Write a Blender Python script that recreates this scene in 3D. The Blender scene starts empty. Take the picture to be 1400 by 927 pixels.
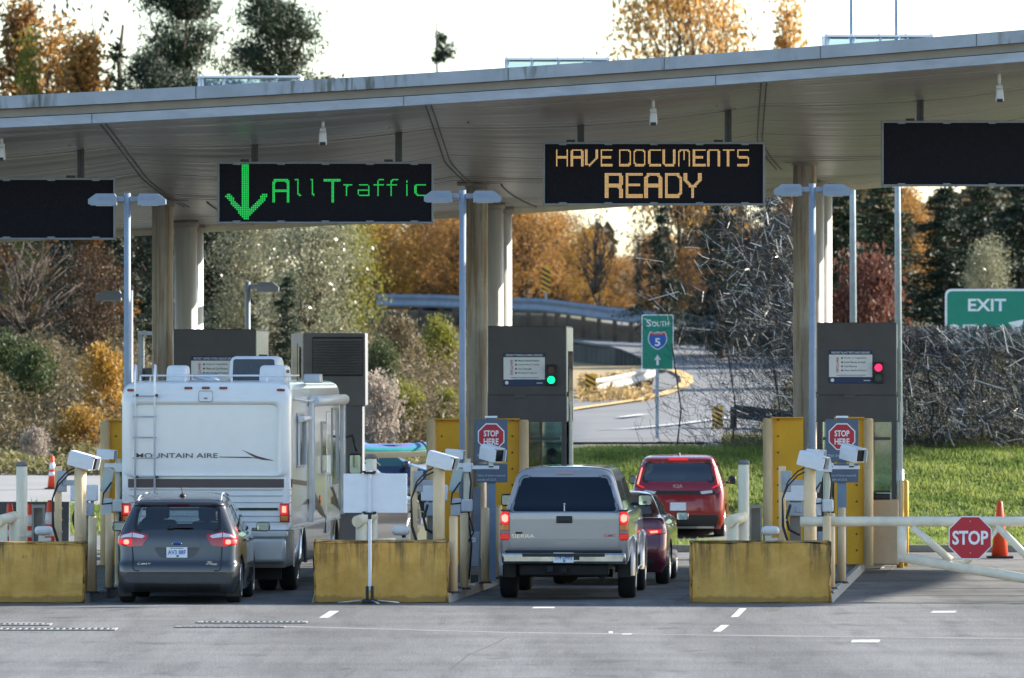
import bpy, bmesh, math, random
import numpy as np
from mathutils import Vector, Matrix
random.seed(7); RNG = np.random.default_rng(11)
sc = bpy.context.scene
COL = sc.collection
R = math.radians
# ---------------------------------------------------------------- camera
FPX = 10000.0; HZ = 510.0; EYE = 3.3          # focal length in photo pixels, horizon row, eye height
cam = bpy.data.cameras.new('camera'); camo = bpy.data.objects.new('camera', cam); COL.objects.link(camo)
cam.sensor_width = 36.0; cam.lens = FPX/1400*36; cam.shift_y = (HZ-463.5)/1400
camo.location = (0, 0, EYE); camo.rotation_euler = (R(90), 0, 0)
cam.clip_start = 1.0; cam.clip_end = 5000
cam.dof.use_dof = True; cam.dof.focus_distance = 107.0; cam.dof.aperture_fstop = 4.0
sc.camera = camo
# ---------------------------------------------------------------- world, sun, exposure
SUN_EL, SUN_AZ = 22.0, 67.0                    # azimuth clockwise from +Y
w = bpy.data.worlds.new('World'); sc.world = w; w.use_nodes = True
nt = w.node_tree; nt.nodes.clear()
sky = nt.nodes.new('ShaderNodeTexSky'); sky.sky_type = 'NISHITA'; sky.sun_disc = False
sky.sun_elevation = R(SUN_EL); sky.sun_rotation = R(SUN_AZ); sky.dust_density = 0.6; sky.air_density = 1.0; sky.ozone_density = 2.2
bg = nt.nodes.new('ShaderNodeBackground'); bg.inputs[1].default_value = 0.115
wo = nt.nodes.new('ShaderNodeOutputWorld'); nt.links.new(sky.outputs[0], bg.inputs[0]); nt.links.new(bg.outputs[0], wo.inputs[0])
sl = bpy.data.lights.new('sun', 'SUN'); sl.energy = 5.0; sl.angle = R(0.6); sl.color = (1, .93, .82)
so = bpy.data.objects.new('sun', sl); COL.objects.link(so)
sv = Vector((math.cos(R(SUN_EL))*math.sin(R(SUN_AZ)), math.cos(R(SUN_EL))*math.cos(R(SUN_AZ)), math.sin(R(SUN_EL))))
so.rotation_euler = sv.to_track_quat('Z', 'Y').to_euler()
sc.view_settings.view_transform = 'Standard'; sc.view_settings.look = 'None'
sc.view_settings.exposure = 1.6; sc.view_settings.gamma = 1.0; sc.view_settings.use_curve_mapping = False
sc.cycles.max_bounces = 6; sc.cycles.transparent_max_bounces = 12
# ---------------------------------------------------------------- projection helpers (plan-time measuring only)
def PX(px, Y): return (px-700)/FPX*Y
def PZ(py, Y): return EYE-(py-HZ)/FPX*Y
def P(px, py, Y): return Vector((PX(px, Y), Y, PZ(py, Y)))
# ---------------------------------------------------------------- materials
def lin(h):
    h = h.lstrip('#'); c = [int(h[i:i+2], 16)/255 for i in (0, 2, 4)]
    return tuple((x/12.92 if x <= .04045 else ((x+.055)/1.055)**2.4) for x in c)
MATS = {}
def M(name, col, rough=.6, metal=0., var=.12, vs=4., bump=0., bs=60., coat=0., col2=None, emit=None, es=1., spec=.5, stretch=None, ramp=(.35, .65)):
    if name in MATS: return MATS[name]
    m = bpy.data.materials.new(name); MATS[name] = m; m.use_nodes = True; nt = m.node_tree; b = nt.nodes['Principled BSDF']; L = nt.links
    b.inputs['Roughness'].default_value = rough; b.inputs['Metallic'].default_value = metal
    b.inputs['Specular IOR Level'].default_value = spec; b.inputs['Coat Weight'].default_value = coat; b.inputs['Coat Roughness'].default_value = .05
    tc = nt.nodes.new('ShaderNodeTexCoord'); src = tc.outputs['Object']
    if stretch:
        mp = nt.nodes.new('ShaderNodeMapping'); mp.inputs['Scale'].default_value = stretch; L.new(src, mp.inputs[0]); src = mp.outputs[0]
    if var > 0 or col2:
        n = nt.nodes.new('ShaderNodeTexNoise'); n.inputs['Scale'].default_value = vs; n.inputs['Detail'].default_value = 6; n.inputs['Roughness'].default_value = .65
        L.new(src, n.inputs['Vector'])
        cr = nt.nodes.new('ShaderNodeValToRGB'); cr.color_ramp.elements[0].position = ramp[0]; cr.color_ramp.elements[1].position = ramp[1]
        c2 = col2 or tuple(min(1, c*(1+var)) for c in col); c1 = col if col2 else tuple(c*(1-var) for c in col)
        cr.color_ramp.elements[0].color = (*c1, 1); cr.color_ramp.elements[1].color = (*c2, 1)
        L.new(n.outputs['Fac'], cr.inputs[0]); L.new(cr.outputs[0], b.inputs['Base Color'])
    else: b.inputs['Base Color'].default_value = (*col, 1)
    if bump > 0:
        n2 = nt.nodes.new('ShaderNodeTexNoise'); n2.inputs['Scale'].default_value = bs; n2.inputs['Detail'].default_value = 4; L.new(src, n2.inputs['Vector'])
        bp = nt.nodes.new('ShaderNodeBump'); bp.inputs['Strength'].default_value = bump; bp.inputs['Distance'].default_value = .02
        L.new(n2.outputs['Fac'], bp.inputs['Height']); L.new(bp.outputs[0], b.inputs['Normal'])
    if emit: b.inputs['Emission Color'].default_value = (*emit, 1); b.inputs['Emission Strength'].default_value = es
    return m
def LEAF(name, cols, scale=1.2, trans=.35, rough=.6):
    """leaf material: colour varies from leaf clump to leaf clump, some light passes through"""
    if name in MATS: return MATS[name]
    m = bpy.data.materials.new(name); MATS[name] = m; m.use_nodes = True; nt = m.node_tree; L = nt.links; nt.nodes.clear()
    tc = nt.nodes.new('ShaderNodeTexCoord'); n = nt.nodes.new('ShaderNodeTexNoise'); n.inputs['Scale'].default_value = scale; n.inputs['Detail'].default_value = 8; n.inputs['Roughness'].default_value = .8
    oi = nt.nodes.new('ShaderNodeObjectInfo'); ad = nt.nodes.new('ShaderNodeVectorMath'); ad.operation = 'ADD'
    L.new(tc.outputs['Object'], ad.inputs[0]); L.new(oi.outputs['Location'], ad.inputs[1]); L.new(ad.outputs[0], n.inputs['Vector'])
    cr = nt.nodes.new('ShaderNodeValToRGB'); e = cr.color_ramp.elements
    while len(e) < len(cols): e.new(.5)
    for i, c in enumerate(cols): e[i].position = .3+.4*i/(len(cols)-1); e[i].color = (*c, 1)
    L.new(n.outputs['Fac'], cr.inputs[0])
    d = nt.nodes.new('ShaderNodeBsdfPrincipled'); d.inputs['Roughness'].default_value = rough; d.inputs['Specular IOR Level'].default_value = .3; L.new(cr.outputs[0], d.inputs['Base Color'])
    t = nt.nodes.new('ShaderNodeBsdfTranslucent'); L.new(cr.outputs[0], t.inputs['Color'])
    mx = nt.nodes.new('ShaderNodeMixShader'); mx.inputs[0].default_value = trans; L.new(d.outputs[0], mx.inputs[1]); L.new(t.outputs[0], mx.inputs[2])
    o = nt.nodes.new('ShaderNodeOutputMaterial'); L.new(mx.outputs[0], o.inputs[0]); return m
def GLASS(name, tint, refl=.12, rough=.03):
    if name in MATS: return MATS[name]
    m = bpy.data.materials.new(name); MATS[name] = m; m.use_nodes = True; nt = m.node_tree; L = nt.links; nt.nodes.clear()
    t = nt.nodes.new('ShaderNodeBsdfTransparent'); t.inputs[0].default_value = (*tint, 1)
    g = nt.nodes.new('ShaderNodeBsdfGlossy'); g.inputs['Roughness'].default_value = rough; g.inputs[0].default_value = (.95, .97, 1, 1)
    lw = nt.nodes.new('ShaderNodeLayerWeight'); lw.inputs[0].default_value = .25
    ma = nt.nodes.new('ShaderNodeMath'); ma.operation = 'MULTIPLY_ADD'; ma.inputs[1].default_value = .8; ma.inputs[2].default_value = refl; ma.use_clamp = True
    L.new(lw.outputs['Fresnel'], ma.inputs[0])
    mx = nt.nodes.new('ShaderNodeMixShader'); L.new(ma.outputs[0], mx.inputs[0]); L.new(t.outputs[0], mx.inputs[1]); L.new(g.outputs[0], mx.inputs[2])
    o = nt.nodes.new('ShaderNodeOutputMaterial'); L.new(mx.outputs[0], o.inputs[0]); return m
# ---------------------------------------------------------------- mesh helpers
class MB:
    def __init__(s): s.bm = bmesh.new(); s.mi = 0; s.T = None
    def v(s, p):
        p = Vector(p)
        return s.bm.verts.new(s.T @ p if s.T else p)
    def face(s, vs, smooth=False):
        try: f = s.bm.faces.new(vs)
        except ValueError: return None
        f.material_index = s.mi; f.smooth = smooth; return f
    def box(s, c, sz, bev=0., rot=None, taper=1.):
        c = Vector(c); h = Vector(sz)/2; vs = []
        for dz in (-1, 1):
            for dx, dy in ((-1, -1), (1, -1), (1, 1), (-1, 1)):
                k = taper if dz > 0 else 1
                p = Vector((dx*h.x*k, dy*h.y*k, dz*h.z))
                if rot: p = rot @ p
                vs.append(s.v(c+p))
        fs = [s.face([vs[i] for i in q]) for q in ((3, 2, 1, 0), (4, 5, 6, 7), (0, 1, 5, 4), (1, 2, 6, 5), (2, 3, 7, 6), (3, 0, 4, 7))]
        if bev > 0:
            es = list({e for f in fs for e in f.edges})
            r = bmesh.ops.bevel(s.bm, geom=es, offset=bev, segments=2, affect='EDGES', profile=.5, clamp_overlap=True)
            for f in r['faces']: f.material_index = s.mi; f.smooth = True
        return s
    def cyl(s, p0, p1, r0, r1=None, n=14, caps=True, smooth=True):
        p0, p1 = Vector(p0), Vector(p1); r1 = r0 if r1 is None else r1
        d = (p1-p0).normalized(); a = d.orthogonal().normalized(); b = d.cross(a); A = []; B = []
        for i in range(n):
            t = 2*math.pi*i/n; u = a*math.cos(t)+b*math.sin(t); A.append(s.v(p0+u*r0)); B.append(s.v(p1+u*r1))
        for i in range(n): s.face([A[i], A[(i+1) % n], B[(i+1) % n], B[i]], smooth)
        if caps: s.face(A[::-1]); s.face(B)
        return s
    def tube(s, pts, r, n=8, caps=True):
        pts = [Vector(p) for p in pts]; prev = None; rings = []
        for i, p in enumerate(pts):
            d = (pts[min(i+1, len(pts)-1)]-pts[max(i-1, 0)]).normalized()
            a = (prev-d*prev.dot(d)).normalized() if prev and (prev-d*prev.dot(d)).length > 1e-4 else d.orthogonal().normalized()
            prev = a; b = d.cross(a); rr = r[i] if isinstance(r, (list, tuple)) else r
            rings.append([s.v(p+(a*math.cos(2*math.pi*k/n)+b*math.sin(2*math.pi*k/n))*rr) for k in range(n)])
        for A, B in zip(rings, rings[1:]):
            for k in range(n): s.face([A[k], A[(k+1) % n], B[(k+1) % n], B[k]], True)
        if caps: s.face(rings[0][::-1]); s.face(rings[-1])
        return s
    def prism(s, pts, y0, y1):
        """polygon in x,z pushed along y"""
        A = [s.v((x, y0, z)) for x, z in pts]; B = [s.v((x, y1, z)) for x, z in pts]; n = len(pts)
        fs = [s.face(A), s.face(B[::-1])]+[s.face([A[(i+1) % n], A[i], B[i], B[(i+1) % n]]) for i in range(n)]
        bmesh.ops.recalc_face_normals(s.bm, faces=[f for f in fs if f]); return s
    def prismx(s, pts, x0, x1):
        """polygon in y,z pushed along x"""
        A = [s.v((x0, y, z)) for y, z in pts]; B = [s.v((x1, y, z)) for y, z in pts]; n = len(pts)
        fs = [s.face(A), s.face(B[::-1])]+[s.face([A[(i+1) % n], A[i], B[i], B[(i+1) % n]]) for i in range(n)]
        bmesh.ops.recalc_face_normals(s.bm, faces=[f for f in fs if f]); return s
    def lathe(s, prof, n=24, c=(0, 0, 0), axis='Z', smooth=True):
        c = Vector(c); rings = []
        for r, h in prof:
            ring = []
            for k in range(n):
                t = 2*math.pi*k/n; a, b = r*math.cos(t), r*math.sin(t)
                p = {'Z': (a, b, h), 'X': (h, a, b), 'Y': (a, h, b)}[axis]; ring.append(s.v(c+Vector(p)))
            rings.append(ring)
        fs = []
        for A, B in zip(rings, rings[1:]):
            for k in range(n): fs.append(s.face([A[k], A[(k+1) % n], B[(k+1) % n], B[k]], smooth))
        fs += [s.face(rings[0][::-1]), s.face(rings[-1])]
        bmesh.ops.recalc_face_normals(s.bm, faces=[f for f in fs if f]); return s
    def ball(s, c, r, nu=12, nv=8):
        c = Vector(c); r = (r, r, r) if not isinstance(r, (tuple, list)) else r; rings = []
        for j in range(1, nv):
            t = math.pi*j/nv
            rings.append([s.v(c+Vector((r[0]*math.sin(t)*math.cos(2*math.pi*i/nu), r[1]*math.sin(t)*math.sin(2*math.pi*i/nu), r[2]*math.cos(t)))) for i in range(nu)])
        a = s.v(c+Vector((0, 0, r[2]))); b = s.v(c-Vector((0, 0, r[2])))
        for i in range(nu): s.face([a, rings[0][i], rings[0][(i+1) % nu]], True); s.face([b, rings[-1][(i+1) % nu], rings[-1][i]], True)
        for A, B in zip(rings, rings[1:]):
            for i in range(nu): s.face([A[i], B[i], B[(i+1) % nu], A[(i+1) % nu]], True)
        return s
    def quad(s, a, b, c, d): s.face([s.v(a), s.v(b), s.v(c), s.v(d)]); return s
    def grid(s, rows, smooth=True):
        V = [[s.v(p) for p in r] for r in rows]
        for A, B in zip(V, V[1:]):
            for i in range(len(A)-1): s.face([A[i], A[i+1], B[i+1], B[i]], smooth)
        return s
    def mesh(s, name):
        me = bpy.data.meshes.new(name); s.bm.to_mesh(me); s.bm.free(); return me
def obj(name, mb, mats=None, parent=None, loc=None, sharp=None):
    me = mb.mesh(name) if isinstance(mb, MB) else mb
    o = bpy.data.objects.new(name, me); COL.objects.link(o)
    if mats is not None:
        for m in (mats if isinstance(mats, (list, tuple)) else [mats]): me.materials.append(m)
    if sharp: me.set_sharp_from_angle(angle=R(sharp))
    if parent: o.parent = parent
    if loc is not None: o.location = loc
    return o
def tag(o, label, cat, group=None):
    o['label'] = label; o['category'] = cat
    if group: o['group'] = group
    return o
def thing(name, label, cat, loc=(0, 0, 0), rz=0., group=None):
    o = bpy.data.objects.new(name, None); COL.objects.link(o); o.location = loc; o.rotation_euler = (0, 0, rz); o.empty_display_size = .3
    return tag(o, label, cat, group)
def struct(o, kind='structure'): o['kind'] = kind; return o
def copy_tree(o, parent=None):
    c = o.copy(); COL.objects.link(c)
    if parent: c.parent = parent
    for ch in list(o.children): copy_tree(ch, c)
    return c
def text(name, body, m, parent, loc, h, w=None, off=0., ext=.0015, rz=0., align='C', upright=False):
    """flat lettering standing in the x,z plane and read from -y"""
    cu = bpy.data.curves.new('lettering', 'FONT'); cu.body = body; cu.size = 1; cu.offset = off; cu.extrude = 0; cu.resolution_u = 3
    to = bpy.data.objects.new('lettering', cu); COL.objects.link(to)
    dg = bpy.context.evaluated_depsgraph_get(); me = bpy.data.meshes.new_from_object(to.evaluated_get(dg))
    bpy.data.objects.remove(to); bpy.data.curves.remove(cu)
    n = len(me.vertices); a = np.empty(n*3); me.vertices.foreach_get('co', a); a = a.reshape(-1, 3)
    lo, hi = a.min(0), a.max(0); sy = h/(hi[1]-lo[1]); sx = (w/(hi[0]-lo[0])) if w else sy
    x = (a[:, 0]-(lo[0]+hi[0])/2 if align == 'C' else a[:, 0]-lo[0])*sx; z = (a[:, 1]-(lo[1]+hi[1])/2)*sy
    if upright: x, z = -z, x
    a = np.stack([x, np.zeros(n)-ext, z], 1); me.vertices.foreach_set('co', a.ravel()); me.update()
    o = obj(name, me, m, parent, loc); o.rotation_euler = (0, 0, rz); return o
def bool_diff(o, cutters):
    for c in cutters:
        md = o.modifiers.new('cut', 'BOOLEAN'); md.operation = 'DIFFERENCE'; md.object = c; md.solver = 'EXACT'
    dg = bpy.context.evaluated_depsgraph_get(); dg.update()
    me = bpy.data.meshes.new_from_object(o.evaluated_get(dg)); o.modifiers.clear(); old = o.data; o.data = me; bpy.data.meshes.remove(old)
    for c in cutters: d = c.data; bpy.data.objects.remove(c); bpy.data.meshes.remove(d)
    return o
# ---------------------------------------------------------------- palette
def tracks(m, amt=.35):
    """tyre polished lanes and old patches: broad tone changes drawn out along the lanes"""
    nt = m.node_tree; L = nt.links; b = nt.nodes['Principled BSDF']; src = b.inputs['Base Color'].links[0].from_socket
    tc = nt.nodes.new('ShaderNodeTexCoord'); out = src
    for st, sc_, lo, hi, a in (((.55, .035, 1), 1.0, .42, .62, amt), ((.25, .6, 1), 1.0, .45, .60, amt*.55), ((1.1, .5, 1), 1.3, .60, .70, amt*1.1), ((3, .25, 1), 1.0, .50, .68, amt*.7)):
        mp = nt.nodes.new('ShaderNodeMapping'); mp.inputs['Scale'].default_value = st; mp.inputs['Rotation'].default_value = (0, 0, .075); L.new(tc.outputs['Object'], mp.inputs[0])
        n = nt.nodes.new('ShaderNodeTexNoise'); n.inputs['Scale'].default_value = sc_; n.inputs['Detail'].default_value = 5; L.new(mp.outputs[0], n.inputs['Vector'])
        r = nt.nodes.new('ShaderNodeMapRange'); r.inputs[1].default_value = lo; r.inputs[2].default_value = hi; r.inputs[3].default_value = 1; r.inputs[4].default_value = 1-a; L.new(n.outputs['Fac'], r.inputs[0])
        mx = nt.nodes.new('ShaderNodeMix'); mx.data_type = 'RGBA'; mx.blend_type = 'MULTIPLY'; mx.inputs[0].default_value = 1; L.new(out, mx.inputs[6]); L.new(r.outputs[0], mx.inputs[7]); out = mx.outputs[2]
    L.new(out, b.inputs['Base Color'])
asphalt = M('asphalt', (.095, .094, .092), .85, var=.22, vs=26., bump=.9, bs=40, col2=(.245, .243, .236), ramp=(.40, .62)); tracks(asphalt, .34)
concrete = M('lane_concrete', (.11, .108, .104), .85, var=.2, vs=.9, bump=.25, bs=25, col2=(.19, .186, .177)); tracks(concrete, .4)
kerbmat = M('kerb_concrete', (.24, .235, .22), .9, var=.25, vs=5, bump=.4, bs=40, col2=(.33, .32, .30))
whitepaint = M('road_paint_white', (.26, .26, .255), .7, vs=7, col2=(.60, .60, .58), ramp=(.32, .55))
yellowpaint = M('road_paint_yellow', (.62, .40, .14), .7, var=.15, vs=4)
lawnmat = M('lawn_soil', (.06, .10, .025), .95, var=.3, vs=1.2, col2=(.12, .17, .045))
earth = M('earth', (.11, .09, .05), .95, var=.3, vs=.5, col2=(.09, .10, .035), bump=.5, bs=3)
drygrass = M('dry_grass_ground', (.36, .24, .11), .95, var=.3, vs=1.2, col2=(.28, .22, .10))
beige = M('beige_paint', (.76, .545, .30), .55, var=.14, vs=2.2, bump=.06, bs=12, stretch=(3, 3, .6))
palebeige = M('pale_cream_paint', (.74, .66, .48), .55, var=.10, vs=3, stretch=(3, 3, .6))
whitem = M('white_paint', (.68, .69, .70), .4, var=.05, vs=5)
offwhite = M('off_white_plastic', (.72, .73, .72), .5, var=.06, vs=6)
greybox = M('grey_enclosure', (.34, .37, .40), .5, var=.10, vs=5)
slate = M('slate_paint', (.085, .115, .16), .5, var=.08, vs=4)
boothgrey = M('booth_cladding', (.080, .073, .075), .45, metal=.0, var=.12, vs=1.5, spec=.4)
steel = M('brushed_steel', (.52, .53, .52), .38, metal=.7, var=.1, vs=6, stretch=(1, 1, 8))
darkmetal = M('dark_metal', (.05, .052, .055), .45, metal=.3, var=.15, vs=8)
black = M('black_plastic', (.012, .012, .013), .5, var=.1)
rubber = M('tyre_rubber', (.014, .014, .014), .85, var=.2, vs=20)
chrome = M('chrome', (.75, .76, .78), .12, metal=1., var=.03)
alloy = M('alloy_rim', (.55, .56, .57), .3, metal=.9, var=.05)
polegrey = M('pole_blue_grey', (.22, .27, .335), .45, metal=.0, var=.08, vs=3)
galv = M('galvanised_steel', (.36, .42, .48), .5, metal=.45, var=.15, vs=5)
signwhite = M('sign_white', (.80, .81, .82), .5, var=.04)
signred = M('sign_red', (.46, .012, .025), .45, var=.06)
signgreen = M('sign_green', (.0, .22, .145), .45, var=.06)
signblue = M('sign_blue', (.015, .10, .40), .45, var=.06)
navy = M('sign_navy', (.012, .035, .11), .5, var=.05)
signyellow = M('sign_amber', (.80, .42, .03), .5, var=.08)
signink = M('sign_ink', (.03, .032, .035), .6, var=0)
inkred = M('sign_ink_red', (.45, .03, .03), .6, var=0)
orange = M('cone_orange', (.85, .075, .025), .5, var=.08)
conewhite = M('cone_collar', (.82, .80, .80), .4, var=.05)
bark = M('bark', (.10, .075, .055), .9, var=.3, vs=3, bump=.5, bs=8)
def ycolour():
    m = M('yellow_steel', (.82, .41, .003), .5, var=.10, vs=1.5); return m
yellow = ycolour()
def block_material():
    """dirty yellow painted concrete: drip streaks run from the top edge, grime at the foot"""
    m = bpy.data.materials.new('weathered_yellow_concrete'); m.use_nodes = True; nt = m.node_tree; L = nt.links; b = nt.nodes['Principled BSDF']; b.inputs['Roughness'].default_value = .85
    tc = nt.nodes.new('ShaderNodeTexCoord')
    def noise(scale, st, det=5):
        mp = nt.nodes.new('ShaderNodeMapping'); mp.inputs['Scale'].default_value = st; L.new(tc.outputs['Object'], mp.inputs[0])
        oi = nt.nodes.new('ShaderNodeObjectInfo'); ad = nt.nodes.new('ShaderNodeVectorMath'); ad.operation = 'ADD'; L.new(mp.outputs[0], ad.inputs[0]); L.new(oi.outputs['Location'], ad.inputs[1])
        n = nt.nodes.new('ShaderNodeTexNoise'); n.inputs['Scale'].default_value = scale; n.inputs['Detail'].default_value = det; n.inputs['Roughness'].default_value = .7; L.new(ad.outputs[0], n.inputs['Vector']); return n.outputs['Fac']
    def ramp(src, a, b_, inv=False):
        mr = nt.nodes.new('ShaderNodeMapRange'); mr.inputs[1].default_value = a; mr.inputs[2].default_value = b_; mr.inputs[3].default_value = 1 if inv else 0; mr.inputs[4].default_value = 0 if inv else 1; L.new(src, mr.inputs[0]); return mr.outputs[0]
    def math_(op, a, b_):
        q = nt.nodes.new('ShaderNodeMath'); q.operation = op; q.use_clamp = True
        for i, x in enumerate((a, b_)):
            if isinstance(x, (int, float)): q.inputs[i].default_value = x
            else: L.new(x, q.inputs[i])
        return q.outputs[0]
    def mix(f, a, b_):
        q = nt.nodes.new('ShaderNodeMix'); q.data_type = 'RGBA'; L.new(f, q.inputs[0])
        for i, x in ((6, a), (7, b_)):
            if isinstance(x, tuple): q.inputs[i].default_value = (*x, 1)
            else: L.new(x, q.inputs[i])
        return q.outputs[2]
    sp = nt.nodes.new('ShaderNodeSeparateXYZ'); L.new(tc.outputs['Object'], sp.inputs[0]); z = sp.outputs[2]
    base = mix(ramp(noise(2.2, (1, 1, 1)), .35, .68), (.49, .265, .05), (.66, .385, .10))
    streak = ramp(noise(3.2, (2.2, 2.2, .22)), .47, .66)
    topm = math_('ADD', ramp(z, .25, .9), .12)
    c = mix(math_('MULTIPLY', math_('MULTIPLY', streak, topm), .95), base, (.11, .075, .035))
    lip = ramp(math_('ADD', z, math_('MULTIPLY', noise(9, (1, 1, .4)), .10)), .90, .97)
    c = mix(math_('MULTIPLY', lip, .85), c, (.13, .11, .07))
    foot = ramp(math_('SUBTRACT', z, math_('MULTIPLY', noise(7, (1, 1, .7)), .16)), -.035, .03, True)
    c = mix(math_('MULTIPLY', foot, .92), c, (.035, .033, .018))
    chips = ramp(noise(11, (1, 1, .6), 3), .70, .74)
    c = mix(math_('MULTIPLY', chips, .7), c, (.12, .085, .03))
    L.new(c, b.inputs['Base Color'])
    bp = nt.nodes.new('ShaderNodeBump'); bp.inputs['Strength'].default_value = .35; bp.inputs['Distance'].default_value = .02; L.new(noise(14, (1, 1, 1)), bp.inputs['Height']); L.new(bp.outputs[0], b.inputs['Normal'])
    return m
blockmat = block_material()
def rust_column_material():
    m = M('concrete_column', (.46, .43, .37), .85, var=.2, vs=2.0, col2=(.58, .55, .48), bump=.2, bs=18)
    nt = m.node_tree; L = nt.links; b = nt.nodes['Principled BSDF']; src = b.inputs['Base Color'].links[0].from_socket
    tc = nt.nodes.new('ShaderNodeTexCoord'); mp = nt.nodes.new('ShaderNodeMapping'); mp.inputs['Scale'].default_value = (9, 9, .35); L.new(tc.outputs['Object'], mp.inputs[0])
    n = nt.nodes.new('ShaderNodeTexNoise'); n.inputs['Scale'].default_value = 1.3; n.inputs['Detail'].default_value = 7; n.inputs['Roughness'].default_value = .7; L.new(mp.outputs[0], n.inputs['Vector'])
    cr = nt.nodes.new('ShaderNodeMapRange'); cr.inputs[1].default_value = .46; cr.inputs[2].default_value = .62; cr.inputs[4].default_value = .8; L.new(n.outputs['Fac'], cr.inputs[0])
    mx = nt.nodes.new('ShaderNodeMix'); mx.data_type = 'RGBA'; L.new(cr.outputs[0], mx.inputs[0]); L.new(src, mx.inputs[6]); mx.inputs[7].default_value = (.26, .15, .07, 1); L.new(mx.outputs[2], b.inputs['Base Color']); return m
colmat = rust_column_material()
# ================================================================ SETTING: ground, roads, islands
def pl(Y, pts):
    return float(np.interp(Y, [p[0] for p in pts], [p[1] for p in pts]))
RP = [(-200, 0), (136, 0), (143, .02), (146.5, .30), (150, 1.05), (153, 1.62), (156, 1.80), (160, 1.90), (200, 2.7), (220, 3.3), (260, 4.7), (300, 6.0), (400, 9), (800, 16), (1600, 22)]
LP = [(-200, 0), (136, 0), (150, .45), (160, .85), (172, 1.25), (180, 2.1), (200, 3.3), (220, 3.6), (260, 3.9), (300, 4.2), (400, 6), (800, 14), (1600, 22)]
def Tz(X, Y):
    u = X/max(Y, 1)*FPX+700                     # which side of the plaza the bearing lies on: bank to the left, ramp to the right
    f = min(1, max(0, (Y-172)/25)); X0 = (1-f)*(X+1.6)/3.2+f*(u-450)/130
    k = min(1, max(0, X0)); k = k*k*(3-2*k)
    return pl(Y, LP)*(1-k)+pl(Y, RP)*k
def onT(px, py):
    """where the sight line through a photo pixel meets the terrain"""
    lo = 60.0
    Y = lo
    while Y < 900:
        if PZ(py, Y) <= Tz(PX(px, Y), Y): break
        Y += .5
    a, b = Y-.5, Y
    for _ in range(20):
        m = (a+b)/2
        if PZ(py, m) <= Tz(PX(px, m), m): b = m
        else: a = m
    X = PX(px, b); return Vector((X, b, Tz(X, b)))
ys = [-60, 0, 60, 100, 130, 136, 140, 143, 145, 146.5, 148, 150, 151.5, 153, 154.5, 156, 158, 160, 164, 168, 172, 174, 176, 178, 180, 185, 190, 195, 200, 205, 210, 215, 220, 230, 240, 250, 260, 280, 300, 330, 400, 500, 800, 1600]
xs = [-900, -300, -120, -60, -40, -30, -24, -20, -16, -13, -11, -9, -7, -5, -4, -3, -2.2, -1.6, -1.2, -.8, -.4, 0, .4, .8, 1.2, 1.6, 2.2, 3, 4, 5, 7, 9, 11, 13, 16, 20, 24, 30, 40, 60, 120, 300, 900]
g = MB(); g.grid([[(x, y, Tz(x, y)-(.02 if y < 136 else 0)) for x in xs] for y in ys])
struct(obj('ground', g, earth))
def sheet(name, x0, x1, y0, y1, z, m, nx=1, ny=1):
    b = MB(); b.grid([[(x0+(x1-x0)*i/nx, y0+(y1-y0)*j/ny, z) for i in range(nx+1)] for j in range(ny+1)], False)
    return struct(obj(name, b, m))
sheet('road', -60, 80, 20, 105.05, .0, asphalt)
sheet('plaza_pavement', -60, 80, 105.05, 136, -.004, concrete)
b = MB()
for i in range(-9, 12): b.box((i*2.7+.6, 118, -.0015), (.022, 26, .003), rot=Matrix.Rotation(-.075, 3, 'Z'))
for j, y in enumerate((108.5, 112, 116.3, 120.6, 125, 129.4)): b.box((0, y, -.0008+.0001*j), (60, .012, .003))
struct(obj('pavement_joints', b, M('joint_filler', (.10, .098, .093), .9, var=.1)))
b = MB()                                        # gutter line along the edge of the asphalt, worn pale
b.grid([[(x, 105.06+.12*k, .004+.0*k) for x in np.linspace(-40, 60, 60)] for k in (0, 1)])
struct(obj('road_edge_strip', b, M('edge_strip', (.26, .26, .25), .9, var=.4, vs=2.5, col2=(.12, .12, .115))))
def groundquad(b, pts, z=.004):
    f = b.face([b.v(((px-700)/FPX*(EYE*FPX/(py-HZ)), EYE*FPX/(py-HZ), z)) for px, py in pts]); return f
b = MB()
for q in ([(436, 845), (449, 845), (464, 835.5), (451, 835.5)], [(999, 844), (1009, 844), (1021, 832), (1011, 832)], [(974, 864), (985, 864), (997, 855), (986, 855)],
          [(1163, 878.5), (1201, 878.5), (1204, 875), (1166, 875)], [(1272, 838), (1305, 838), (1308, 835.5), (1276, 835.5)], [(727, 832), (757, 832), (759, 830), (730, 830)],
          [(832, 866), (838, 866), (838, 863.5), (832, 863.5)], [(850, 868), (863, 868), (864, 866.5), (851, 866.5)]):
    groundquad(b, q)
struct(obj('lane_markings', b, whitepaint))
b = MB()
for x0, y0, x1, y1, hw in ((384, 856.5, 700, 865, .7), (700, 865, 1050, 869.5, .6), (1050, 869.5, 1400, 873.5, .6), (0, 851, 60, 852, .6)):
    n = 8
    for k in range(n):
        xa, xb = x0+(x1-x0)*k/n, x0+(x1-x0)*(k+1)/n; ya, yb = y0+(y1-y0)*k/n, y0+(y1-y0)*(k+1)/n
        groundquad(b, [(xa, ya+hw), (xb, yb+hw), (xb, yb-hw), (xa, ya-hw)], .003)
struct(obj('paving_seam', b, M('seam_dust', (.205, .205, .20), .9, var=.3, vs=1.)))
b = MB()
for (x0, y0, x1, y1) in ((615, 915, 640, 895), (640, 895, 676, 880), (676, 880, 690, 872), (470, 925, 487, 915)):
    groundquad(b, [(x0, y0+.5), (x0+2, y0+.5), (x1+2, y1), (x1, y1)], .003)
struct(obj('road_crack', b, M('crack', (.05, .05, .05), .95, var=.2)))
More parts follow.
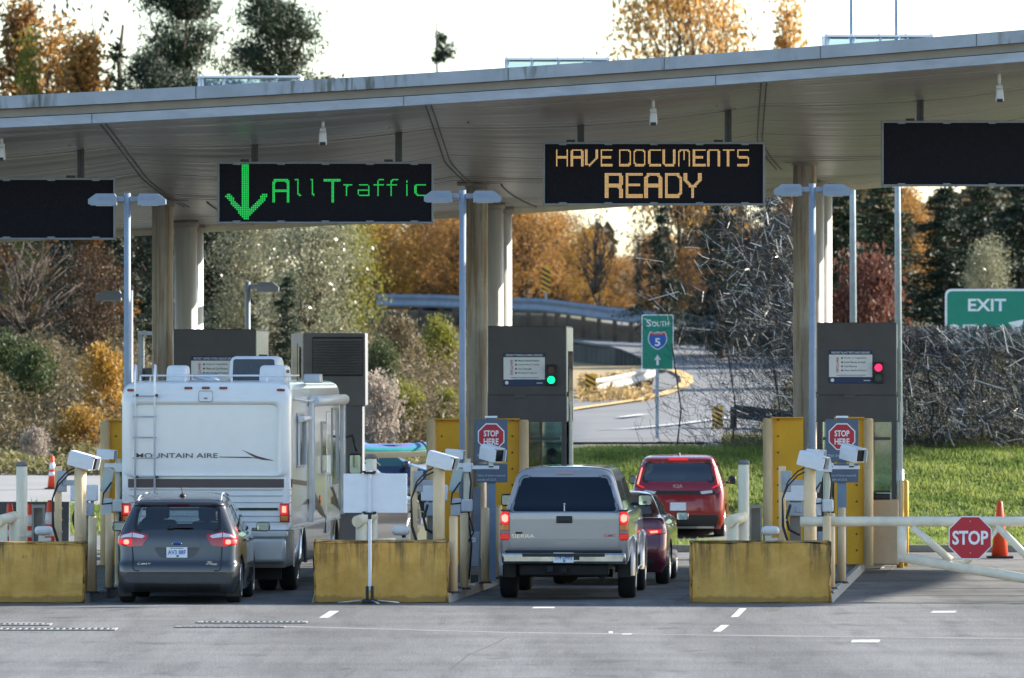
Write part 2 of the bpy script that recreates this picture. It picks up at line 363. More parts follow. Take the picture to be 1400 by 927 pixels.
# drain grates sunk in the asphalt
grate_frame = M('grate_frame', (.30, .29, .27), .6, metal=.4, var=.3, vs=9)
grate_bar = M('grate_iron', (.035, .034, .033), .6, metal=.5, var=.2)
def grate(px, py, wpx, label, dep=.5):
    Y = EYE*FPX/(py-HZ); wd = wpx/FPX*Y
    t = thing('drain_grate', label, 'drain grate', (PX(px, Y), Y, .004), 0, 'drain grates in the asphalt')
    f = MB()
    f.box((0, -dep/2, .006), (wd, .07, .012), .003); f.box((0, dep/2, .006), (wd, .07, .012), .003)
    for s in (-1, 1): f.box((s*(wd/2-.035), 0, .006), (.07, dep-.075, .012), .003)
    obj('grate_frame', f, grate_frame, t)
    s_ = MB(); n = int(wd/.085)
    s_.box((0, 0, .001), (wd-.14, dep-.075, .002))
    obj('slot_bed', s_, black, t)
    q = MB()
    for i in range(n): q.box((-(wd-.16)/2+(wd-.16)*(i+.5)/n, 0, .006), (.03, dep-.08, .008))
    obj('grate_bar', q, grate_frame, t)
grate(52, 861, 215, 'long iron drain grate at the left bottom edge of the road, nearest one', .62)
grate(20, 854.5, 100, 'short iron drain grate just beyond the long one at the road left', .5)
grate(345, 851.5, 150, 'iron drain grate in the asphalt behind the grey hatchback', .5)
grate(315, 858, 150, 'narrow iron drain strip just nearer than the grate behind the grey hatchback', .26)
# ---- traffic islands
LD = .075                                       # lanes lean right by this much per metre
IS = {'A': -5.22, 'B': 0.0, 'C': 5.50}
isl_len = {'A': 20, 'B': 20, 'C': 17.3}
for k, dx in IS.items():
    L_ = isl_len[k]; b = MB(); xr = -.90+dx; wd = 1.98
    def row(y, z, ins): return [(xr-wd+ins+LD*(y-105), y, z), (xr-ins+LD*(y-105), y, z)]
    ysq = [105.0]+[105.3+(L_-.3)*i/8 for i in range(9)]
    for y0, y1 in zip(ysq, ysq[1:]):
        a0, a1 = row(y0, .115, .10), row(y1, .115, .10); c0, c1 = row(y0, -.02, 0), row(y1, -.02, 0); e0, e1 = row(y0, .10, .015), row(y1, .10, .015)
        b.mi = 1; b.quad(a0[0], a0[1], a1[1], a1[0])
        b.mi = 0
        d0, d1 = row(y0, .127, .03), row(y1, .127, .03); f0, f1 = row(y0, .125, .10), row(y1, .125, .10)
        for s in (0, 1):
            b.quad(c0[s], c1[s], e1[s], e0[s]); b.quad(e0[s], e1[s], d1[s], d0[s]); b.quad(d0[s], d1[s], f1[s], f0[s]); b.quad(f0[s], f1[s], a1[s], a0[s])
    for y in (105.0, ysq[-1]):
        a, c = row(y, .127, .03), row(y, -.02, 0); b.mi = 0; b.quad(c[0], c[1], a[1], a[0])
    if k == 'C':
        xe = xr+LD*L_
        b.box((xe-.1, 105+L_+.5, .05), (.16, 1.1, .16), .03); b.box((xe+.12, 105+L_+1.4, .035), (.16, 1.0, .12), .03, rot=Matrix.Rotation(-.5, 3, 'Z'))
    bmesh.ops.recalc_face_normals(b.bm, faces=b.bm.faces[:])
    struct(obj('traffic_island', b, [kerbmat, concrete]))
# grass strip, kerbs and road beyond the booths
def drape(name, rows, m, n=14, nr=24, off=.03):
    """sheet laid on the terrain: rows give photo row, left and right edge"""
    py = [r[0] for r in rows]; b = MB(); out = []
    for k in range(nr+1):
        y = py[0]+(py[-1]-py[0])*k/nr; d = 1 if py[-1] > py[0] else -1
        xl = np.interp(y*d, [p*d for p in py], [r[1] for r in rows]); xr = np.interp(y*d, [p*d for p in py], [r[2] for r in rows])
        out.append([onT(xl+(xr-xl)*i/n, y)+Vector((0, 0, off)) for i in range(n+1)])
    b.grid(out); bmesh.ops.recalc_face_normals(b.bm, faces=b.bm.faces[:])
    return struct(obj(name, b, m))
farroad = M('far_road_asphalt', (.13, .13, .13), .9, var=.12, vs=.3, col2=(.17, .17, .168))
# lawn: a real sheet over the berm to the right, with a bay where the exit road turns behind the grass strip
b = MB(); lx = [x for x in np.linspace(4.35, 45, 40)]
b.grid([[(x, y, Tz(x, y)+.02) for x in lx] for y in (135, 137, 139, 141, 143, 145, 146.5, 148.2, 150, 151.5, 153, 154.2)])
lx2 = np.linspace(.2, 4.35, 8)
b.grid([[(x, y, Tz(x, y)+.02) for x in lx2] for y in (147.5, 148.2, 150, 151.5, 153, 154.2)])
b.grid([[(x, y, .03) for x in np.linspace(2.55, 4.35, 4)] for y in (135, 137, 139.5)])
struct(obj('lawn', b, lawnmat))
b = MB(); b.grid([[(x, y, Tz(x, y)+.012) for x in np.linspace(-40, 4.35, 20)] for y in (135.9, 138, 140, 142, 143, 145, 146.5, 147.5)])
struct(obj('exit_road', b, farroad))
b = MB(); b.box((24, 134.95, .06), (43, .15, .14), .02); b.box((3.4, 139.6, .06), (1.8, .15, .14), .02)
struct(obj('lawn_kerb', b, kerbmat))
b = MB(); b.grid([[(x, y, Tz(x, y)+.025) for x in np.linspace(-40, -.5, 20)] for y in (152, 154, 158, 162, 166, 170)])
struct(obj('side_road', b, M('pale_road', (.22, .215, .205), .9, var=.12, vs=.3, col2=(.28, .27, .255))))
b = MB(); b.grid([[(x, y, Tz(x, y)+.02) for x in np.linspace(-40, -5, 14)] for y in (141, 144, 148, 151.8)])
struct(obj('verge', b, lawnmat))
drape('ramp_road', [(607, 640, 1010), (590, 640, 1030), (570, 640, 1045), (550, 640, 1060), (535, 780, 1070), (520, 880, 1080), (505, 930, 1090), (490, 800, 1110), (470, 740, 1130), (452, 640, 1150), (440, 600, 1180)], farroad, 16, 60, .04)
drape('dry_bank', [(546, 640, 800), (530, 640, 862), (515, 640, 893), (500, 640, 890), (492, 640, 850)], drygrass, 10, 16, .07)
def stripe(name, pts, w_, m, off=.09):
    b = MB(); A = [onT(*p)+Vector((0, 0, off)) for p in pts]; rows = []
    for i, p in enumerate(A):
        d = (A[min(i+1, len(A)-1)]-A[max(i-1, 0)]); d.z = 0; d.normalize(); nrm = Vector((-d.y, d.x, 0))
        rows.append([p-nrm*w_/2, p+nrm*w_/2])
    b.grid(rows); bmesh.ops.recalc_face_normals(b.bm, faces=b.bm.faces[:]); return struct(obj(name, b, m))
yl = [(640, 590), (700, 579), (790, 562.5), (830, 557), (870, 551), (905, 543), (928, 535), (940, 526), (938, 518), (925, 511), (905, 507)]
stripe('ramp_edge_line', yl, .36, yellowpaint)
stripe('ramp_lane_line', [(640, 607), (760, 598), (870, 590), (940, 583), (1000, 575)], .22, whitepaint)
stripe('ramp_lane_dash', [(850, 575), (880, 571)], .25, whitepaint)

# ================================================================ CANOPY
def ztop(X): return 8.038+.065*X+.0011*X*X
CX = list(np.linspace(-18, 28, 93))
canopy = thing('toll_canopy', 'long wing shaped grey canopy roof spanning all the inspection lanes', 'canopy roof', (0, 113.5, 0))
def band(name, prof, m, x0=None, x1=None, par=canopy, smooth=False):
    """a long strip whose section (y offset, drop from the roof line) follows the rising roof line"""
    b = MB(); X_ = [x for x in CX if (x0 is None or x >= x0) and (x1 is None or x <= x1)]
    n = len(prof)
    V = [[b.v((x, dy, ztop(x)+dz)) for dy, dz in prof] for x in X_]
    for A, B in zip(V, V[1:]):
        for i in range(n): b.face([A[i], A[(i+1) % n], B[(i+1) % n], B[i]], smooth)
    b.face(V[0]); b.face(V[-1][::-1]); bmesh.ops.recalc_face_normals(b.bm, faces=b.bm.faces[:])
    return obj(name, b, m, par)
fasc = M('fascia_metal', (.36, .39, .43), .55, metal=.1, var=.15, vs=1.3, stretch=(1, 1, 3))
def mossy():
    m = M('fascia_mossy', (.33, .36, .39), .6, metal=.1, var=.12, vs=1.5); nt = m.node_tree; L = nt.links; b = nt.nodes['Principled BSDF']; src = b.inputs['Base Color'].links[0].from_socket
    tc = nt.nodes.new('ShaderNodeTexCoord'); mp = nt.nodes.new('ShaderNodeMapping'); mp.inputs['Scale'].default_value = (7, 1, 1.2); L.new(tc.outputs['Object'], mp.inputs[0])
    n1 = nt.nodes.new('ShaderNodeTexNoise'); n1.inputs['Scale'].default_value = 1.2; n1.inputs['Detail'].default_value = 6; L.new(mp.outputs[0], n1.inputs['Vector'])
    n2 = nt.nodes.new('ShaderNodeTexNoise'); n2.inputs['Scale'].default_value = .55; n2.inputs['Detail'].default_value = 2; L.new(tc.outputs['Object'], n2.inputs['Vector'])
    a = nt.nodes.new('ShaderNodeMapRange'); a.inputs[1].default_value = .48; a.inputs[2].default_value = .62; L.new(n1.outputs['Fac'], a.inputs[0])
    c = nt.nodes.new('ShaderNodeMapRange'); c.inputs[1].default_value = .47; c.inputs[2].default_value = .60; c.inputs[4].default_value = .8; L.new(n2.outputs['Fac'], c.inputs[0])
    q = nt.nodes.new('ShaderNodeMath'); q.operation = 'MULTIPLY'; L.new(a.outputs[0], q.inputs[0]); L.new(c.outputs[0], q.inputs[1])
    mx = nt.nodes.new('ShaderNodeMix'); mx.data_type = 'RGBA'; L.new(q.outputs[0], mx.inputs[0]); L.new(src, mx.inputs[6]); mx.inputs[7].default_value = (.085, .085, .05, 1); L.new(mx.outputs[2], b.inputs['Base Color']); return m
soff = M('soffit_boards', (.335, .31, .28), .38, var=.10, vs=.6, stretch=(.2, 1, 1), spec=.5)
recess = M('recess_panel', (.33, .30, .26), .6, var=.1, vs=2)
gapm = M('joint_dark', (.02, .02, .02), .8, var=0)
band('gutter_fascia', [(-.12, 0), (-.12, -.195), (.25, -.195), (.25, 0)], mossy())
band('recess_panel', [(.1, -.2), (.1, -.325), (.4, -.325), (.4, -.2)], recess)
band('shadow_gap', [(.14, -.327), (.14, -.338), (.4, -.338), (.4, -.327)], gapm)
band('lower_fascia', [(0, -.34), (0, -.485), (.3, -.485), (.3, -.34)], fasc)
# soffit: boards run along the roof, each slightly lapped
def sof(d): return -.485-1.32*((d-.3)/17.2)**1.04
def vault(x, d):
    """each bay of the underside bellies down a little between its ribs"""
    u = ((x+6.41-.026*d)/5.15) % 1.0; return -.20*math.sin(math.pi*min(1, max(0, (d-.3)/17)))*math.sin(math.pi*u)
b = MB(); nb = 50; ds = np.linspace(.3, 17.4, nb+1); jit = np.random.default_rng(9).normal(0, .006, nb)
prof = []
for i in range(nb):
    prof += [(ds[i], sof(ds[i])-.022), (ds[i]+.012, sof(ds[i])-.0), (ds[i]+.05, sof(ds[i])-.0)] if False else [(ds[i], sof(ds[i])+.06), (ds[i]+.036, sof(ds[i])+jit[i]), (ds[i+1]-.02, sof(ds[i+1])-jit[i]*.6)]
V = [[b.v((x, dy, ztop(x)+dz+vault(x, dy))) for dy, dz in prof] for x in np.linspace(-18, 28, 277)]
for A, B in zip(V, V[1:]):
    for i in range(len(prof)-1): b.face([A[i], A[i+1], B[i+1], B[i]])
bmesh.ops.recalc_face_normals(b.bm, faces=b.bm.faces[:])
obj('soffit', b, soff, canopy)
band('rear_edge', [(17.4, -1.80), (17.4, -1.90), (17.62, -1.86), (17.62, -1.45), (17.4, -1.45)], M('rear_trim', (.55, .53, .40), .5, var=.1))
band('roof_sheet', [(.2, -.05), (.2, -.12), (17.5, -1.56), (17.5, -1.45)], fasc)
jm = M('joint_strip', (.10, .095, .09), .6, var=.1)
for x in np.arange(-9.74, 10, 2.42): b = MB(); b.box((x, -.122, ztop(x)-.097), (.012, .006, .19)); obj('fascia_joint', b, jm, canopy)
for x in np.arange(-11.36, 12, 4.84): b = MB(); b.box((x, -.003, ztop(x)-.412), (.010, .006, .143)); obj('fascia_joint', b, jm, canopy)
for px in (137, 582, 1041, -330):                # curved soffit ribs that run down to the columns
    x0 = PX(px, 113.8)
    for o_ in (0, .085):
        b = MB(); pts = []
        for t in np.linspace(0, 1, 22):
            d = .35+13.2*t; x = x0+o_+.34*t+.40*max(0, t-.62)**1.5*4; pts.append((x, d, ztop(x)+sof(d)+vault(x, d)-.006))
        b.tube(pts, .013, 6); obj('soffit_rib', b, jm, canopy)
    b = MB(); pts = []
    for t in np.linspace(0, 1, 16):
        d = 12.4+4.9*t; x = x0+1.16+.62*t**1.4; pts.append((x, d, ztop(x)+sof(d)+vault(x, d)-.01))
    b.tube(pts, .014, 6); obj('soffit_rib', b, jm, canopy)
def column(px, Y, r, m, top_px=None):
    X = PX(px, Y); d = Y-113.5; zt = ztop(X)+sof(d)+.05
    b = MB(); b.cyl((X, d, .1), (X, d, zt), r, n=28); obj('column', b, m, canopy)
    b = MB(); b.cyl((X, d, zt-.16), (X, d, zt-.05), r+.03, n=28); obj('column_collar', b, M('collar_dark', (.26, .235, .21), .6, var=.1), canopy)
greycol = M('painted_column', (.50, .50, .48), .45, var=.12, vs=2, stretch=(5, 5, .4))
for a, b1, b2, in (((222.5, .175), (254, .20), (263, .20)), ((652.5, .175), (673, .20), (684.8, .20)), ((1100.5, .19), (1112, .19), (1122.5, .20))):
    column(a[0], 126, a[1]*1.06, colmat); column(b1[0], 129.7, b1[1], greycol); column(b2[0], 130.6, b2[1], greycol)
column(-250, 126, .185, colmat)
for px in (222.5, 652.5, 1100.5):
    X = PX(px, 126); z = ztop(X)+sof(12.6); b = MB()
    b.box((X+.05, 12.75, z-.015), (.80, .9, .05), rot=Matrix.Rotation(-.065, 3, 'Y')); obj('column_head_plate', b, soff, canopy)
for px, py in ((295, 198), (95, 208), (532, 184), (735, 172), (980, 155), (1195, 143), (640, 190)):
    Yq = 116.4; X = PX(px, Yq); d = Yq-113.5; z = ztop(X)+sof(d)
    b = MB(); b.cyl((X, d, z+.02), (X, d, z-.015), .05, n=10); b.cyl((X, d, z-.015), (X, d, z-.05), .014, n=6); obj('sprinkler', b, darkmetal, canopy)
# roof lights
def skylight(px0, px1, ptop, label):
    Y = 115.2; x0, x1 = PX(px0, Y), PX(px1, Y); zb = ztop((x0+x1)/2)-.10; zt = PZ(ptop, Y)
    t = thing('roof_light', label, 'skylight', ((x0+x1)/2, Y, zb), 0, 'skylights along the canopy roof')
    hw = (x1-x0)/2; h = zt-zb; f = MB()
    f.box((0, 0, h-.015), (2*hw, .10, .03)); f.box((0, 1.3, h+.02), (2*hw, .08, .04))
    for i in range(5):
        x = -hw+2*hw*i/4+(.03 if i == 0 else -.03 if i == 4 else 0); f.tube([(x-.03, -.35, -.02), (x+.03, .02, h-.02)], .022, 6)
        f.box((x, .65, h+.01), (.03, 1.25, .03))
    for s in (-1, 1): f.box((s*(hw-.02), .7, h/2-.05), (.04, 1.2, h+.1))
    obj('frame', f, whitem, t)
    g_ = MB(); g_.quad((-hw+.05, -.32, 0), (hw-.05, -.32, 0), (hw-.05, 0, h-.03), (-hw+.05, 0, h-.03)); g_.quad((-hw, .05, h-.012), (hw, .05, h-.012), (hw, 1.26, h+.0), (-hw, 1.26, h+.0))
    obj('pane', g_, GLASS('skylight_glass', (.45, .62, .70), .25), t)
skylight(270, 412, 103.5, 'low framed skylight on the canopy roof in front of the dark pines')
skylight(690, 834, 79.5, 'low framed skylight on the canopy roof above the amber message sign')
skylight(1128, 1276, 48, 'low framed skylight on the canopy roof at the two tall poles')
# ================================================================ MESSAGE SIGNS hung from the canopy
ledface = M('display_face', (.012, .012, .017), .75, var=.25, vs=30, spec=.15)
cabframe = M('display_frame', (.22, .235, .25), .5, metal=.3, var=.1)
def emitter(name, c, s):
    return M(name, (.01, .01, .01), .5, var=0, emit=c, es=s)
ledgreen = emitter('led_green', (.006, .50, .075), .42); ledamber = emitter('led_amber', (.75, .47, .19), .30)
GL = {'H': [[(0, 0), (0, 1)], [(1, 0), (1, 1)], [(0, .5), (1, .5)]], 'A': [[(0, 0), (0, .85), (.15, 1), (.85, 1), (1, .85), (1, 0)], [(0, .5), (1, .5)]],
      'V': [[(0, 1), (0, .06), (.25, 0), (1, .5), (1, 1)]], 'E': [[(1, 1), (0, 1), (0, 0), (1, 0)], [(0, .52), (.85, .52)]], 'D': [[(0, 0), (0, 1), (.85, 1), (1, .85), (1, .15), (.85, 0), (0, 0)]],
      'O': [[(.15, 0), (0, .15), (0, .85), (.15, 1), (.85, 1), (1, .85), (1, .15), (.85, 0), (.15, 0)]], 'C': [[(1, 1), (.15, 1), (0, .85), (0, .15), (.15, 0), (1, 0)]],
      'U': [[(0, 1), (0, .15), (.15, 0), (.85, 0), (1, .15), (1, 1)]], 'M': [[(0, 0), (0, .85), (.15, 1), (.85, 1), (1, .85), (1, 0)], [(.5, 1), (.5, .4)]],
      'N': [[(0, 0), (0, .85), (.15, 1), (.85, 1), (1, .85), (1, 0)]], 'T': [[(0, 1), (1, 1)], [(.5, 1), (.5, 0)]], 'S': [[(1, 1), (.1, 1), (0, .9), (0, .62), (.12, .5), (.88, .5), (1, .38), (1, .1), (.88, 0), (0, 0)]],
      'R': [[(0, 0), (0, 1), (.9, 1), (1, .88), (1, .6), (.9, .5), (0, .5)], [(.7, .5), (1, .3), (1, 0)]], 'Y': [[(0, 1), (0, .78), (.35, .48), (.5, .48)], [(1, 1), (1, .78), (.65, .48), (.5, .48), (.5, 0)]],
      'l': [[(.1, 1), (.6, 1)], [(.6, 1), (.6, .12), (1, .0)]], 'r': [[(0, .93), (.3, .93), (.3, 0)], [(.3, .7), (.6, 1), (1, .9)]], 'a': [[(.1, 1), (.85, 1), (1, .85), (1, 0), (.1, 0), (0, .12), (0, .4), (.1, .5), (1, .5)]],
      'f': [[(1, 1), (.6, 1), (.42, .85), (.42, 0)], [(0, .66), (.95, .66)]], 'i': [[(.5, 1), (.5, .93)], [(.5, .7), (.5, 0)]], 'c': [[(1, 1), (.2, 1), (0, .8), (0, .2), (.2, 0), (1, 0)]]}
def segd(p, a, b):
    ax, ay = a; bx, by = b; dx, dy = bx-ax, by-ay; t = max(0, min(1, ((p[0]-ax)*dx+(p[1]-ay)*dy)/max(1e-9, dx*dx+dy*dy)))
    return max(abs(p[0]-ax-t*dx), abs(p[1]-ay-t*dy)) if dx*dy == 0 else math.hypot(p[0]-ax-t*dx, p[1]-ay-t*dy)
def glyph(b, polys, x0, x1, z0, z1, st, y, pitch=.021, dot=.0172):
    """light up the dots of the display grid that lie on a stroke"""
    h = st/2
    polys = [[(x0+h+(x1-x0-2*h)*u, z0+h+(z1-z0-2*h)*v_) for u, v_ in pl_] for pl_ in polys]
    for i in range(int(math.floor(x0/pitch))-1, int(math.ceil(x1/pitch))+2):
        for j in range(int(math.floor(z0/pitch))-1, int(math.ceil(z1/pitch))+2):
            p = (i*pitch, j*pitch)
            if any(segd(p, a, c) <= h for pl_ in polys for a, c in zip(pl_, pl_[1:])):
                d = dot/2; b.quad((p[0]-d, y, p[1]-d), (p[0]+d, y, p[1]-d), (p[0]+d, y, p[1]+d), (p[0]-d, y, p[1]+d))
SY = 117.0
def message_sign(px0, px1, py0, py1, hang, label):
    x0, x1, z1, z0 = PX(px0, SY), PX(px1, SY), PZ(py0, SY), PZ(py1, SY); cx, cz = (x0+x1)/2, (z0+z1)/2; hw, hh = (x1-x0)/2, (z1-z0)/2
    t = thing('message_sign', label, 'message sign', (cx, SY, cz), 0, 'electronic signs hung under the canopy')
    b = MB(); b.box((0, .16, 0), (2*hw-.02, .28, 2*hh-.02)); obj('cabinet', b, darkmetal, t)
    b = MB(); b.quad((-hw+.03, .012, -hh+.03), (hw-.03, .012, -hh+.03), (hw-.03, .012, hh-.03), (-hw+.03, .012, hh-.03)); obj('display', b, ledface, t)
    b = MB()
    for s in (-1, 1): b.box((0, 0, s*(hh-.018)), (2*hw, .05, .036), .006); b.box((s*(hw-.018), 0, 0), (.036, .05, 2*hh-.074), .006)
    for i in range(5):
        for s in (-1, 1): b.box((-hw*.82+hw*.41*i, -.028, s*(hh-.035)), (.12, .012, .035))
    obj('frame', b, cabframe, t)
    for p in hang:
        X = PX(p, SY+.15); zt = ztop(X)+sof(SY+.15-113.5)
        b = MB()
        for s in (-1, 1): b.box((X-cx+s*.038, .15, (hh+zt-cz)/2), (.035, .09, zt-cz-hh))
        b.box((X-cx, .15, (hh+zt-cz)/2), (.05, .03, zt-cz-hh-.002)); b.box((X-cx, .15, zt-cz-.012), (.24, .2, .02)); b.box((X-cx-.16, .1, hh+.02), (.14, .1, .035), .01)
        obj('hanger', b, darkmetal, t)
    return t, cx, cz
message_sign(-140, 158, 243, 328, (110.5,), 'blank black message sign at the far left edge of the canopy')
t, cx, cz = message_sign(297, 593, 221, 306, (348.5, 545), 'message sign showing a green down arrow and the words All Traffic')
def rel(px, py): return PX(px, SY)-cx, PZ(py, SY)-cz
b = MB()
xa, zt = rel(331, 225); xb, zb = rel(341, 296); xm = (xa+xb)/2
glyph(b, [[(.5, 0), (.5, 1)]], xa, xb, zb, zt, (xb-xa)*.92, .004, .0295, .0225)
xl, zl = rel(308, 264); xr, ztip = rel(366, 303)
pts = [(xl+.05, zl-.05), (xm, ztip+.07), (xr-.05, zl-.05)]
for i in range(-58, 58):
    for j in range(-22, 22):
        p = (i*.0295, j*.0295)
        if min(math.hypot(p[0]-q[0], p[1]-q[1]) if False else segd(p, a, c) for a, c in zip(pts, pts[1:]) for q in (a,)) <= .043:
            d = .0112; b.quad((p[0]-d, .0045, p[1]-d), (p[0]+d, .0045, p[1]-d), (p[0]+d, .0045, p[1]+d), (p[0]-d, .0045, p[1]+d))
obj('arrow', b, ledgreen, t)
b = MB()
for ch, x0, x1, y0, y1, st in (('A', 372, 396.5, 244, 276.5, .06), ('l', 403, 411, 244, 268, .028), ('l', 423, 430, 244, 268, .028), ('T', 443, 466, 244, 276.5, .06), ('r', 469, 483, 251, 268, .03), ('a', 489, 505, 251, 268, .03),
                               ('f', 510, 525, 244, 268, .03), ('f', 529, 544, 244, 268, .03), ('i', 553, 561, 246, 268, .03), ('c', 567, 583, 251, 268, .03)):
    ax, az1 = rel(x0, y0); bx, az0 = rel(x1, y1); glyph(b, GL[ch], ax, bx, az0, az1, st*.8, .004)
obj('lettering', b, ledgreen, t)
t, cx, cz = message_sign(742, 1046, 194, 281, (794, 995.5), 'message sign showing HAVE DOCUMENTS READY in amber dots')
b = MB()
for ch, i in zip('HAVEDOCUMENTS', (232, 312, 388, 468, 565, 642, 720, 797, 876, 955, 1032, 1110, 1188)):
    ax, az1 = rel(700+i/3.863, 203.5); bx, az0 = rel(700+(i+65)/3.863, 227); glyph(b, GL[ch], ax, bx, az0, az1, .030, .004)
for ch, i in zip('READY', (492, 597, 700, 805, 908)):
    ax, az1 = rel(700+i/3.863, 237); bx, az0 = rel(700+(i+92)/3.863, 270); glyph(b, GL[ch], ax, bx, az0, az1, .047, .004)
obj('lettering', b, ledamber, t)
message_sign(1205, 1508, 165, 255, (1258, 1460), 'blank black message sign at the far right edge of the canopy')
# ---- small cameras under the canopy edge
for px, pyb, lab, aim in ((2, 221, 'small white camera on a stem at the far left end of the canopy', 0), (441.5, 200, 'small white camera on a stem above the green arrow sign', 0), (893, 173, 'small white camera on a stem above the word DOCUMENTS', 0), (1366, 141, 'small white camera on a stem at the far right end of the canopy', 0)):
    Y = 115.0; X = PX(px, Y); zt = ztop(X)+sof(1.5); zb = PZ(pyb, Y)
    t = thing('ceiling_camera', lab, 'camera', (X, Y, zb), 0, 'cameras on stems under the canopy edge')
    b = MB(); b.cyl((0, 0, .26), (0, 0, zt-zb), .026, n=10); b.cyl((0, 0, zt-zb-.02), (0, 0, zt-zb), .06, n=12); obj('stem', b, whitem, t)
    b = MB(); b.box((0, -.05, .12), (.13, .26, .2), .02, taper=.85); b.box((0, .0, .25), (.10, .12, .07), .01); obj('housing', b, whitem, t)
    b = MB(); b.box((0, -.185, .035), (.09, .02, .05)); obj('lens', b, black, t)
# ================================================================ LAMP POSTS
def lamp_head(b, s, x0, ln=.42, h=.155):
    b.prism([(s*x0, -.02), (s*x0, h-.04), (s*(x0+.03), h), (s*(x0+ln*.72), h), (s*(x0+ln), h*.45), (s*(x0+ln), 0), (s*(x0+ln*.9), -.02)], -.14, .14)
def lamp_post(px, ptop, Y, heads, label, base=.115, r=.052, ln=.42):
    X = PX(px, Y); zt = PZ(ptop, Y)
    t = thing('lamp_post', label, 'lamp post', (X, Y, base), 0, 'blue grey lamp posts on the islands' if len(heads) == 2 else None)
    H = zt-base
    b = MB(); b.cyl((0, 0, 0), (0, 0, H), r*1.05, r, n=12); b.box((0, 0, .012), (.26, .26, .024), .004); obj('pole', b, polegrey, t)
    for s in heads:
        b = MB(); b.box((s*.12, 0, H-.09), (.16, .07, .08), .01)
        obj('arm', b, polegrey, t)
        b = MB(); b.T = Matrix.Translation((0, 0, H-.165)); lamp_head(b, s, .16, ln); h = obj('lamp_head', b, polegrey, t)
        b = MB(); b.box((s*(.16+ln*.42), 0, H-.188), (ln*.6, .2, .01)); obj('lens', b, offwhite, h)
        b = MB(); b.box((s*(.16+ln*.36), -.143, H-.075), (ln*.5, .008, .05)); obj('side_vent', b, M('lamp_vent', (.20, .26, .36), .5, var=.1), h)
lamp_post(174, 264, 109.7, (-1, 1), 'double headed lamp post in front of the motorhome')
lamp_post(632.5, 260, 109.9, (-1, 1), 'double headed lamp post beside the middle STOP HERE sign')
lamp_post(1110.5, 251, 109.9, (-1, 1), 'double headed lamp post beside the right STOP HERE sign')
lamp_post(338.5, 385, 131, (1,), 'single headed lamp post standing behind the left booth', ln=.40)
lamp_post(178, 397, 131, (-1,), 'single headed lamp post with its head left of the motorhome', ln=.46)
for px, lab in ((1167.5, 'left of two very tall poles behind the right booth'), (1229, 'right of two very tall poles behind the right booth')):
    Y = 149; p = Vector((PX(px, Y), Y, 0)); p.z = Tz(p.x, Y)
    t = thing('tall_pole', lab, 'pole', p, 0, 'tall light poles behind the canopy')
    b = MB(); b.cyl((0, 0, 0), (-.06, 0, 13.5), .088, .030, n=12); b.box((0, 0, .03), (.4, .4, .06), .01); obj('shaft', b, galv, t)
    b = MB(); b.cyl((0, 0, .06), (0, 0, .5), .105, n=12); obj('base_cover', b, galv, t)
# ================================================================ CRASH BARRIERS (yellow plate between round posts)
BY = 121.0
def crash_barrier(px0, px1, label, ptop=574):
    x0, x1 = PX(px0, BY), PX(px1, BY); H = PZ(ptop, BY)-.115; cx = (x0+x1)/2; hw = (x1-x0)/2
    t = thing('crash_barrier', label, 'barrier', (cx, BY, .115), 0, 'yellow crash barriers in front of the booths')
    for s, a, c in ((-1, -hw+.15, -hw+.67), (1, hw-.64, hw-.15)):
        b = MB(); b.box(((a+c)/2, .10, H/2+.01), (c-a, .05, H-.02)); b.box(((a+c)/2, .04, H+.012), (c-a, .2, .02)); pt_ = obj('plate', b, yellow, t)
        for i in range(9):
            b = MB(); xx = a+.2*(c-a) if s < 0 else c-.25*(c-a); b.cyl((xx, .076, .25+i*.27), (xx, .066, .25+i*.27), .018, n=8); obj('bolt', b, M('bolt_rust', (.12, .07, .03), .8, var=.2), pt_)
    for s in (-1, 1):
        b = MB(); b.cyl((s*(hw-.082), 0, 0), (s*(hw-.082), 0, H-.02), .082, n=20); b.cyl((s*(hw-.082), 0, H-.02), (s*(hw-.082), 0, H), .07, n=20)
        b.cyl((s*(hw-.082), 0, H*.66), (s*(hw-.082), 0, H*.66+.012), .084, n=20); obj('post', b, beige, t)
crash_barrier(137, 279, 'yellow plate crash barrier between beige posts, mostly hidden by the motorhome', 575)
crash_barrier(583, 723, 'yellow plate crash barrier between beige posts beside the silver pickup', 574)
crash_barrier(1043, 1194, 'yellow plate crash barrier between beige posts behind the white swing gate', 572)
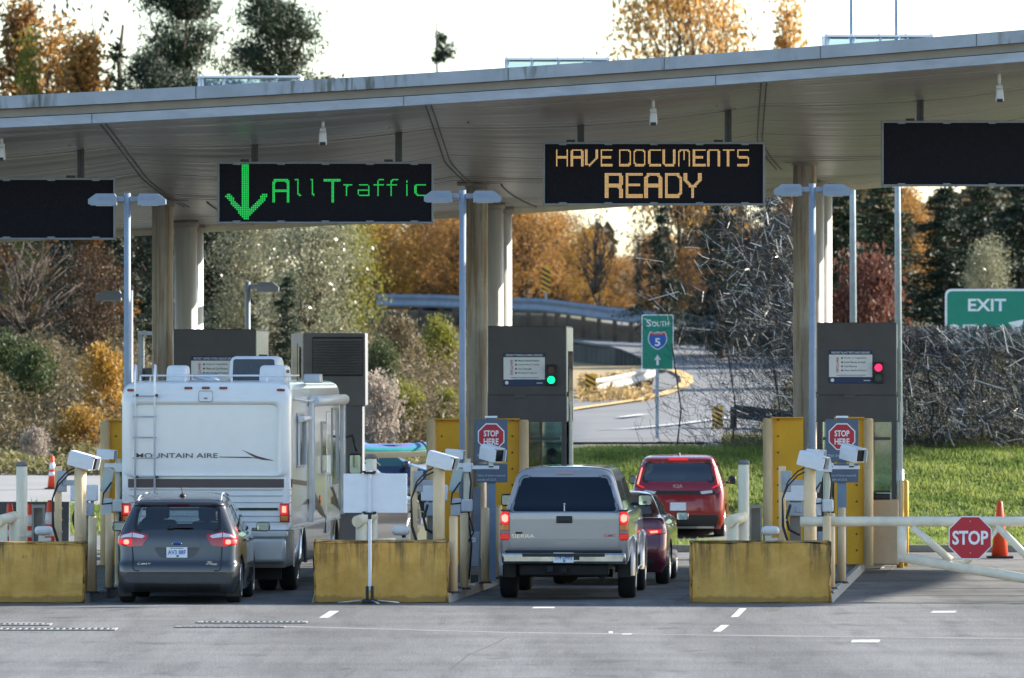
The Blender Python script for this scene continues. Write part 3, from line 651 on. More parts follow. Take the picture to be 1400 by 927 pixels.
# ================================================================ BOOTHS
boothglass = GLASS('booth_glass', (.62, .74, .72), .10)
darkpane = M('dark_pane', (.012, .018, .026), .08, var=0, spec=.8)
redlamp = emitter('signal_red_lit', (1., .012, .06), 1.3); greenlamp = emitter('signal_green_lit', (.0, .95, .18), 1.2)
reddim = M('signal_red_dark', (.07, .012, .018), .3, var=.1); greendim = M('signal_green_dark', (.008, .05, .035), .3, var=.1)
tarnish = M('tiny_print', (.10, .11, .12), .6, var=0)
def booth(px0, px1, ptop, Y, label, notice=None, signal=None, skew=.055, D=2.3, sign_px=None, sig_px=None):
    x0, x1 = PX(px0, Y), PX(px1, Y); W = x1-x0; cx = (x0+x1)/2; H = PZ(ptop, Y)-.115
    t = thing('inspection_booth', label, 'booth', (cx, Y, .115), -math.atan(skew), 'grey inspection booths under the canopy')
    hw = W/2; zw0, zw1 = 1.02, 2.36
    b = MB(); b.box((0, D/2, .51), (W, D, 1.02), .01); obj('base_panel', b, boothgrey, t)
    b = MB(); b.box((0, D/2, (zw1+2.80)/2), (W+.015, D, 2.80-zw1)); b.box((0, D/2, 2.805), (W-.03, D-.03, .03)); b.box((0, D/2, (2.81+H)/2), (W, D, H-2.81), .012)
    b.box((-.12, -.012, 2.79), (.19, .03, .06)); obj('upper_cladding', b, boothgrey, t)
    for s in (-1, 1):
        b = MB(); b.box((s*(hw+.006), D/2, (2.84+H)/2), (.012, D-.06, H-2.90)); obj('side_panel', b, steel, t)
        b = MB(); b.box((s*(hw+.014), D/2, 2.58), (.012, D-.02, .40)); obj('side_panel', b, steel, t)
        b = MB(); b.box((s*(hw+.02), D/2, H-1.05), (.016, D*.62, 1.25)); obj('side_louvre', b, darkpane, t)
    post = .075; z_ = (zw0+zw1)/2
    for sx in (-1, 1):
        for y in (post/2+.01, D-post/2-.01, D*.5): b = MB(); b.box((sx*(hw-post/2-.004), y, z_), (post, post, zw1-zw0-.002)); obj('window_post', b, boothgrey, t)
    for x, y in ((.02, .04), (.12, D-.04)): b = MB(); b.box((x, y, z_), (.05, .05, zw1-zw0-.002)); obj('window_mullion', b, boothgrey, t)
    b = MB(); b.box((0, .035, zw1-.28), (W-.2, .05, .05)); obj('window_transom', b, boothgrey, t)
    b = MB(); b.box((0, .03, z_), (W-.17, .008, zw1-zw0-.003)); obj('front_window', b, boothglass, t)
    b = MB(); b.box((0, D-.03, z_), (W-.17, .008, zw1-zw0-.003)); obj('rear_window', b, boothglass, t)
    for s in (-1, 1):
        b = MB(); b.box((s*(hw-.03), D*.27, z_), (.008, D*.4, zw1-zw0-.003)); b.box((s*(hw-.03), D*.73, z_), (.008, D*.4, zw1-zw0-.003)); obj('side_window', b, boothglass, t)
    b = MB(); b.box((hw+.03, D*.5, 1.25), (.03, .85, 2.2)); b.box((hw+.048, D*.5, 1.7), (.01, .65, 1.1)); obj('sliding_door', b, steel, t)
    b = MB(); b.box((-.1, D*.55, 1.0+.03), (W-.4, .5, .03)); b.box((-.3, D*.5, 1.2), (.3, .04, .24)); obj('desk', b, darkmetal, t)
    b = MB(); b.box((hw+.08, .12, 1.55), (.03, .03, 2.3)); obj('side_rail', b, steel, t)
    if notice:
        head, items, foot, (a0, b0, a1, b1) = notice
        nx0, nx1, nz1, nz0 = PX(a0, Y)-cx, PX(a1, Y)-cx, PZ(b0, Y)-.115, PZ(b1, Y)-.115; nw, nh = nx1-nx0, nz1-nz0; nc = (nx0+nx1)/2
        b = MB(); b.box((nc, -.012, (nz0+nz1)/2), (nw, .016, nh), .004); nb = obj('notice_board', b, navy, t)
        b = MB(); b.box((nc, -.023, nz0+nh*.53), (nw*.985, .004, nh*.68)); obj('notice_field', b, signwhite, nb)
        text('notice_heading', head, signwhite, nb, (nc, -.022, nz1-nh*.068), nh*.062, nw*.87, .012)
        text('notice_word', 'DECLARE', inkred, nb, (nx0+nw*.20, -.026, nz0+nh*.56), nw*.055, nh*.46, .02, upright=True)
        for i, it in enumerate(items):
            zz = nz1-nh*(.235+.125*i)
            text('notice_item', it, signink, nb, (nx0+nw*.36, -.026, zz), nh*.055, min(nw*.5, nw*.026*len(it)), .015, align='L')
            q = MB(); q.cyl((nx0+nw*.305, -.0255, zz), (nx0+nw*.305, -.027, zz), nh*.030, n=7); obj('notice_symbol', q, signink, nb)
        q = MB()
        for j in range(2): q.box((nc+.01, -.0262, nz0+nh*(.245-.055*j)), (nw*(.66-.12*j), .001, nh*.018))
        obj('notice_small_print', q, tarnish, nb)
        q = MB(); q.cyl((nx0+nw*.085, -.0205, nz0+nh*.095), (nx0+nw*.085, -.0225, nz0+nh*.095), nh*.055, n=18); q.box((nx0+nw*.87, -.0215, nz0+nh*.085), (nw*.15, .002, nh*.02)); obj('notice_seal', q, signwhite, nb)
    if signal:
        a0, b0, a1, b1 = sig_px; sx0, sx1, sz1, sz0 = PX(a0, Y)-cx, PX(a1, Y)-cx, PZ(b0, Y)-.115, PZ(b1, Y)-.115; scx = (sx0+sx1)/2; h = sz1-sz0
        b = MB(); b.box((scx, -.04, (sz0+sz1)/2), (sx1-sx0, .08, h), .012); sg = obj('traffic_signal', b, black, t)
        for k, (zz, lit, mm) in enumerate(((sz0+h*.74, signal == 'red', (redlamp, reddim)), (sz0+h*.27, signal == 'green', (greenlamp, greendim)))):
            b = MB(); b.cyl((scx, -.081, zz), (scx, -.092, zz), (sx1-sx0)*.36, n=20); obj('red_lens' if k == 0 else 'green_lens', b, mm[0] if lit else mm[1], sg)
            b = MB(); r_ = (sx1-sx0)*.42; b.grid([[(scx+r_*math.cos(a), y, zz+r_*math.sin(a)) for a in np.linspace(-.3, math.pi+.3, 14)] for y in (-.08, -.15)]); obj('visor', b, black, sg)
    return t
booth(237, 350, 450, 123.2, 'grey inspection booth behind the motorhome with its notice half hidden', ('PROTECT UNITED STATES AGRICULTURE', ['Fruits & Vegetables', 'Plants & Cut Flowers', 'Meat & Animal Products', 'Seeds & Soil'], None, (261, 487, 320, 534)), 'green', sig_px=(322, 500, 337, 530))
booth(667, 774, 445.5, 123.2, 'grey inspection booth with a green signal lit, silver pickup in front', ('PREVENT FOREIGN ANIMAL DISEASES', ['Meat & Animal Products', 'Animal Hides & Trophies', 'Live Animals', 'Biological Agents'], None, (688, 482.5, 745.5, 527.5)), 'green', sig_px=(747, 498.5, 761, 527))
booth(1117, 1225.5, 441, 123.2, 'grey inspection booth with a red signal lit, swing gate in front', ('PREVENT PLANT PESTS AND DISEASES', ['Fruits or Vegetables', 'Live Plants & Soil', 'Cut Flowers', 'Nuts, Seeds & Grains'], None, (1133, 479, 1193, 524)), 'red', sig_px=(1194, 495, 1208, 524))
# louvred plant cabinet seen to the right of the motorhome
Y = 131.; t = thing('louvred_booth', 'dark grey louvred booth standing just right of the motorhome roof', 'booth', (PX(457, Y), Y, 0), 0)
hw = (PX(500, Y)-PX(414, Y))/2; H = PZ(455, Y); zc = PZ(555, Y)
slg = M('louvre_cladding', (.15, .16, .18), .5, var=.1, vs=2)
b = MB(); b.box((0, 1, (zc+H)/2), (2*hw, 2, H-zc), .02); b.box((-.02, 1, zc/2), (2*hw-.08, 1.9, zc-.01)); obj('cladding', b, slg, t)
b = MB(); b.grid([[(-hw-.002, .02, zc), (-hw-.26, 1.7, zc)], [(-hw-.002, .02, H-.01), (-hw-.26, 1.7, H-.01)]], False); obj('angled_side', b, M('angled_side', (.16, .15, .15), .5, var=.1), t)
b = MB(); b.grid([[(-hw-.06, .30, zc+.5), (-hw-.21, 1.28, zc+.5)], [(-hw-.06, .30, H-.25), (-hw-.21, 1.28, H-.25)]], False); b.bm.transform(Matrix.Translation((-.012, -.008, 0))); obj('side_window', b, darkpane, t)
zl1, zl0 = PZ(463, Y), PZ(512, Y)
for i in range(13):
    z = zl0+(zl1-zl0)*(i+.5)/13; b = MB(); b.box((.06, -.025, z), (2*hw*.78, .012, .052), rot=Matrix.Rotation(R(-42), 3, 'X')); obj('louvre_slat', b, slg, t)
b = MB(); b.box((.06, -.006, (zl0+zl1)/2), (2*hw*.8, .01, zl1-zl0+.06)); obj('louvre_recess', b, M('louvre_dark', (.02, .022, .027), .7, var=.1), t)
b = MB(); b.box((.32, -.006, PZ(527, Y)), (.16, .012, .06)); b.box((-.3, .038, zc-.85), (.5, .012, 1.4)); obj('door_panel', b, slg, t)
Y = 134.; t = thing('glazed_shelter', 'narrow grey glazed frame seen left of the first concrete column', 'shelter', (PX(205, Y), Y, 0))
b = MB()
for x in (-.16, .16): b.box((x, 0, 2.0), (.07, .8, 4.0))
b.box((0, 0, 4.03), (.4, .85, .07)); obj('frame', b, galv, t)
b = MB(); b.box((0, .1, 1.7), (.248, .02, 3.38)); obj('pane', b, M('shelter_pane', (.10, .14, .20), .2, var=.1), t)
# officer standing inside the middle booth
def skin_body(name, verts, edges, m, parent, sub=2, root=0):
    me = bpy.data.meshes.new(name); me.from_pydata([v[0] for v in verts], edges, []); bm = bmesh.new(); bm.from_mesh(me); ly = bm.verts.layers.skin.verify(); bm.verts.ensure_lookup_table()
    for v_, d in zip(bm.verts, verts): r = d[1]; v_[ly].radius = r if isinstance(r, tuple) else (r, r); v_[ly].use_root = v_.index == root
    bm.to_mesh(me); bm.free(); o = bpy.data.objects.new(name, me); COL.objects.link(o)
    o.modifiers.new('s', 'SKIN').use_smooth_shade = True; s2 = o.modifiers.new('u', 'SUBSURF'); s2.levels = sub; s2.render_levels = sub
    dg = bpy.context.evaluated_depsgraph_get(); m2 = bpy.data.meshes.new_from_object(o.evaluated_get(dg)); bpy.data.objects.remove(o); bpy.data.meshes.remove(me)
    for p in m2.polygons: p.use_smooth = True
    return obj(name, m2, m, parent)
skinm = M('skin', (.42, .24, .17), .5, var=.08); uniform = M('dark_uniform', (.012, .016, .028), .8, var=.15); hairm = M('dark_hair', (.02, .016, .013), .7, var=.2)
t = thing('person', 'person in dark uniform and pale face mask standing inside the middle booth', 'person', (PX(755, 124.2), 124.2, .135+.135), R(25))
V = [((0, 0, .93), .13), ((0, 0, 1.12), (.15, .12)), ((0, .01, 1.30), (.18, .12)), ((0, .015, 1.42), .07), ((0, .01, 1.50), .06), ((0, -.005, 1.58), (.075, .085)), ((0, -.005, 1.66), (.078, .09)),
     ((.09, 0, .88), .095), ((.11, -.01, .48), .065), ((.11, .02, .08), .045), ((.12, -.12, .04), .04), ((-.09, 0, .88), .095), ((-.11, -.01, .48), .065), ((-.11, .02, .08), .045), ((-.12, -.12, .04), .04),
     ((.19, .01, 1.37), .062), ((.25, .0, 1.10), .045), ((.20, -.20, .95), .034), ((.17, -.28, .94), .032), ((-.19, .01, 1.37), .062), ((-.25, .0, 1.10), .045), ((-.20, -.20, .95), .034), ((-.17, -.28, .94), .032)]
E = [(0, 1), (1, 2), (2, 3), (3, 4), (4, 5), (5, 6), (0, 7), (7, 8), (8, 9), (9, 10), (0, 11), (11, 12), (12, 13), (13, 14), (2, 15), (15, 16), (16, 17), (17, 18), (2, 19), (19, 20), (20, 21), (21, 22)]
bd = skin_body('body', V, E, [uniform, skinm], t)
for p in bd.data.polygons:
    c = p.center; p.material_index = 1 if c.z > 1.44 or (c.y < -.17 and .8 < c.z < 1.1) else 0
b = MB(); b.ball((0, .015, 1.675), (.088, .10, .085)); b.ball((0, .05, 1.62), (.085, .07, .08)); obj('hair', b, hairm, t)
b = MB(); b.ball((0, -.075, 1.565), (.062, .04, .05)); obj('face_mask', b, M('mask_fabric', (.55, .68, .72), .7, var=.05), t)
b = MB(); b.ball((0, -.098, 1.615), (.014, .018, .02)); obj('nose', b, skinm, t)
b = MB()
for s in (-1, 1): b.ball((s*.032, -.083, 1.64), (.014, .01, .008))
obj('eye', b, black, t)
for s in (-1, 1):
    b = MB(); b.ball((s*.084, .005, 1.61), (.012, .025, .033)); obj('ear', b, skinm, t)
    h = []; base = Vector((s*.17, -.29, .94))
    b = MB()
    for k in range(4):
        a = base+Vector((s*(-.03+.02*k), -.02, .012-.004*k)); l_ = (.07, .08, .075, .06)[k]; b.tube([a, a+Vector((0, -l_*.5, .004)), a+Vector((0, -l_*.85, -.018)), a+Vector((0, -l_, -.045))], [.009, .009, .008, .007], 6)
    a = base+Vector((-s*.035, .015, 0)); b.tube([a, a+Vector((-s*.03, -.03, -.005)), a+Vector((-s*.035, -.06, -.015))], [.011, .010, .008], 6)
    obj('fingers', b, skinm, t)
# ================================================================ ISLAND FURNITURE
WH = {'A': ('on the left island', 'left'), 'B': ('on the middle island', 'middle'), 'C': ('on the right island', 'right')}
def IX(px, Y, k): return PX(px, Y)+IS[k]+{'A': .0, 'B': 0, 'C': -.10}[k]
# concrete blocks
for k, (a, c, yt, yb, lab) in {'A': (-68, 115, 742, 825.5, 'stained yellow concrete block at the left edge, left of the grey hatchback'), 'B': (430, 612, 740.5, 826, 'stained yellow concrete block between the motorhome and the silver pickup'),
                               'C': (945, 1135.5, 741, 829, 'stained yellow concrete block in front of the swing gate')}.items():
    Y = 104.98; x0, x1 = PX(a, Y), PX(c, Y); h = PZ(yt, Y)
    b = MB(); b.box((0, .29, h/2), (x1-x0, .62, h), .018)
    bmesh.ops.subdivide_edges(b.bm, edges=b.bm.edges[:], cuts=5, use_grid_fill=True)
    rj = np.random.default_rng(ord(k))
    for v_ in b.bm.verts: v_.co += Vector(rj.normal(0, .0045, 3))*(2.2 if v_.co.z > h*.97 or abs(v_.co.x) > (x1-x0)*.485 else 1)
    o = obj('concrete_block', b, blockmat, None, ((x0+x1)/2, Y, 0)); tag(o, lab, 'concrete block', 'yellow concrete blocks at the island noses')
cable = M('cable_black', (.02, .02, .022), .6, var=.1)
def post(b, x, y, h, r, n=18):
    b.cyl((x, y, 0), (x, y, h-.02), r, n=n); b.cyl((x, y, h-.02), (x, y, h), r, r*.82, n=n)
def cam_box(t, c, yaw, pitch, L_, W_, H_, lens=True, name='camera_head', hood=True, mm=None):
    """weather housing: long box with chamfered lid; local +x is the viewing end"""
    Mx = Matrix.Translation(c) @ Matrix.Rotation(yaw, 4, 'Z') @ Matrix.Rotation(pitch, 4, 'Y')
    b = MB(); b.T = Mx
    sec = [(-W_/2, -H_/2), (W_/2, -H_/2), (W_/2, H_*.30), (W_*.36, H_/2), (-W_*.36, H_/2), (-W_/2, H_*.30)]
    b.prismx(sec, -L_/2, L_/2)
    if hood:
        for q in (1, -1): b.box((L_/2+.03, q*(W_/2-.006), H_*-.02), (.06, .012, H_*.8))
        b.box((L_/2+.03, 0, H_/2-.006), (.06, W_*.72, .012))
    b.box((0, -W_/2-.004, -H_*.12), (L_*.25, .008, H_*.10))
    o = obj(name, b, mm or whitem, t, sharp=30)
    if lens:
        b = MB(); b.T = Mx; b.box((L_/2+.003, 0, -.01), (.006, W_*.8, H_*.78)); obj('lens_window', b, M('lens_glass', (.004, .004, .005), .15, var=0), o)
    return o
stripe_white = whitem
for k in 'ABC':
    wh, nm = WH[k]
    near = {'A': 'left island beside the grey hatchback', 'B': 'middle island left of the silver pickup', 'C': 'right island behind the white gate'}[k]
    zi = .115
    # four slim bollards along the kerb
    for j, (px, Y, r, ptop, ordn) in enumerate(((620, 105.75, .062, 706, 'nearest'), (634.5, 107.7, .063, 701.7, 'second'), (663.5, 110.8, .062, 694, 'third'), (681, 113.2, .062, 691, 'farthest'))):
        if k == 'C' and j == 3: continue
        X = IX(px, Y, k); h = PZ(ptop, Y)-zi
        b = MB(); post(b, 0, 0, h, r); o = obj('bollard', b, beige, None, (X, Y, zi)); b2 = MB(); b2.cyl((0, 0, 0), (0, 0, .03), r+.05, r+.02, n=16); obj('base_grime', b2, M('base_rust', (.045, .033, .022), .9, var=.3), o)
        tag(o, f'slim beige bollard {wh}, the {ordn} from the yellow block along the kerb', 'bollard', 'slim beige bollards along the island kerbs')
    # licence reader on a stout post
    Y = 106.5; X = IX(600, Y, k); h = PZ(637.7, Y)-zi
    t = thing('plate_reader', f'white camera box on a stout beige post, {near}', 'camera post', (X, Y, zi), 0, 'white camera boxes on stout posts')
    b = MB(); post(b, 0, 0, h, .088, 24); b.cyl((0, -.0, .0), (0, 0, .03), .12, n=20); b.box((0, -.09, h-1.02), (.07, .02, .02)); b.cyl((0, -.086, h-.72), (0, -.094, h-.72), .01, n=8); obj('post', b, beige, t)
    hd = cam_box(t, (.03, -.02, h+.09), R(-24), R(14), .36, .22, .21, True)
    b = MB(); b.box((0, 0, h+.0), (.14, .14, .05)); obj('mount', b, steel, t)
    b = MB(); c0 = Vector((-.10, -.03, h-.02))
    for d in (0, .06): b.tube([c0+Vector((.02, -.06, -d*1.0)), c0+Vector((-.08, -.08, -.05-d)), c0+Vector((-.22, -.08, -.20-d)), c0+Vector((-.30, -.06, -.45)), c0+Vector((-.30+d*.3, -.05, -.85)), c0+Vector((-.20+d*.3, -.05, -1.18)), c0+Vector((-.18+d*.3, -.05, -h+.05))], .012, 6)
    obj('cable', b, cable, t)
    # timber-coloured side post with junction box
    Y = 107.3; X = IX(566, Y, k); h = PZ(637.5, Y)-zi
    t = thing('junction_post', f'slim beige post with a grey junction box, {near}', 'post', (X, Y, zi), 0, 'slim posts with junction boxes')
    b = MB(); b.box((0, 0, h/2), (.10, .10, h), .01)
    for i in range(6): b.box((.02, -.052, .35+i*.17), (.1, .012, .02))
    obj('post', b, beige, t)
    b = MB(); b.box((.06, -.07, h-.22), (.14, .07, .31), .01); b.cyl((.05, -.105, h-.2), (.05, -.16, h-.2), .045, n=12); b.box((.2, -.10, h-.24), (.26, .05, .08), .01); obj('junction_box', b, greybox, t)
    # white electrical cabinet behind the post
    Y = 109.0; X = IX(594, Y, k)
    t = thing('electrical_cabinet', f'white electrical cabinet on a beige stand, {near}', 'cabinet', (X, Y, zi), 0, 'white electrical cabinets on the islands')
    z1, z0 = PZ(663, Y)-zi, PZ(685, Y)-zi
    b = MB(); b.box((0, 0, (z0+z1)/2), (.40, .26, z1-z0), .02); obj('cabinet', b, whitem, t)
    b = MB(); b.box((-.02, .02, z0/2-.002), (.16, .14, z0-.004)); b.box((.12, .02, z0/2-.002), (.05, .05, z0-.004)); obj('stand', b, M('stand_taupe', (.22, .19, .15), .6, var=.15), t)
    b = MB(); b.box((0, -.135, z0-.12), (.30, .05, .2), .01); b.box((.02, -.165, z0-.12), (.09, .03, .1), .02); obj('meter_box', b, greybox, t)
    b = MB(); b.tube([(-.1, -.15, z0-.05), (-.16, -.17, z0-.25), (-.12, -.18, z0-.42), (.04, -.16, z0-.5)], .022, 6); obj('conduit', b, cable, t)
    # slim mast carrying two cameras
    Y = 109.6; X = IX(638.5, Y, k); h = PZ(627, Y)-zi
    t = thing('camera_mast', f'slim mast with two hooded white cameras, {near}', 'camera mast', (X, Y, zi), 0, 'camera masts on the islands')
    b = MB(); b.cyl((0, 0, 0), (0, 0, h), .055, n=14); b.box((0, 0, .015), (.24, .24, .03)); obj('mast', b, palebeige, t)
    b = MB(); za = PZ(639, Y)-zi; b.box((.24, -.06, za), (.48, .05, .055), .008); b.box((-.06, -.06, za+.03), (.3, .05, .07), .008); b.box((0, -.03, za), (.13, .13, .14), .01); obj('arm', b, whitem, t)
    cam_box(t, (-.20, -.05, PZ(621, Y)-zi), R(-18), R(4), .22, .15, .15, True, hood=True)
    cam_box(t, (.37, -.06, PZ(619.5, Y)-zi), R(-52), R(10), .33, .21, .22, True, hood=True)
    b = MB(); b.box((.36, -.05, za+.05), (.07, .07, .1)); obj('camera_mount', b, steel, t)
    b = MB(); b.box((-.165, -.09, PZ(656, Y)-zi), (.15, .025, .36), .006, rot=Matrix.Rotation(R(13), 3, 'Y')); obj('flat_antenna', b, M('antenna_pale', (.45, .50, .46), .45, var=.05), t)
    b = MB(); b.box((-.0, -.09, PZ(691, Y)-zi), (.17, .14, .19), .02); b.box((-.17, -.07, PZ(693, Y)-zi), (.15, .1, .26), .01); obj('control_box', b, offwhite, t)
    b = MB(); b.tube([(-.1, -.1, h-.35), (-.22, -.12, h-.52), (-.24, -.12, h-.68), (-.05, -.12, h-.66)], .014, 6); b.tube([(.02, -.07, h-.1), (.06, -.09, h-.35), (.02, -.08, h-.9), (.07, -.09, h-1.3), (.03, -.08, .1)], .014, 6); b.tube([(.03, -.07, h-.85), (.10, -.09, h-1.1), (.02, -.08, h-1.25)], .012, 6); obj('cable', b, cable, t)
    # low grey cabinet
    Y = 111.2; X = IX(644, Y, k)
    z1 = PZ(727, Y)-zi
    t = thing('low_cabinet', f'low grey equipment cabinet with a small label, {near}', 'cabinet', (X, Y, zi), 0, 'low grey cabinets on the islands')
    b = MB(); b.box((0, 0, z1/2+.12), (.26, .24, z1-.24), .012); obj('cabinet', b, greybox, t)
    b = MB(); b.box((.0, 0, .06), (.22, .2, .12)); obj('plinth', b, darkmetal, t)
    b = MB(); b.box((.02, -.123, z1-.12), (.10, .004, .07)); lb = obj('label_plate', b, signwhite, t)
    text('label_text', 'L30' if k != 'B' else 'L31', inkred, lb, (.02, -.126, z1-.12), .035, .06)
    # STOP HERE board
    Y = 112.6; X = IX(671.5, Y, k); zc = PZ(597, Y)-zi
    zt, zm, zb = PZ(573, Y)-zi, PZ(631.5, Y)-zi, PZ(660.5, Y)-zi
    t = thing('stop_here_sign', f'blue grey STOP HERE board standing {wh}', 'stop sign', (X, Y, zi), 0, 'STOP HERE boards on the islands')
    b = MB(); b.box((0, 0, (zt+zm)/2), (.51, .03, zt-zm), .004); bo = obj('board', b, slate, t)
    def octa(r): return [(r/math.cos(math.pi/8)*math.cos(math.pi/8+i*math.pi/4), zc+r/math.cos(math.pi/8)*math.sin(math.pi/8+i*math.pi/4)) for i in range(8)]
    b = MB(); b.prism(octa(.205), -.021, -.016); obj('octagon_rim', b, signwhite, bo)
    b = MB(); b.prism(octa(.188), -.025, -.0215); obj('octagon_face', b, signred, bo)
    text('stop_lettering', 'STOP', signwhite, bo, (0, -.026, zc+.05), .095, .23, .025)
    text('stop_lettering', 'HERE', signwhite, bo, (0, -.026, zc-.075), .095, .23, .025)
    text('board_lettering', 'Wait Until', M('board_text', (.42, .47, .52), .6, var=0), bo, (-.12, -.018, zc-.29), .045, .2, .01)
    b = MB(); b.box((.012, 0, (zm+zb)/2-.01), (.486, .03, zm-zb-.04), .004); lo = obj('lower_board', b, slate, t)
    text('board_lettering', 'Value of items acquired', MATS['board_text'], lo, (.0, -.018, zb+.115), .042, .43, .012)
    text('board_lettering', 'outside of U.S.A.', MATS['board_text'], lo, (-.065, -.018, zb+.055), .036, .30, .012)
    b = MB(); b.box((0, .05, zt/2), (.14, .06, zt+.04)); 
    for i in range(4): b.box((0, .017, .7+i*.17), (.02, .006, .07))
    obj('post', b, M('sign_post_blue', (.17, .23, .31), .5, var=.1), t)
    b = MB(); b.box((.0, 0, zt+.035), (.19, .03, .03)); obj('top_clip', b, signwhite, t)
    b = MB(); b.box((-.22, .09, (zb-.08)/2+.15), (.11, .09, zb-.35)); obj('conduit_channel', b, M('channel_slate', (.13, .16, .2), .5, var=.1), t)
    # pipe guard, tall capped bollard, gate operator stub
    Y = 106.2; X = IX(491, Y, k)
    zt = PZ(704.5, Y)-zi
    t = thing('pipe_guard', f'low cream pipe guard bent over {wh} behind the yellow block', 'pipe guard', (X, Y, zi), 0, 'cream pipe guards behind the blocks')
    b = MB(); b.cyl((-.03, -.1, zt-.09), (.20, .34, zt-.03), .085, n=20); obj('rail', b, palebeige, t)
    b = MB(); b.cyl((.03, .04, 0), (.03, .04, zt-.1), .082, n=18); obj('upright', b, palebeige, t)
    b = MB(); b.cyl((.19, .3, 0), (.19, .3, zt-.06), .075, n=18); obj('upright', b, palebeige, t)
    Y = 107.6; X = IX(507.5 if k == 'B' else 515, Y, k)
    h = PZ({'A': 632.5, 'B': 622, 'C': 630}[k], Y)-zi
    t = thing('capped_bollard', f'tall cream bollard with a weathered cap {wh}', 'bollard', (X, Y, zi), 0, 'tall cream bollards with caps')
    b = MB(); b.cyl((0, 0, 0), (0, 0, h-.05), .082, n=20); b.cyl((0, 0, h*.42), (0, 0, h*.42+.02), .086, n=20); b.box((0, -.085, h*.42), (.1, .01, .02)); obj('pipe', b, palebeige, t)
    b = MB(); b.lathe([(.085, h-.055), (.087, h-.02), (.06, h+.01), (.0001, h+.015)], 18); obj('cap', b, M('cap_lead', (.16, .155, .145), .7, var=.3, vs=12), t)
    Y = 106.9; X = IX(548, Y, k); z = PZ(725.5, Y)-zi
    t = thing('gate_operator', f'small white rounded operator housing {wh} behind the yellow block', 'gate operator', (X, Y, zi), 0, 'white operator housings on the islands')
    b = MB(); b.box((0, 0, z), (.26, .2, .13), .05); obj('housing', b, offwhite, t)
    b = MB(); b.box((-.03, 0, (z-.07)/2), (.09, .09, z-.07)); b.box((.05, 0, z-.13), (.12, .1, .05)); obj('stand', b, steel, t)
    if k != 'B':
        Y = 108.3; X = IX(534.5, Y, k); h = PZ(690, Y)-zi
        b = MB()
        for s in (-1, 1): b.box((s*.08, 0, h/2), (.03, .12, h))
        b.box((0, .05, h/2), (.128, .02, h)); b.box((0, -.03, h-.03), (.13, .06, .04))
        tag(obj('steel_channel', b, M('channel_taupe', (.30, .27, .22), .6, var=.12), None, (X, Y, zi)), f'short taupe steel channel post {wh}', 'post', 'taupe channel posts')
# blank white board on a wheeled tripod in front of the middle block
Y = 104.45; X = PX(505.5, Y)
t = thing('board_stand', 'blank white board on a tripod stand before the middle yellow block', 'sign stand', (X, Y, .004))
x0, x1, z1, z0 = PX(469.5, Y)-X, PX(556.5, Y)-X, PZ(648, Y), PZ(701.5, Y)
b = MB(); b.box(((x0+x1)/2, .03, (z0+z1)/2), (x1-x0, .012, z1-z0), .003); obj('board', b, M('board_white', (.74, .76, .79), .5, var=.04), t)
b = MB(); b.box((0, 0, (.2+z1)/2+.02), (.045, .03, z1-.2+.05), .006); b.box((0, 0, .95), (.032, .034, .02)); obj('pole', b, M('pole_white', (.70, .71, .74), .4, var=.05), t)
b = MB()
for z in (z1+.012, z0-.01): b.box((0, .0, z), (.17, .07, .03), .008); b.box((-.08, -.02, z+.015), (.05, .03, .03)); b.box((.07, -.01, z+.012), (.05, .03, .03))
b.box((0, 0, z0-.055), (.05, .06, .07)); obj('clamp', b, black, t)
b = MB()
for s in (-1, 1): b.box((s*.036, -.01, .155), (.045, .06, .20), .01)
b.box((0, 0, .035), (.22, .12, .06), .015); obj('base', b, black, t)
for sx, sy in ((-.45, .12), (.42, .12), (.14, -.28)):
    b = MB(); b.tube([(sx*.2, sy*.2, .05), (sx, sy, .012)], .011, 8); obj('foot', b, steel, t)
# swing gate
Y = 105.9; zt = PZ(713, Y)
def gz(px, py): return (PX(px, Y), PZ(py, Y))
gx = PX(1094, Y)
t = thing('swing_gate', 'long white tubular swing gate across the closed right lane', 'gate', (PX(1700, Y), Y, 0))
ox = PX(1700, Y)
def seg(name, a, c, r, bevel=True):
    b = MB(); p, q = gz(*a), gz(*c); b.cyl((p[0]-ox, 0, p[1]), (q[0]-ox, 0, q[1]), r, n=22); return obj(name, b, M('gate_paint', (.76, .68, .53), .5, var=.12, vs=3), t)
seg('top_rail', (1094, 713), (1700, 713), .072); seg('end_upright', (1233, 719), (1233, 768), .070); seg('bottom_rail', (1227, 761), (1700, 842), .072)
seg('diagonal', (1247, 720), (1300, 766), .055); seg('diagonal', (1366, 720), (1318, 772), .045); seg('diagonal', (1362, 718), (1440, 797), .055); seg('diagonal', (1500, 718), (1570, 815), .055)
b = MB(); b.cyl((0, 0, 0), (0, 0, 1.5), .11, n=22); obj('hinge_post', b, beige, t)
b = MB(); xg, zg = gz(1326, 735)
def oct2(r): return [(xg-ox+r/math.cos(math.pi/8)*math.cos(math.pi/8+i*math.pi/4), zg+r/math.cos(math.pi/8)*math.sin(math.pi/8+i*math.pi/4)) for i in range(8)]
t2 = thing('stop_sign', 'red octagonal STOP sign fixed on the white swing gate', 'stop sign', (xg, Y-.085, zg)); ox = xg; zz = zg; zg = 0
b.prism(oct2(.312), -.004, .006); obj('rim', b, signwhite, t2)
b = MB(); b.prism(oct2(.297), -.008, -.0045); obj('face', b, signred, t2)
text('lettering', 'STOP', signwhite, t2, (0, -.0095, 0), .205, .52, .028)
b = MB()
for z in (.24, -.22): b.cyl((0, -.008, z), (0, -.014, z), .008, n=8)
obj('bolts', b, steel, t2)
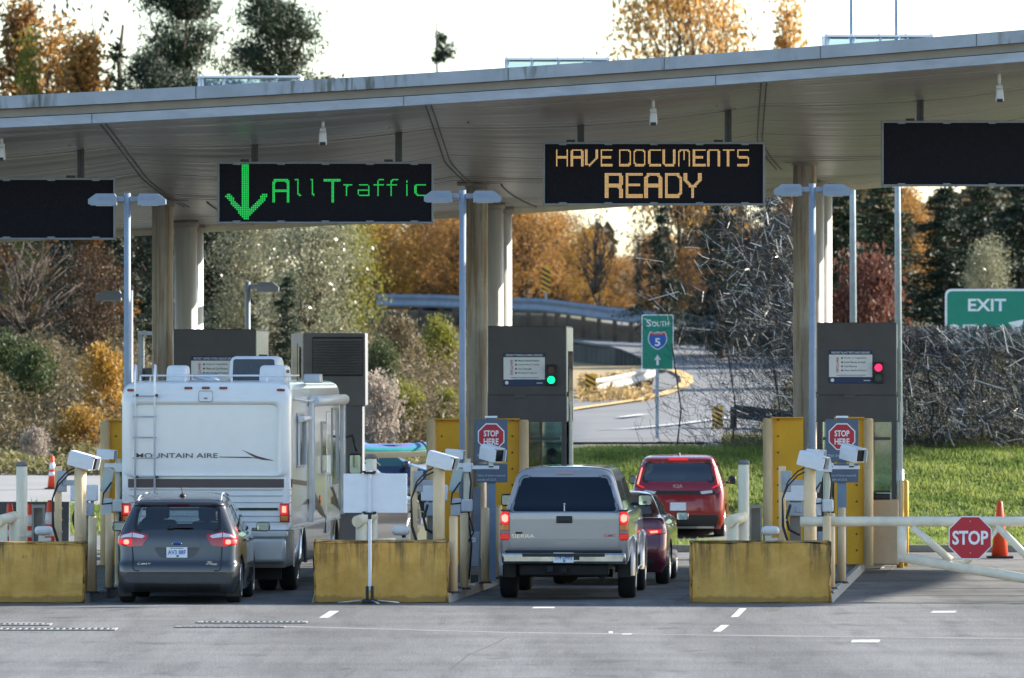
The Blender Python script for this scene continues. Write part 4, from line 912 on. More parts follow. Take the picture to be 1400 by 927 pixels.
# cones
def cone(px, pyb, hpx, Y, label, z=None, collars=True):
    z = PZ(pyb, Y) if z is None else z; H = hpx/FPX*Y; r = H*.15
    t = thing('traffic_cone', label, 'traffic cone', (PX(px, Y), Y, z), 0, 'orange traffic cones')
    b = MB(); b.lathe([(r, .03*H), (r*.34, .965*H), (r*.26, H), (.0001, H)], 20); obj('cone_body', b, orange, t)
    b = MB(); b.box((0, 0, .02*H), (r*3.0, r*3.0, .04*H), .008); obj('base', b, black, t)
    if collars:
        for a, c in ((.60, .80), (.40, .52)):
            b = MB(); f = lambda u: r*(1-.66*(u-.03)/.935)+.004; b.lathe([(f(a)-.003, a*H), (f(a), a*H), (f(c), c*H), (f(c)-.003, c*H)], 20); obj('collar', b, conewhite, t)
cone(1367, 763, 78, 130.4, 'plain orange traffic cone standing behind the STOP sign on the gate', collars=False, z=0.0)
cone(41.5, 0, 76, 129.5, 'orange cone with pale collars, right of the capped bollard at the left', z=0)
cone(13.5, 0, 76, 130, 'orange cone at the far left edge, left of the capped bollard', z=0)
cone(68.5, 0, 82, 129, 'orange cone partly hidden behind the left junction post', z=0)
cone(71.5, 683, 45, 158, 'small distant orange cone on the pale side road at the left', z=Tz(PX(71.5, 158), 158)+.025)
# beige equipment plinth and yellow bollards beside the right booth
Y = 121.6
b = MB(); hh = PZ(683, Y)-.115
b.box((0, 0, hh/2), (.46, .5, hh), .03); t = obj('equipment_plinth', b, M('plinth_tan', (.58, .40, .23), .6, var=.1, vs=3), None, (PX(1209, Y), Y, .115)); tag(t, 'tan painted concrete plinth beside the right booth door', 'plinth')
t = thing('printer', 'small black and white machine on the tan plinth by the right booth', 'machine', (PX(1205, Y), Y, .115+hh))
b = MB(); b.box((0, 0, .05), (.28, .3, .10), .02); obj('casing', b, black, t); b = MB(); b.box((.04, 0, .108), (.24, .28, .012), .004); b.box((.15, 0, .05), (.012, .26, .10)); obj('lid', b, offwhite, t)
for px, r, lab in ((1231, .062, 'left of two yellow bollards beside the right booth'), (1238.5, .05, 'right of two yellow bollards beside the right booth')):
    Yb = 124.0 if r > .06 else 125.2
    b = MB(); h = PZ(656, Yb); b.lathe([(r, 0), (r, h-.05), (r*.8, h-.015), (.0001, h)], 18); tag(obj('yellow_bollard', b, M('bollard_ochre', (.62, .36, .05), .5, var=.12, vs=3), None, (PX(px, Yb), Yb, 0)), lab, 'bollard', 'yellow bollards by the right booth')
# low dark wall and rail at the far left
Y = 136.5
b = MB(); b.prismx([(-.28, 0), (.28, 0), (.20, .25), (.10, .90), (-.10, .90), (-.20, .25)], -18, 0); tag(obj('jersey_wall', b, M('wall_dark_concrete', (.075, .078, .08), .9, var=.25, vs=2, stretch=(1, 1, .3)), None, (PX(95, Y), Y, 0)), 'low dark concrete wall behind the orange cones at the left', 'wall')
# ================================================================ VEHICLES
def mono(vals):
    v = list(vals); n = len(v); d = [v[i+1]-v[i] for i in range(n-1)]
    m = [d[0]]+[0 if d[i-1]*d[i] <= 0 else 2*d[i-1]*d[i]/(d[i-1]+d[i]) for i in range(1, n-1)]+[d[-1]]
    def f(u):
        i = min(n-2, max(0, int(u))); t = u-i; t2, t3 = t*t, t*t*t
        return v[i]*(2*t3-3*t2+1)+m[i]*(t3-2*t2+t)+v[i+1]*(-2*t3+3*t2)+m[i+1]*(t3-t2)
    return f
class Shell:
    """car skin as a stack of horizontal slices: z, half width, rear y, front y, rear corner radius, front corner radius, rear bow, side bulge"""
    def __init__(s, rows): s.n = len(rows); s.f = [mono(c) for c in zip(*rows)]
    def at(s, u): return [f(u) for f in s.f]
    def u_of(s, z):
        a, b = 0, s.n-1
        for _ in range(40):
            m = (a+b)/2
            if s.f[0](m) < z: a = m
            else: b = m
        return a
    def half(s, u, ins=0., nR=8, nC=7, nS=30, nF=6):
        z, w, yr, yf, rr, rf, bow, bul = s.at(u); w = max(.02, w-ins); yr += ins; yf -= ins; rr = min(rr, w*.9); rf = min(rf, w*.9)
        pts = []; 
        for i in range(nR): x = (w-rr)*i/nR; pts.append((x, yr+bow*(x/w)**2))
        cy = yr+bow*((w-rr)/w)**2+rr
        for i in range(nC): a = -math.pi/2+math.pi/2*i/nC; pts.append((w-rr+rr*math.cos(a), cy+rr*math.sin(a)))
        fy = yf-rf-.10
        for i in range(nS): t = i/nS; pts.append((w+bul*math.sin(math.pi*t), cy+(fy-cy)*t))
        for i in range(nC): a = math.pi/2*i/nC; pts.append((w-rf+rf*math.cos(a), fy+rf*math.sin(a)))
        for i in range(nF+1): x = (w-rf)*(1-i/nF); pts.append((x, yf-.10*(x/w)**2 if w > 0 else yf))
        return z, pts
    def mesh(s, name, u0=0, u1=None, nu=46, ins=0., dz=0.):
        u1 = s.n-1 if u1 is None else u1; b = MB(); rings = []
        for k in range(nu+1):
            z, h = s.half(u0+(u1-u0)*k/nu, ins)
            loop = h+[(-x, y) for x, y in h[-2:0:-1]]
            rings.append([b.v((x, y, z+dz)) for x, y in loop])
        n = len(rings[0])
        for A, B in zip(rings, rings[1:]):
            for i in range(n): b.face([A[i], A[(i+1) % n], B[(i+1) % n], B[i]], True)
        b.face(rings[0][::-1], True); b.face(rings[-1], True)
        bmesh.ops.recalc_face_normals(b.bm, faces=b.bm.faces[:]); return b
    def rear(s, x, z):
        _, h = s.half(s.u_of(z)); ax = abs(x); q = h[:16]
        X_ = [p[0] for p in q]; Y_ = [p[1] for p in q]; return float(np.interp(ax, X_, Y_))
    def front(s, x, z):
        _, h = s.half(s.u_of(z)); q = h[::-1][:14]; return float(np.interp(abs(x), [p[0] for p in q], [p[1] for p in q]))
    def side(s, y, z):
        _, h = s.half(s.u_of(z)); q = h[8:46]; return float(np.interp(y, [p[1] for p in q], [p[0] for p in q]))
def scan(poly, nz, nx):
    """rows across a polygon (monotone in z)"""
    zs = [p[1] for p in poly]; z0, z1 = min(zs)+1e-5, max(zs)-1e-5; out = []
    for k in range(nz+1):
        z = z0+(z1-z0)*k/nz; xs_ = []
        for (ax, az), (bx, bz) in zip(poly, poly[1:]+poly[:1]):
            if (az-z)*(bz-z) <= 0 and az != bz: xs_.append(ax+(bx-ax)*(z-az)/(bz-az))
        if len(xs_) >= 2: out.append([(min(xs_)+(max(xs_)-min(xs_))*i/nx, z) for i in range(nx+1)])
    return out
def rounded(poly, r, n=4):
    out = []; N = len(poly)
    for i in range(N):
        p, a, c = Vector(poly[i]), Vector(poly[i-1]), Vector(poly[(i+1) % N]); d1 = (a-p); d2 = (c-p); k = min(r, d1.length*.45, d2.length*.45)
        s0, s1 = p+d1.normalized()*k, p+d2.normalized()*k
        for j in range(n+1): t = j/n; out.append(tuple((s0*(1-t)**2+p*2*t*(1-t)+s1*t*t)))
    return out
def patch_rear(S, poly, off=.005, nz=10, nx=10, thick=.0):
    b = MB()
    def pt(x, z, o):
        y = S.rear(x, z); e = .01; dyx = (S.rear(abs(x)+e, z)-S.rear(abs(x)-e, z))/(2*e)*(1 if x >= 0 else -1); dyz = (S.rear(x, z+e)-S.rear(x, z-e))/(2*e); dyx = max(-4, min(4, dyx)); dyz = max(-4, min(4, dyz))
        n = Vector((dyx, -1, dyz)).normalized(); return Vector((x, y, z))+n*o
    rows = [[pt(x, z, off) for x, z in r] for r in scan(poly, nz, nx)]; b.grid(rows)
    if thick:
        e = [r[0] for r in rows]+[p for p in rows[-1][1:]]+[r[-1] for r in rows[-2::-1]]+[p for p in rows[0][-2:0:-1]]
        V1 = [b.v(p) for p in e]; V2 = [b.v(p+Vector((0, thick, 0))) for p in e]
        for i in range(len(e)): b.face([V1[i], V1[(i+1) % len(e)], V2[(i+1) % len(e)], V2[i]])
    bmesh.ops.recalc_face_normals(b.bm, faces=b.bm.faces[:]); return b
def patch_front(S, poly, off=.005, nz=10, nx=10):
    b = MB(); b.grid([[(x, S.front(x, z)+off, z+off*.5) for x, z in r] for r in scan(poly, nz, nx)]); return b
def patch_side(S, poly, sgn=1, off=.005, nz=8, ny=14):
    b = MB(); b.grid([[(sgn*(S.side(y, z)+off), y, z) for y, z in r] for r in scan(poly, nz, ny)]); return b
def frame_rear(S, poly, wd, off=.004, n=4):
    """band round a rear opening"""
    c = Vector((sum(p[0] for p in poly)/len(poly), sum(p[1] for p in poly)/len(poly))); b = MB(); A = []; B = []
    P_ = rounded(poly, .06); N = len(P_)
    for i in range(N):
        p = Vector(P_[i]); t = Vector(P_[(i+1) % N])-Vector(P_[i-1]); nn = Vector((t.y, -t.x)).normalized()
        if nn.dot(p-c) < 0: nn = -nn
        q = p+nn*wd; p2 = p-nn*.012
        A.append(b.v((p2.x, S.rear(p2.x, p2.y)-off, p2.y))); B.append(b.v((q.x, S.rear(q.x, q.y)-off, q.y)))
    for i in range(N): b.face([A[i], A[(i+1) % N], B[(i+1) % N], B[i]], True)
    bmesh.ops.recalc_face_normals(b.bm, faces=b.bm.faces[:]); return b
def prism_obj(poly, axis, a, c):
    b = MB(); (b.prism if axis == 'y' else b.prismx)(poly, a, c); o = obj('cutter', b); return o
def wheel(t, x, y, r, wd, sgn, rimr, rimmat=alloy, spokes=7, dual=False):
    b = MB(); h = wd/2
    prof = [(rimr, -h*.9), (r*.86, -h), (r*.97, -h*.86), (r, -h*.55), (r, h*.55), (r*.97, h*.86), (r*.86, h), (rimr, h*.9)]
    b.lathe(prof, 32, (0, 0, 0), 'X'); o = obj('wheel', b, rubber, t, (sgn*x, y, r))
    b = MB(); f = sgn*h*.55
    b.lathe([(rimr*1.0, f-sgn*.10), (rimr*1.01, f+sgn*.055), (rimr*.90, f+sgn*.02), (rimr*.88, f-sgn*.08)], 28, (0, 0, 0), 'X')
    b.lathe([(.0001, f+sgn*.035), (rimr*.22, f+sgn*.03), (rimr*.24, f-sgn*.03)], 16, (0, 0, 0), 'X')
    for k in range(spokes):
        a = 2*math.pi*k/spokes; b.box((f+sgn*.005, math.cos(a)*rimr*.55, math.sin(a)*rimr*.55), (.03, rimr*.82, rimr*.2), rot=Matrix.Rotation(a, 3, 'X'))
    obj('rim', b, rimmat, o); b = MB(); b.lathe([(.0001, f-sgn*.085), (rimr*.9, f-sgn*.085), (rimr*.9, f-sgn*.1)], 20, (0, 0, 0), 'X'); obj('brake_disc', b, darkmetal, o); return o
def paint(name, col, metal=.35, rough=.28): return M(name, col, rough, metal=metal, var=.03, vs=3, coat=1.)
taillit = emitter('tail_lamp_lit', (1., .012, .012), .30); tailcore = emitter('tail_lamp_core', (1., .30, .22), .75)
tailred = M('tail_lamp_red', (.42, .008, .012), .12, var=.1, vs=14, coat=1.); tailclear = M('tail_lamp_clear', (.62, .62, .66), .12, var=.1, vs=14, coat=1.); tailamber = M('tail_lamp_amber', (.62, .20, .02), .15, var=.1, coat=1.)
seatm = M('seat_fabric', (.03, .03, .033), .8, var=.1); underm = M('underbody', (.012, .012, .012), .8, var=.2); plasticg = M('grey_plastic', (.06, .06, .063), .6, var=.1)
glassd = GLASS('car_glass', (.62, .70, .70), .08); glassdk = GLASS('privacy_glass', (.10, .12, .14), .09)
platew = M('plate_white', (.70, .74, .80), .4, var=.04); plateblue = M('plate_blue', (.05, .12, .38), .5, var=0); plategreen = M('plate_green', (.03, .22, .16), .5, var=0)
def place(px, Y, gz, heading): return (PX(px, Y), Y, gz), -math.atan(heading)
def plate(S, t, x, z, w_, h_, body, off=.012, y=None):
    y = (S.rear(x, z) if y is None else y)-off
    b = MB(); b.box((x, y+.004, z), (w_, .008, h_), .002); pb = obj('number_plate', b, platew, t)
    text('plate_text', body, plateblue, pb, (x, y-.0015, z+h_*.02), h_*.42, w_*.86, .02)
    b = MB(); b.box((x, y-.001, z+h_*.40), (w_*.62, .002, h_*.07)); b.cyl((x+.01, y, z-h_*.33), (x+.01, y-.002, z-h_*.33), h_*.13, n=10); obj('plate_mark', b, plategreen, pb)
def mirror(t, x, y, z, w_, h_, m, sgn):
    b = MB(); b.box((sgn*x, y+.07, z), (w_, .14, h_), .045); b.box((sgn*(x-w_*.55), y+.07, z-h_*.3), (.12, .06, .05), .01); o = obj('wing_mirror', b, m, t)
    b = MB(); b.prism(rounded([(sgn*x-w_*.42, z-h_*.38), (sgn*x+w_*.42, z-h_*.38), (sgn*x+w_*.42, z+h_*.38), (sgn*x-w_*.42, z+h_*.38)], .03), y-.004, y-.001); obj('mirror_glass', b, M('mirror_glass', (.42, .56, .56), .04, metal=1., var=0), o)
def interior(t, zf, zs, y_front, y_rear, hw, left=True, head=None):
    b = MB()
    for sx in (-.38, .38):
        for y in (y_front, y_rear):
            if y is None: continue
            b.box((sx, y+.22, zs-.18), (.50, .52, .18), .06); b.box((sx, y-.06, zs+.22), (.48, .16, .66), .06, rot=Matrix.Rotation(R(12), 3, 'X'))
            b.box((sx, y-.16, zs+.66), (.27, .10, .20), .04); b.box((sx, y-.14, zs+.55), (.10, .03, .14))
    obj('seats', b, seatm, t)
    b = MB(); b.box((0, y_front+.95, zs+.15), (2*hw-.2, .45, .30), .08); b.tube([(-.38+.18*math.cos(a), y_front+.62+.05*math.sin(a), zs+.24+.17*math.sin(a)) for a in np.linspace(0, 2*math.pi, 18)], .015, 6, False); obj('dashboard', b, seatm, t)
    b = MB(); b.box((0, (y_front+y_rear)/2+.2 if y_rear else y_front, zf), (2*hw-.1, 3.0, .04)); obj('cabin_floor', b, underm, t)
    b = MB(); b.box((0.0, y_front+.75, zs+.76), (.24, .03, .07), .02); obj('inner_mirror', b, black, t)
def build_car(t, rows, m, wheels, cab, rearwin, screen, sidewins, glass, rearglass=None, wr=.33, ww=.22, rim=.22, sill=.2, arch=.05, rimmat=alloy, spokes=7, wx=None):
    """cab = (u0, u1, inset) range of slices hollowed out; windows are real openings glazed afterwards"""
    S = Shell(rows); o = obj('body', S.mesh('body'), m)
    cuts = []
    for y in wheels:
        for s in (-1, 1):
            b = MB(); w0 = S.side(y, .5); b.cyl((s*(w0+.4), y, wr), (s*(w0-.30), y, wr), wr+arch, n=36, smooth=True); cuts.append(obj('cutter', b))
    if cab:
        cuts.append(obj('cutter', S.mesh('cabin', cab[0], cab[1], 18, cab[2])))
        zs = [p[1] for p in rearwin]; zmid = (min(zs)+max(zs))/2; yr = S.rear(0, zmid)
        cuts.append(prism_obj(rounded(rearwin, .06), 'y', yr-.6, yr+.75))
        if screen: zs = [p[1] for p in screen]; zm = (min(zs)+max(zs))/2; yf = S.front(0, zm); cuts.append(prism_obj(rounded(screen, .05), 'y', yf-.63, yf+1.2))
        for w_ in sidewins: cuts.append(prism_obj(rounded(w_, .05), 'x', -1.6, 1.6))
    for c_ in cuts: bool_diff(o, [c_])
    for p in o.data.polygons: p.use_smooth = True
    o.data.set_sharp_from_angle(angle=R(35)); o.parent = t
    obj('rear_window', patch_rear(S, rounded(rearwin, .06), -.006 if cab else .004, 12, 16), rearglass or glass, t)
    obj('window_seal', frame_rear(S, rearwin, .03, .003), black, t)
    if screen: obj('windscreen', patch_front(S, rounded(screen, .05), -.006 if cab else .004, 12, 16), glass, t)
    for w_ in sidewins:
        for s in (-1, 1): obj('side_window', patch_side(S, rounded(w_, .05), s, -.006 if cab else .004), glass, t)
    for y in wheels:
        for s in (-1, 1): wheel(t, (wx or S.side(y, .45)-ww/2-.012), y, wr, ww, s, rim, rimmat, spokes)
    yr0, yf0 = S.at(1)[2], S.at(1)[3]
    b = MB(); b.box((0, (yr0+yf0)/2, sill+.11), (1.0, yf0-yr0-.5, .16)); b.box((0, yr0+.30, sill+.10), (1.25, .3, .14)); b.cyl((.45, yr0+.12, sill+.04), (.45, yr0+.7, sill+.06), .035, n=10); obj('underbody', b, underm, t)
    return S
# ---------------------------------------------------------------- grey hatchback
loc, rz = place(241.5, 104.5, 0, .030)
hb = thing('hatchback', 'dark grey hatchback with brake lights on, nearest car in the left lane', 'car', loc, rz)
mgrey = paint('graphite_paint', (.040, .041, .047), .3, .30)
HBR = [(.17, .80, .12, 4.25, .10, .2, .02, .05), (.26, .835, .03, 4.36, .12, .25, .03, .05), (.45, .86, .0, 4.42, .14, .3, .05, .055), (.55, .862, .015, 4.42, .14, .3, .05, .055), (.60, .855, .055, 4.40, .14, .3, .05, .06), (.80, .858, .075, 4.32, .14, .3, .06, .06),
       (.93, .85, .09, 4.12, .14, .3, .06, .05), (1.02, .825, .12, 3.55, .14, .3, .06, .03), (1.10, .795, .16, 3.25, .14, .25, .06, .02), (1.38, .675, .34, 2.62, .13, .2, .06, .01), (1.415, .655, .30, 2.5, .13, .2, .06, .01), (1.455, .635, .33, 2.35, .14, .2, .07, .01),
       (1.51, .585, .62, 2.15, .16, .2, .08, .01), (1.55, .50, .95, 1.98, .18, .2, .08, 0), (1.572, .34, 1.2, 1.8, .2, .2, .05, 0), (1.577, .12, 1.4, 1.6, .1, .1, 0, 0)]
RW = [(-.60, 1.055), (.60, 1.055), (.565, 1.385), (-.565, 1.385)]
S = build_car(hb, HBR, mgrey, (.78, 3.43), (5.2, 12.2, .07), RW, [(-.62, 1.08), (.62, 1.08), (.50, 1.42), (-.50, 1.42)], [[(.62, 1.02), (1.55, 1.0), (1.55, 1.40), (.95, 1.38)], [(1.63, 1.0), (3.1, 1.02), (2.62, 1.40), (1.63, 1.41)]], glassd, None, .325, .22, .22)
obj('hatch_seam', frame_rear(S, [(-.63, .47), (.63, .47), (.645, .80), (.655, 1.02), (-.655, 1.02), (-.645, .80)], .006, .0025), black, hb)
b = MB()
for s in (-1, 1):
    L0 = rounded([(s*.40, .985), (s*.645, 1.03), (s*.852, .97), (s*.856, .85), (s*.70, .812), (s*.505, .815)], .02)
    hl = obj('tail_lamp', patch_rear(S, L0, .008, 12, 14, .02), tailred, hb)
    obj('lens_clear', patch_rear(S, [(s*.455, .972), (s*.64, 1.012), (s*.64, .945), (s*.50, .935)], .011, 5, 6), tailclear, hl)
    obj('lens_clear', patch_rear(S, [(s*.652, 1.012), (s*.80, .972), (s*.80, .935), (s*.652, .945)], .011, 5, 6), tailclear, hl)
    obj('lens_lit', patch_rear(S, [(s*.655, .93), (s*.84, .925), (s*.84, .852), (s*.70, .832), (s*.655, .835)], .011, 6, 8), taillit, hl)
    obj('lens_core', patch_rear(S, rounded([(s*.69, .915), (s*.765, .915), (s*.765, .85), (s*.69, .85)], .02), .014, 5, 5), tailcore, hl)
obj('hatch_grip', patch_rear(S, rounded([(-.335, .875), (.335, .875), (.335, .80), (-.335, .80)], .03), .022, 5, 12, .03), mgrey, hb)
obj('plate_recess', patch_rear(S, rounded([(-.34, .80), (.34, .80), (.24, .655), (-.24, .655)], .04), .003, 6, 12), M('recess_grey', (.075, .077, .085), .4, metal=.4, var=.05), hb)
plate(S, hb, 0, .735, .30, .15, 'AV3 88F', .022)
b = MB(); b.lathe([(.0001, -.012), (.072, -.010), (.074, 0)], 24, (0, 0, 0), 'Y'); b.bm.transform(Matrix.Translation((0, S.rear(0, .855)-.022, .86)) @ Matrix.Diagonal((1, 1, .36, 1))); eb = obj('emblem', b, chrome, hb)
b = MB(); b.lathe([(.0001, -.0145), (.064, -.0135), (.065, -.010)], 24, (0, 0, 0), 'Y'); b.bm.transform(Matrix.Translation((0, S.rear(0, .855)-.022, .86)) @ Matrix.Diagonal((1, 1, .33, 1))); obj('emblem_field', b, M('emblem_blue', (.01, .04, .22), .2, var=0), eb)
text('badge', 'C-MAX', chrome, hb, (-.47, S.rear(.47, .572)-.008, .572), .03, .19, .01); text('badge', 'SEL', chrome, hb, (.47, S.rear(.47, .60)-.008, .597), .024, .07, .01); text('badge', 'HYBRID', chrome, hb, (.50, S.rear(.5, .57)-.008, .568), .026, .16, .01)
obj('bumper_insert', patch_rear(S, rounded([(-.77, .425), (.77, .425), (.74, .31), (-.74, .31)], .05), .004, 5, 14), plasticg, hb)
obj('bumper_crease', patch_rear(S, [(-.80, .452), (.80, .452), (.80, .438), (-.80, .438)], .003, 2, 14), black, hb)
obj('brake_light_bar', patch_rear(S, [(-.16, 1.418), (.16, 1.418), (.16, 1.394), (-.16, 1.394)], .004, 2, 8), M('brake_bar_dark', (.10, .005, .008), .2, var=0), hb)
obj('bumper_lip', patch_rear(S, [(-.62, .285), (.62, .285), (.60, .175), (-.60, .175)], .006, 4, 12), black, hb)
b = MB(); b.tube([(.03, .78, 1.535), (.03, .70, 1.57), (.03, .45, 1.69)], [.016, .007, .004], 6); b.ball((.03, .78, 1.535), (.05, .07, .03)); obj('aerial', b, black, hb)
b = MB()
for s in (-1, 1): b.tube([(s*.60, .42, 1.47), (s*.585, .75, 1.53), (s*.56, 1.3, 1.56), (s*.56, 2.0, 1.555), (s*.58, 2.3, 1.52)], .016, 6)
obj('roof_rail', b, M('rail_silver', (.45, .46, .47), .35, metal=.6, var=.05), hb)
b = MB(); b.box((.05, S.rear(0, 1.1)-.02, 1.095), (.36, .02, .018)); b.ball((-.1, S.rear(0, 1.08)-.015, 1.085), (.05, .03, .025)); obj('wiper', b, black, hb)
b = MB()
for y in (1.25, 2.25): b.box((S.side(y, .89)+.012, y, .89), (.03, .22, .03), .01); b.box((-S.side(y, .89)-.012, y, .89), (.03, .22, .03), .01)
obj('door_handle', b, mgrey, hb)
for s in (-1, 1): mirror(hb, 1.06, 2.75, 1.05, .20, .145, mgrey, s)
interior(hb, .45, .62, 2.05, 1.1, .75)
for s in (-1, 1): b = MB(); b.box((s*.77, .42, .18), (.2, .03, .18), .01); obj('mud_flap', b, black, hb)
# ---------------------------------------------------------------- silver pickup with canopy
loc, rz = place(771.5, 106.3, 0, .057)
pk = thing('pickup_truck', 'silver pickup truck with a tinted bed cap and chrome bumper', 'pickup truck', loc, rz)
msil = paint('pewter_paint', (.335, .325, .325), .45, .32)
PKR = [(.52, .90, .10, 5.75, .04, .2, .01, .0), (.60, .925, .06, 5.85, .05, .25, .01, .01), (.78, .935, .03, 5.9, .05, .3, .01, .02), (.90, .935, .02, 5.9, .05, .3, .01, .02), (1.10, .93, .02, 5.85, .05, .3, .01, .02), (1.22, .915, .02, 5.6, .05, .3, .01, .01), (1.275, .90, .03, 4.55, .05, .25, .01, .0),
       (1.30, .865, .05, 4.4, .07, .25, .03, .0), (1.50, .80, .10, 4.1, .08, .2, .03, .0), (1.72, .735, .16, 3.75, .10, .2, .04, .0), (1.82, .70, .19, 3.55, .12, .2, .05, 0), (1.885, .64, .23, 3.35, .16, .2, .05, 0), (1.925, .50, .32, 3.1, .18, .2, .04, 0), (1.94, .25, .5, 2.8, .15, .15, .02, 0)]
RW = [(-.775, 1.285), (.775, 1.285), (.625, 1.785), (-.625, 1.785)]
S = build_car(pk, PKR, msil, (1.25, 4.90), None, RW, None, [[(.35, 1.32), (1.85, 1.32), (1.85, 1.72), (.48, 1.72)], [(2.1, 1.32), (2.75, 1.32), (2.75, 1.74), (2.15, 1.72)], [(2.85, 1.32), (4.0, 1.32), (3.5, 1.74), (2.85, 1.74)]], M('tinted_pane', (.006, .011, .024), .10, var=0, spec=.25), None, .37, .26, .21, .36, .06, wx=.868)
obj('cap_rim', frame_rear(S, RW, .022, .008), M('cap_rim', (.20, .20, .205), .4, metal=.4, var=.05), pk)
obj('tailgate', patch_rear(S, rounded([(-.785, .885), (.785, .885), (.785, 1.262), (-.785, 1.262)], .03), .010, 8, 12, .02), msil, pk)
obj('bed_sill', patch_rear(S, [(-.785, .76), (.785, .76), (.785, .872), (-.785, .872)], .004, 4, 10, .01), paint('sill_silver', (.40, .39, .385), .5, .3), pk)
b = MB(); b.box((0, S.rear(0, 1.17)-.02, 1.17), (.235, .02, .105), .02); b.box((0, S.rear(0, 1.17)-.034, 1.165), (.15, .02, .04), .008); obj('tailgate_handle', b, black, pk)
b = MB(); b.box((0, S.rear(0, 1.3)-.025, 1.335), (.018, .02, .09)); b.ball((0, S.rear(0, 1.4)-.02, 1.395), .018); obj('cap_latch', b, steel, pk)
for s in (-1, 1):
    hl = obj('tail_lamp', patch_rear(S, rounded([(s*.797, .868), (s*.925, .868), (s*.920, 1.28), (s*.797, 1.28)], .015), .014, 14, 8, .03), tailred, pk)
    obj('lens_lit', patch_rear(S, rounded([(s*.805, 1.275), (s*.915, 1.275), (s*.915, 1.10), (s*.805, 1.10)], .015), .018, 5, 6), taillit, hl)
    obj('lens_core', patch_rear(S, rounded([(s*.82, 1.245), (s*.90, 1.245), (s*.90, 1.13), (s*.82, 1.13)], .035), .021, 6, 6), tailcore, hl)
    obj('lens_amber', patch_rear(S, [(s*.805, 1.09), (s*.918, 1.09), (s*.918, 1.02), (s*.805, 1.02)], .018, 4, 6), tailamber, hl)
    obj('lens_clear', patch_rear(S, [(s*.805, 1.01), (s*.918, 1.01), (s*.918, .965), (s*.805, .965)], .018, 4, 6), M('reverse_dark', (.22, .21, .20), .2, var=.1), hl)
    obj('lens_lit', patch_rear(S, [(s*.805, .955), (s*.918, .955), (s*.918, .885), (s*.805, .885)], .018, 4, 6), M('tail_dim_lit', (.5, .01, .012), .2, var=.05, emit=(1, .02, .02), es=.12), hl)
    b = MB(); b.box((s*.86, S.rear(.86, 1.285)-.01, 1.30), (.13, .05, .025), .006); obj('bed_cap_corner', b, black, pk)
b = MB(); b.box((0, -.10, .615), (1.80, .26, .17), .04)
obj('bumper', b, M('bumper_chrome', (.42, .43, .44), .2, metal=1., var=.25, vs=3), pk)
b = MB(); b.box((0, -.09, .715), (1.70, .24, .03), .01); b.box((0, -.235, .66), (1.2, .02, .05), .006); obj('bumper_step', b, black, pk)
b = MB(); b.box((0, .02, .44), (1.30, .2, .17), .03); b.box((-.2, -.12, .455), (.09, .14, .10), .01); b.box((-.0, -.11, .44), (.08, .12, .07)); b.box((0, 2.6, .46), (1.0, 5.0, .14)); b.cyl((0, 1.2, .36), (.0, 1.3, .36), .15, n=14); b.cyl((-.65, 1.25, .36), (.65, 1.25, .36), .06, n=10); b.cyl((.55, .05, .33), (.55, .8, .36), .04, n=10); b.box((.3, 3.0, .34), (.55, 1.6, .12), .03); obj('chassis', b, underm, pk)
b = MB(); b.box((.19, -.232, .625), (.085, .012, .075), .006); obj('tow_socket', b, black, pk)
plate(S, pk, 0.0, .622, .295, .145, 'T74 DHFS', .01, -.225)
obj('high_brake_light', patch_rear(S, rounded([(-.12, 1.822), (.12, 1.822), (.12, 1.862), (-.12, 1.862)], .015), .012, 3, 8, .01), M('brake_lens_pink', (.36, .25, .28), .3, var=.05), pk)
text('badge', 'SIERRA', chrome, pk, (-.60, S.rear(.6, .928)-.012, .93), .052, .335, .006); text('badge', 'GMC', M('badge_red', (.38, .07, .05), .35, var=0), pk, (.665, S.rear(.66, .935)-.012, .937), .046, .18, .006)
b = MB(); b.box((-.66, S.rear(.6, .975)-.012, .976), (.10, .006, .03), .002); obj('badge_bar', b, black, pk)
for s in (-1, 1):                                # flared arches
    for y in (1.25, 4.90):
        b = MB(); rows = []
        for k in range(17):
            a = math.pi*(-.02+1.04*k/16); rows.append([(s*(S.side(y, .8)-.01), y+math.cos(a)*.56, .37+math.sin(a)*.56), (s*(S.side(y, .8)+.055), y+math.cos(a)*.52, .37+math.sin(a)*.52), (s*(S.side(y, .8)+.05), y+math.cos(a)*.46, .37+math.sin(a)*.46), (s*(S.side(y, .8)-.02), y+math.cos(a)*.44, .37+math.sin(a)*.44)])
        b.grid(rows); obj('wheel_flare', b, msil, pk)
    b = MB(); b.box((s*.875, .80, .42), (.27, .02, .24), .01); obj('mud_flap', b, black, pk)
for s in (-1, 1): mirror(pk, 1.03, 3.65, 1.39, .215, .185, black, s)
b = MB()
for s in (-1, 1): b.box((s*.92, 2.9, .40), (.14, 1.5, .05), .02)
obj('running_board', b, chrome, pk)
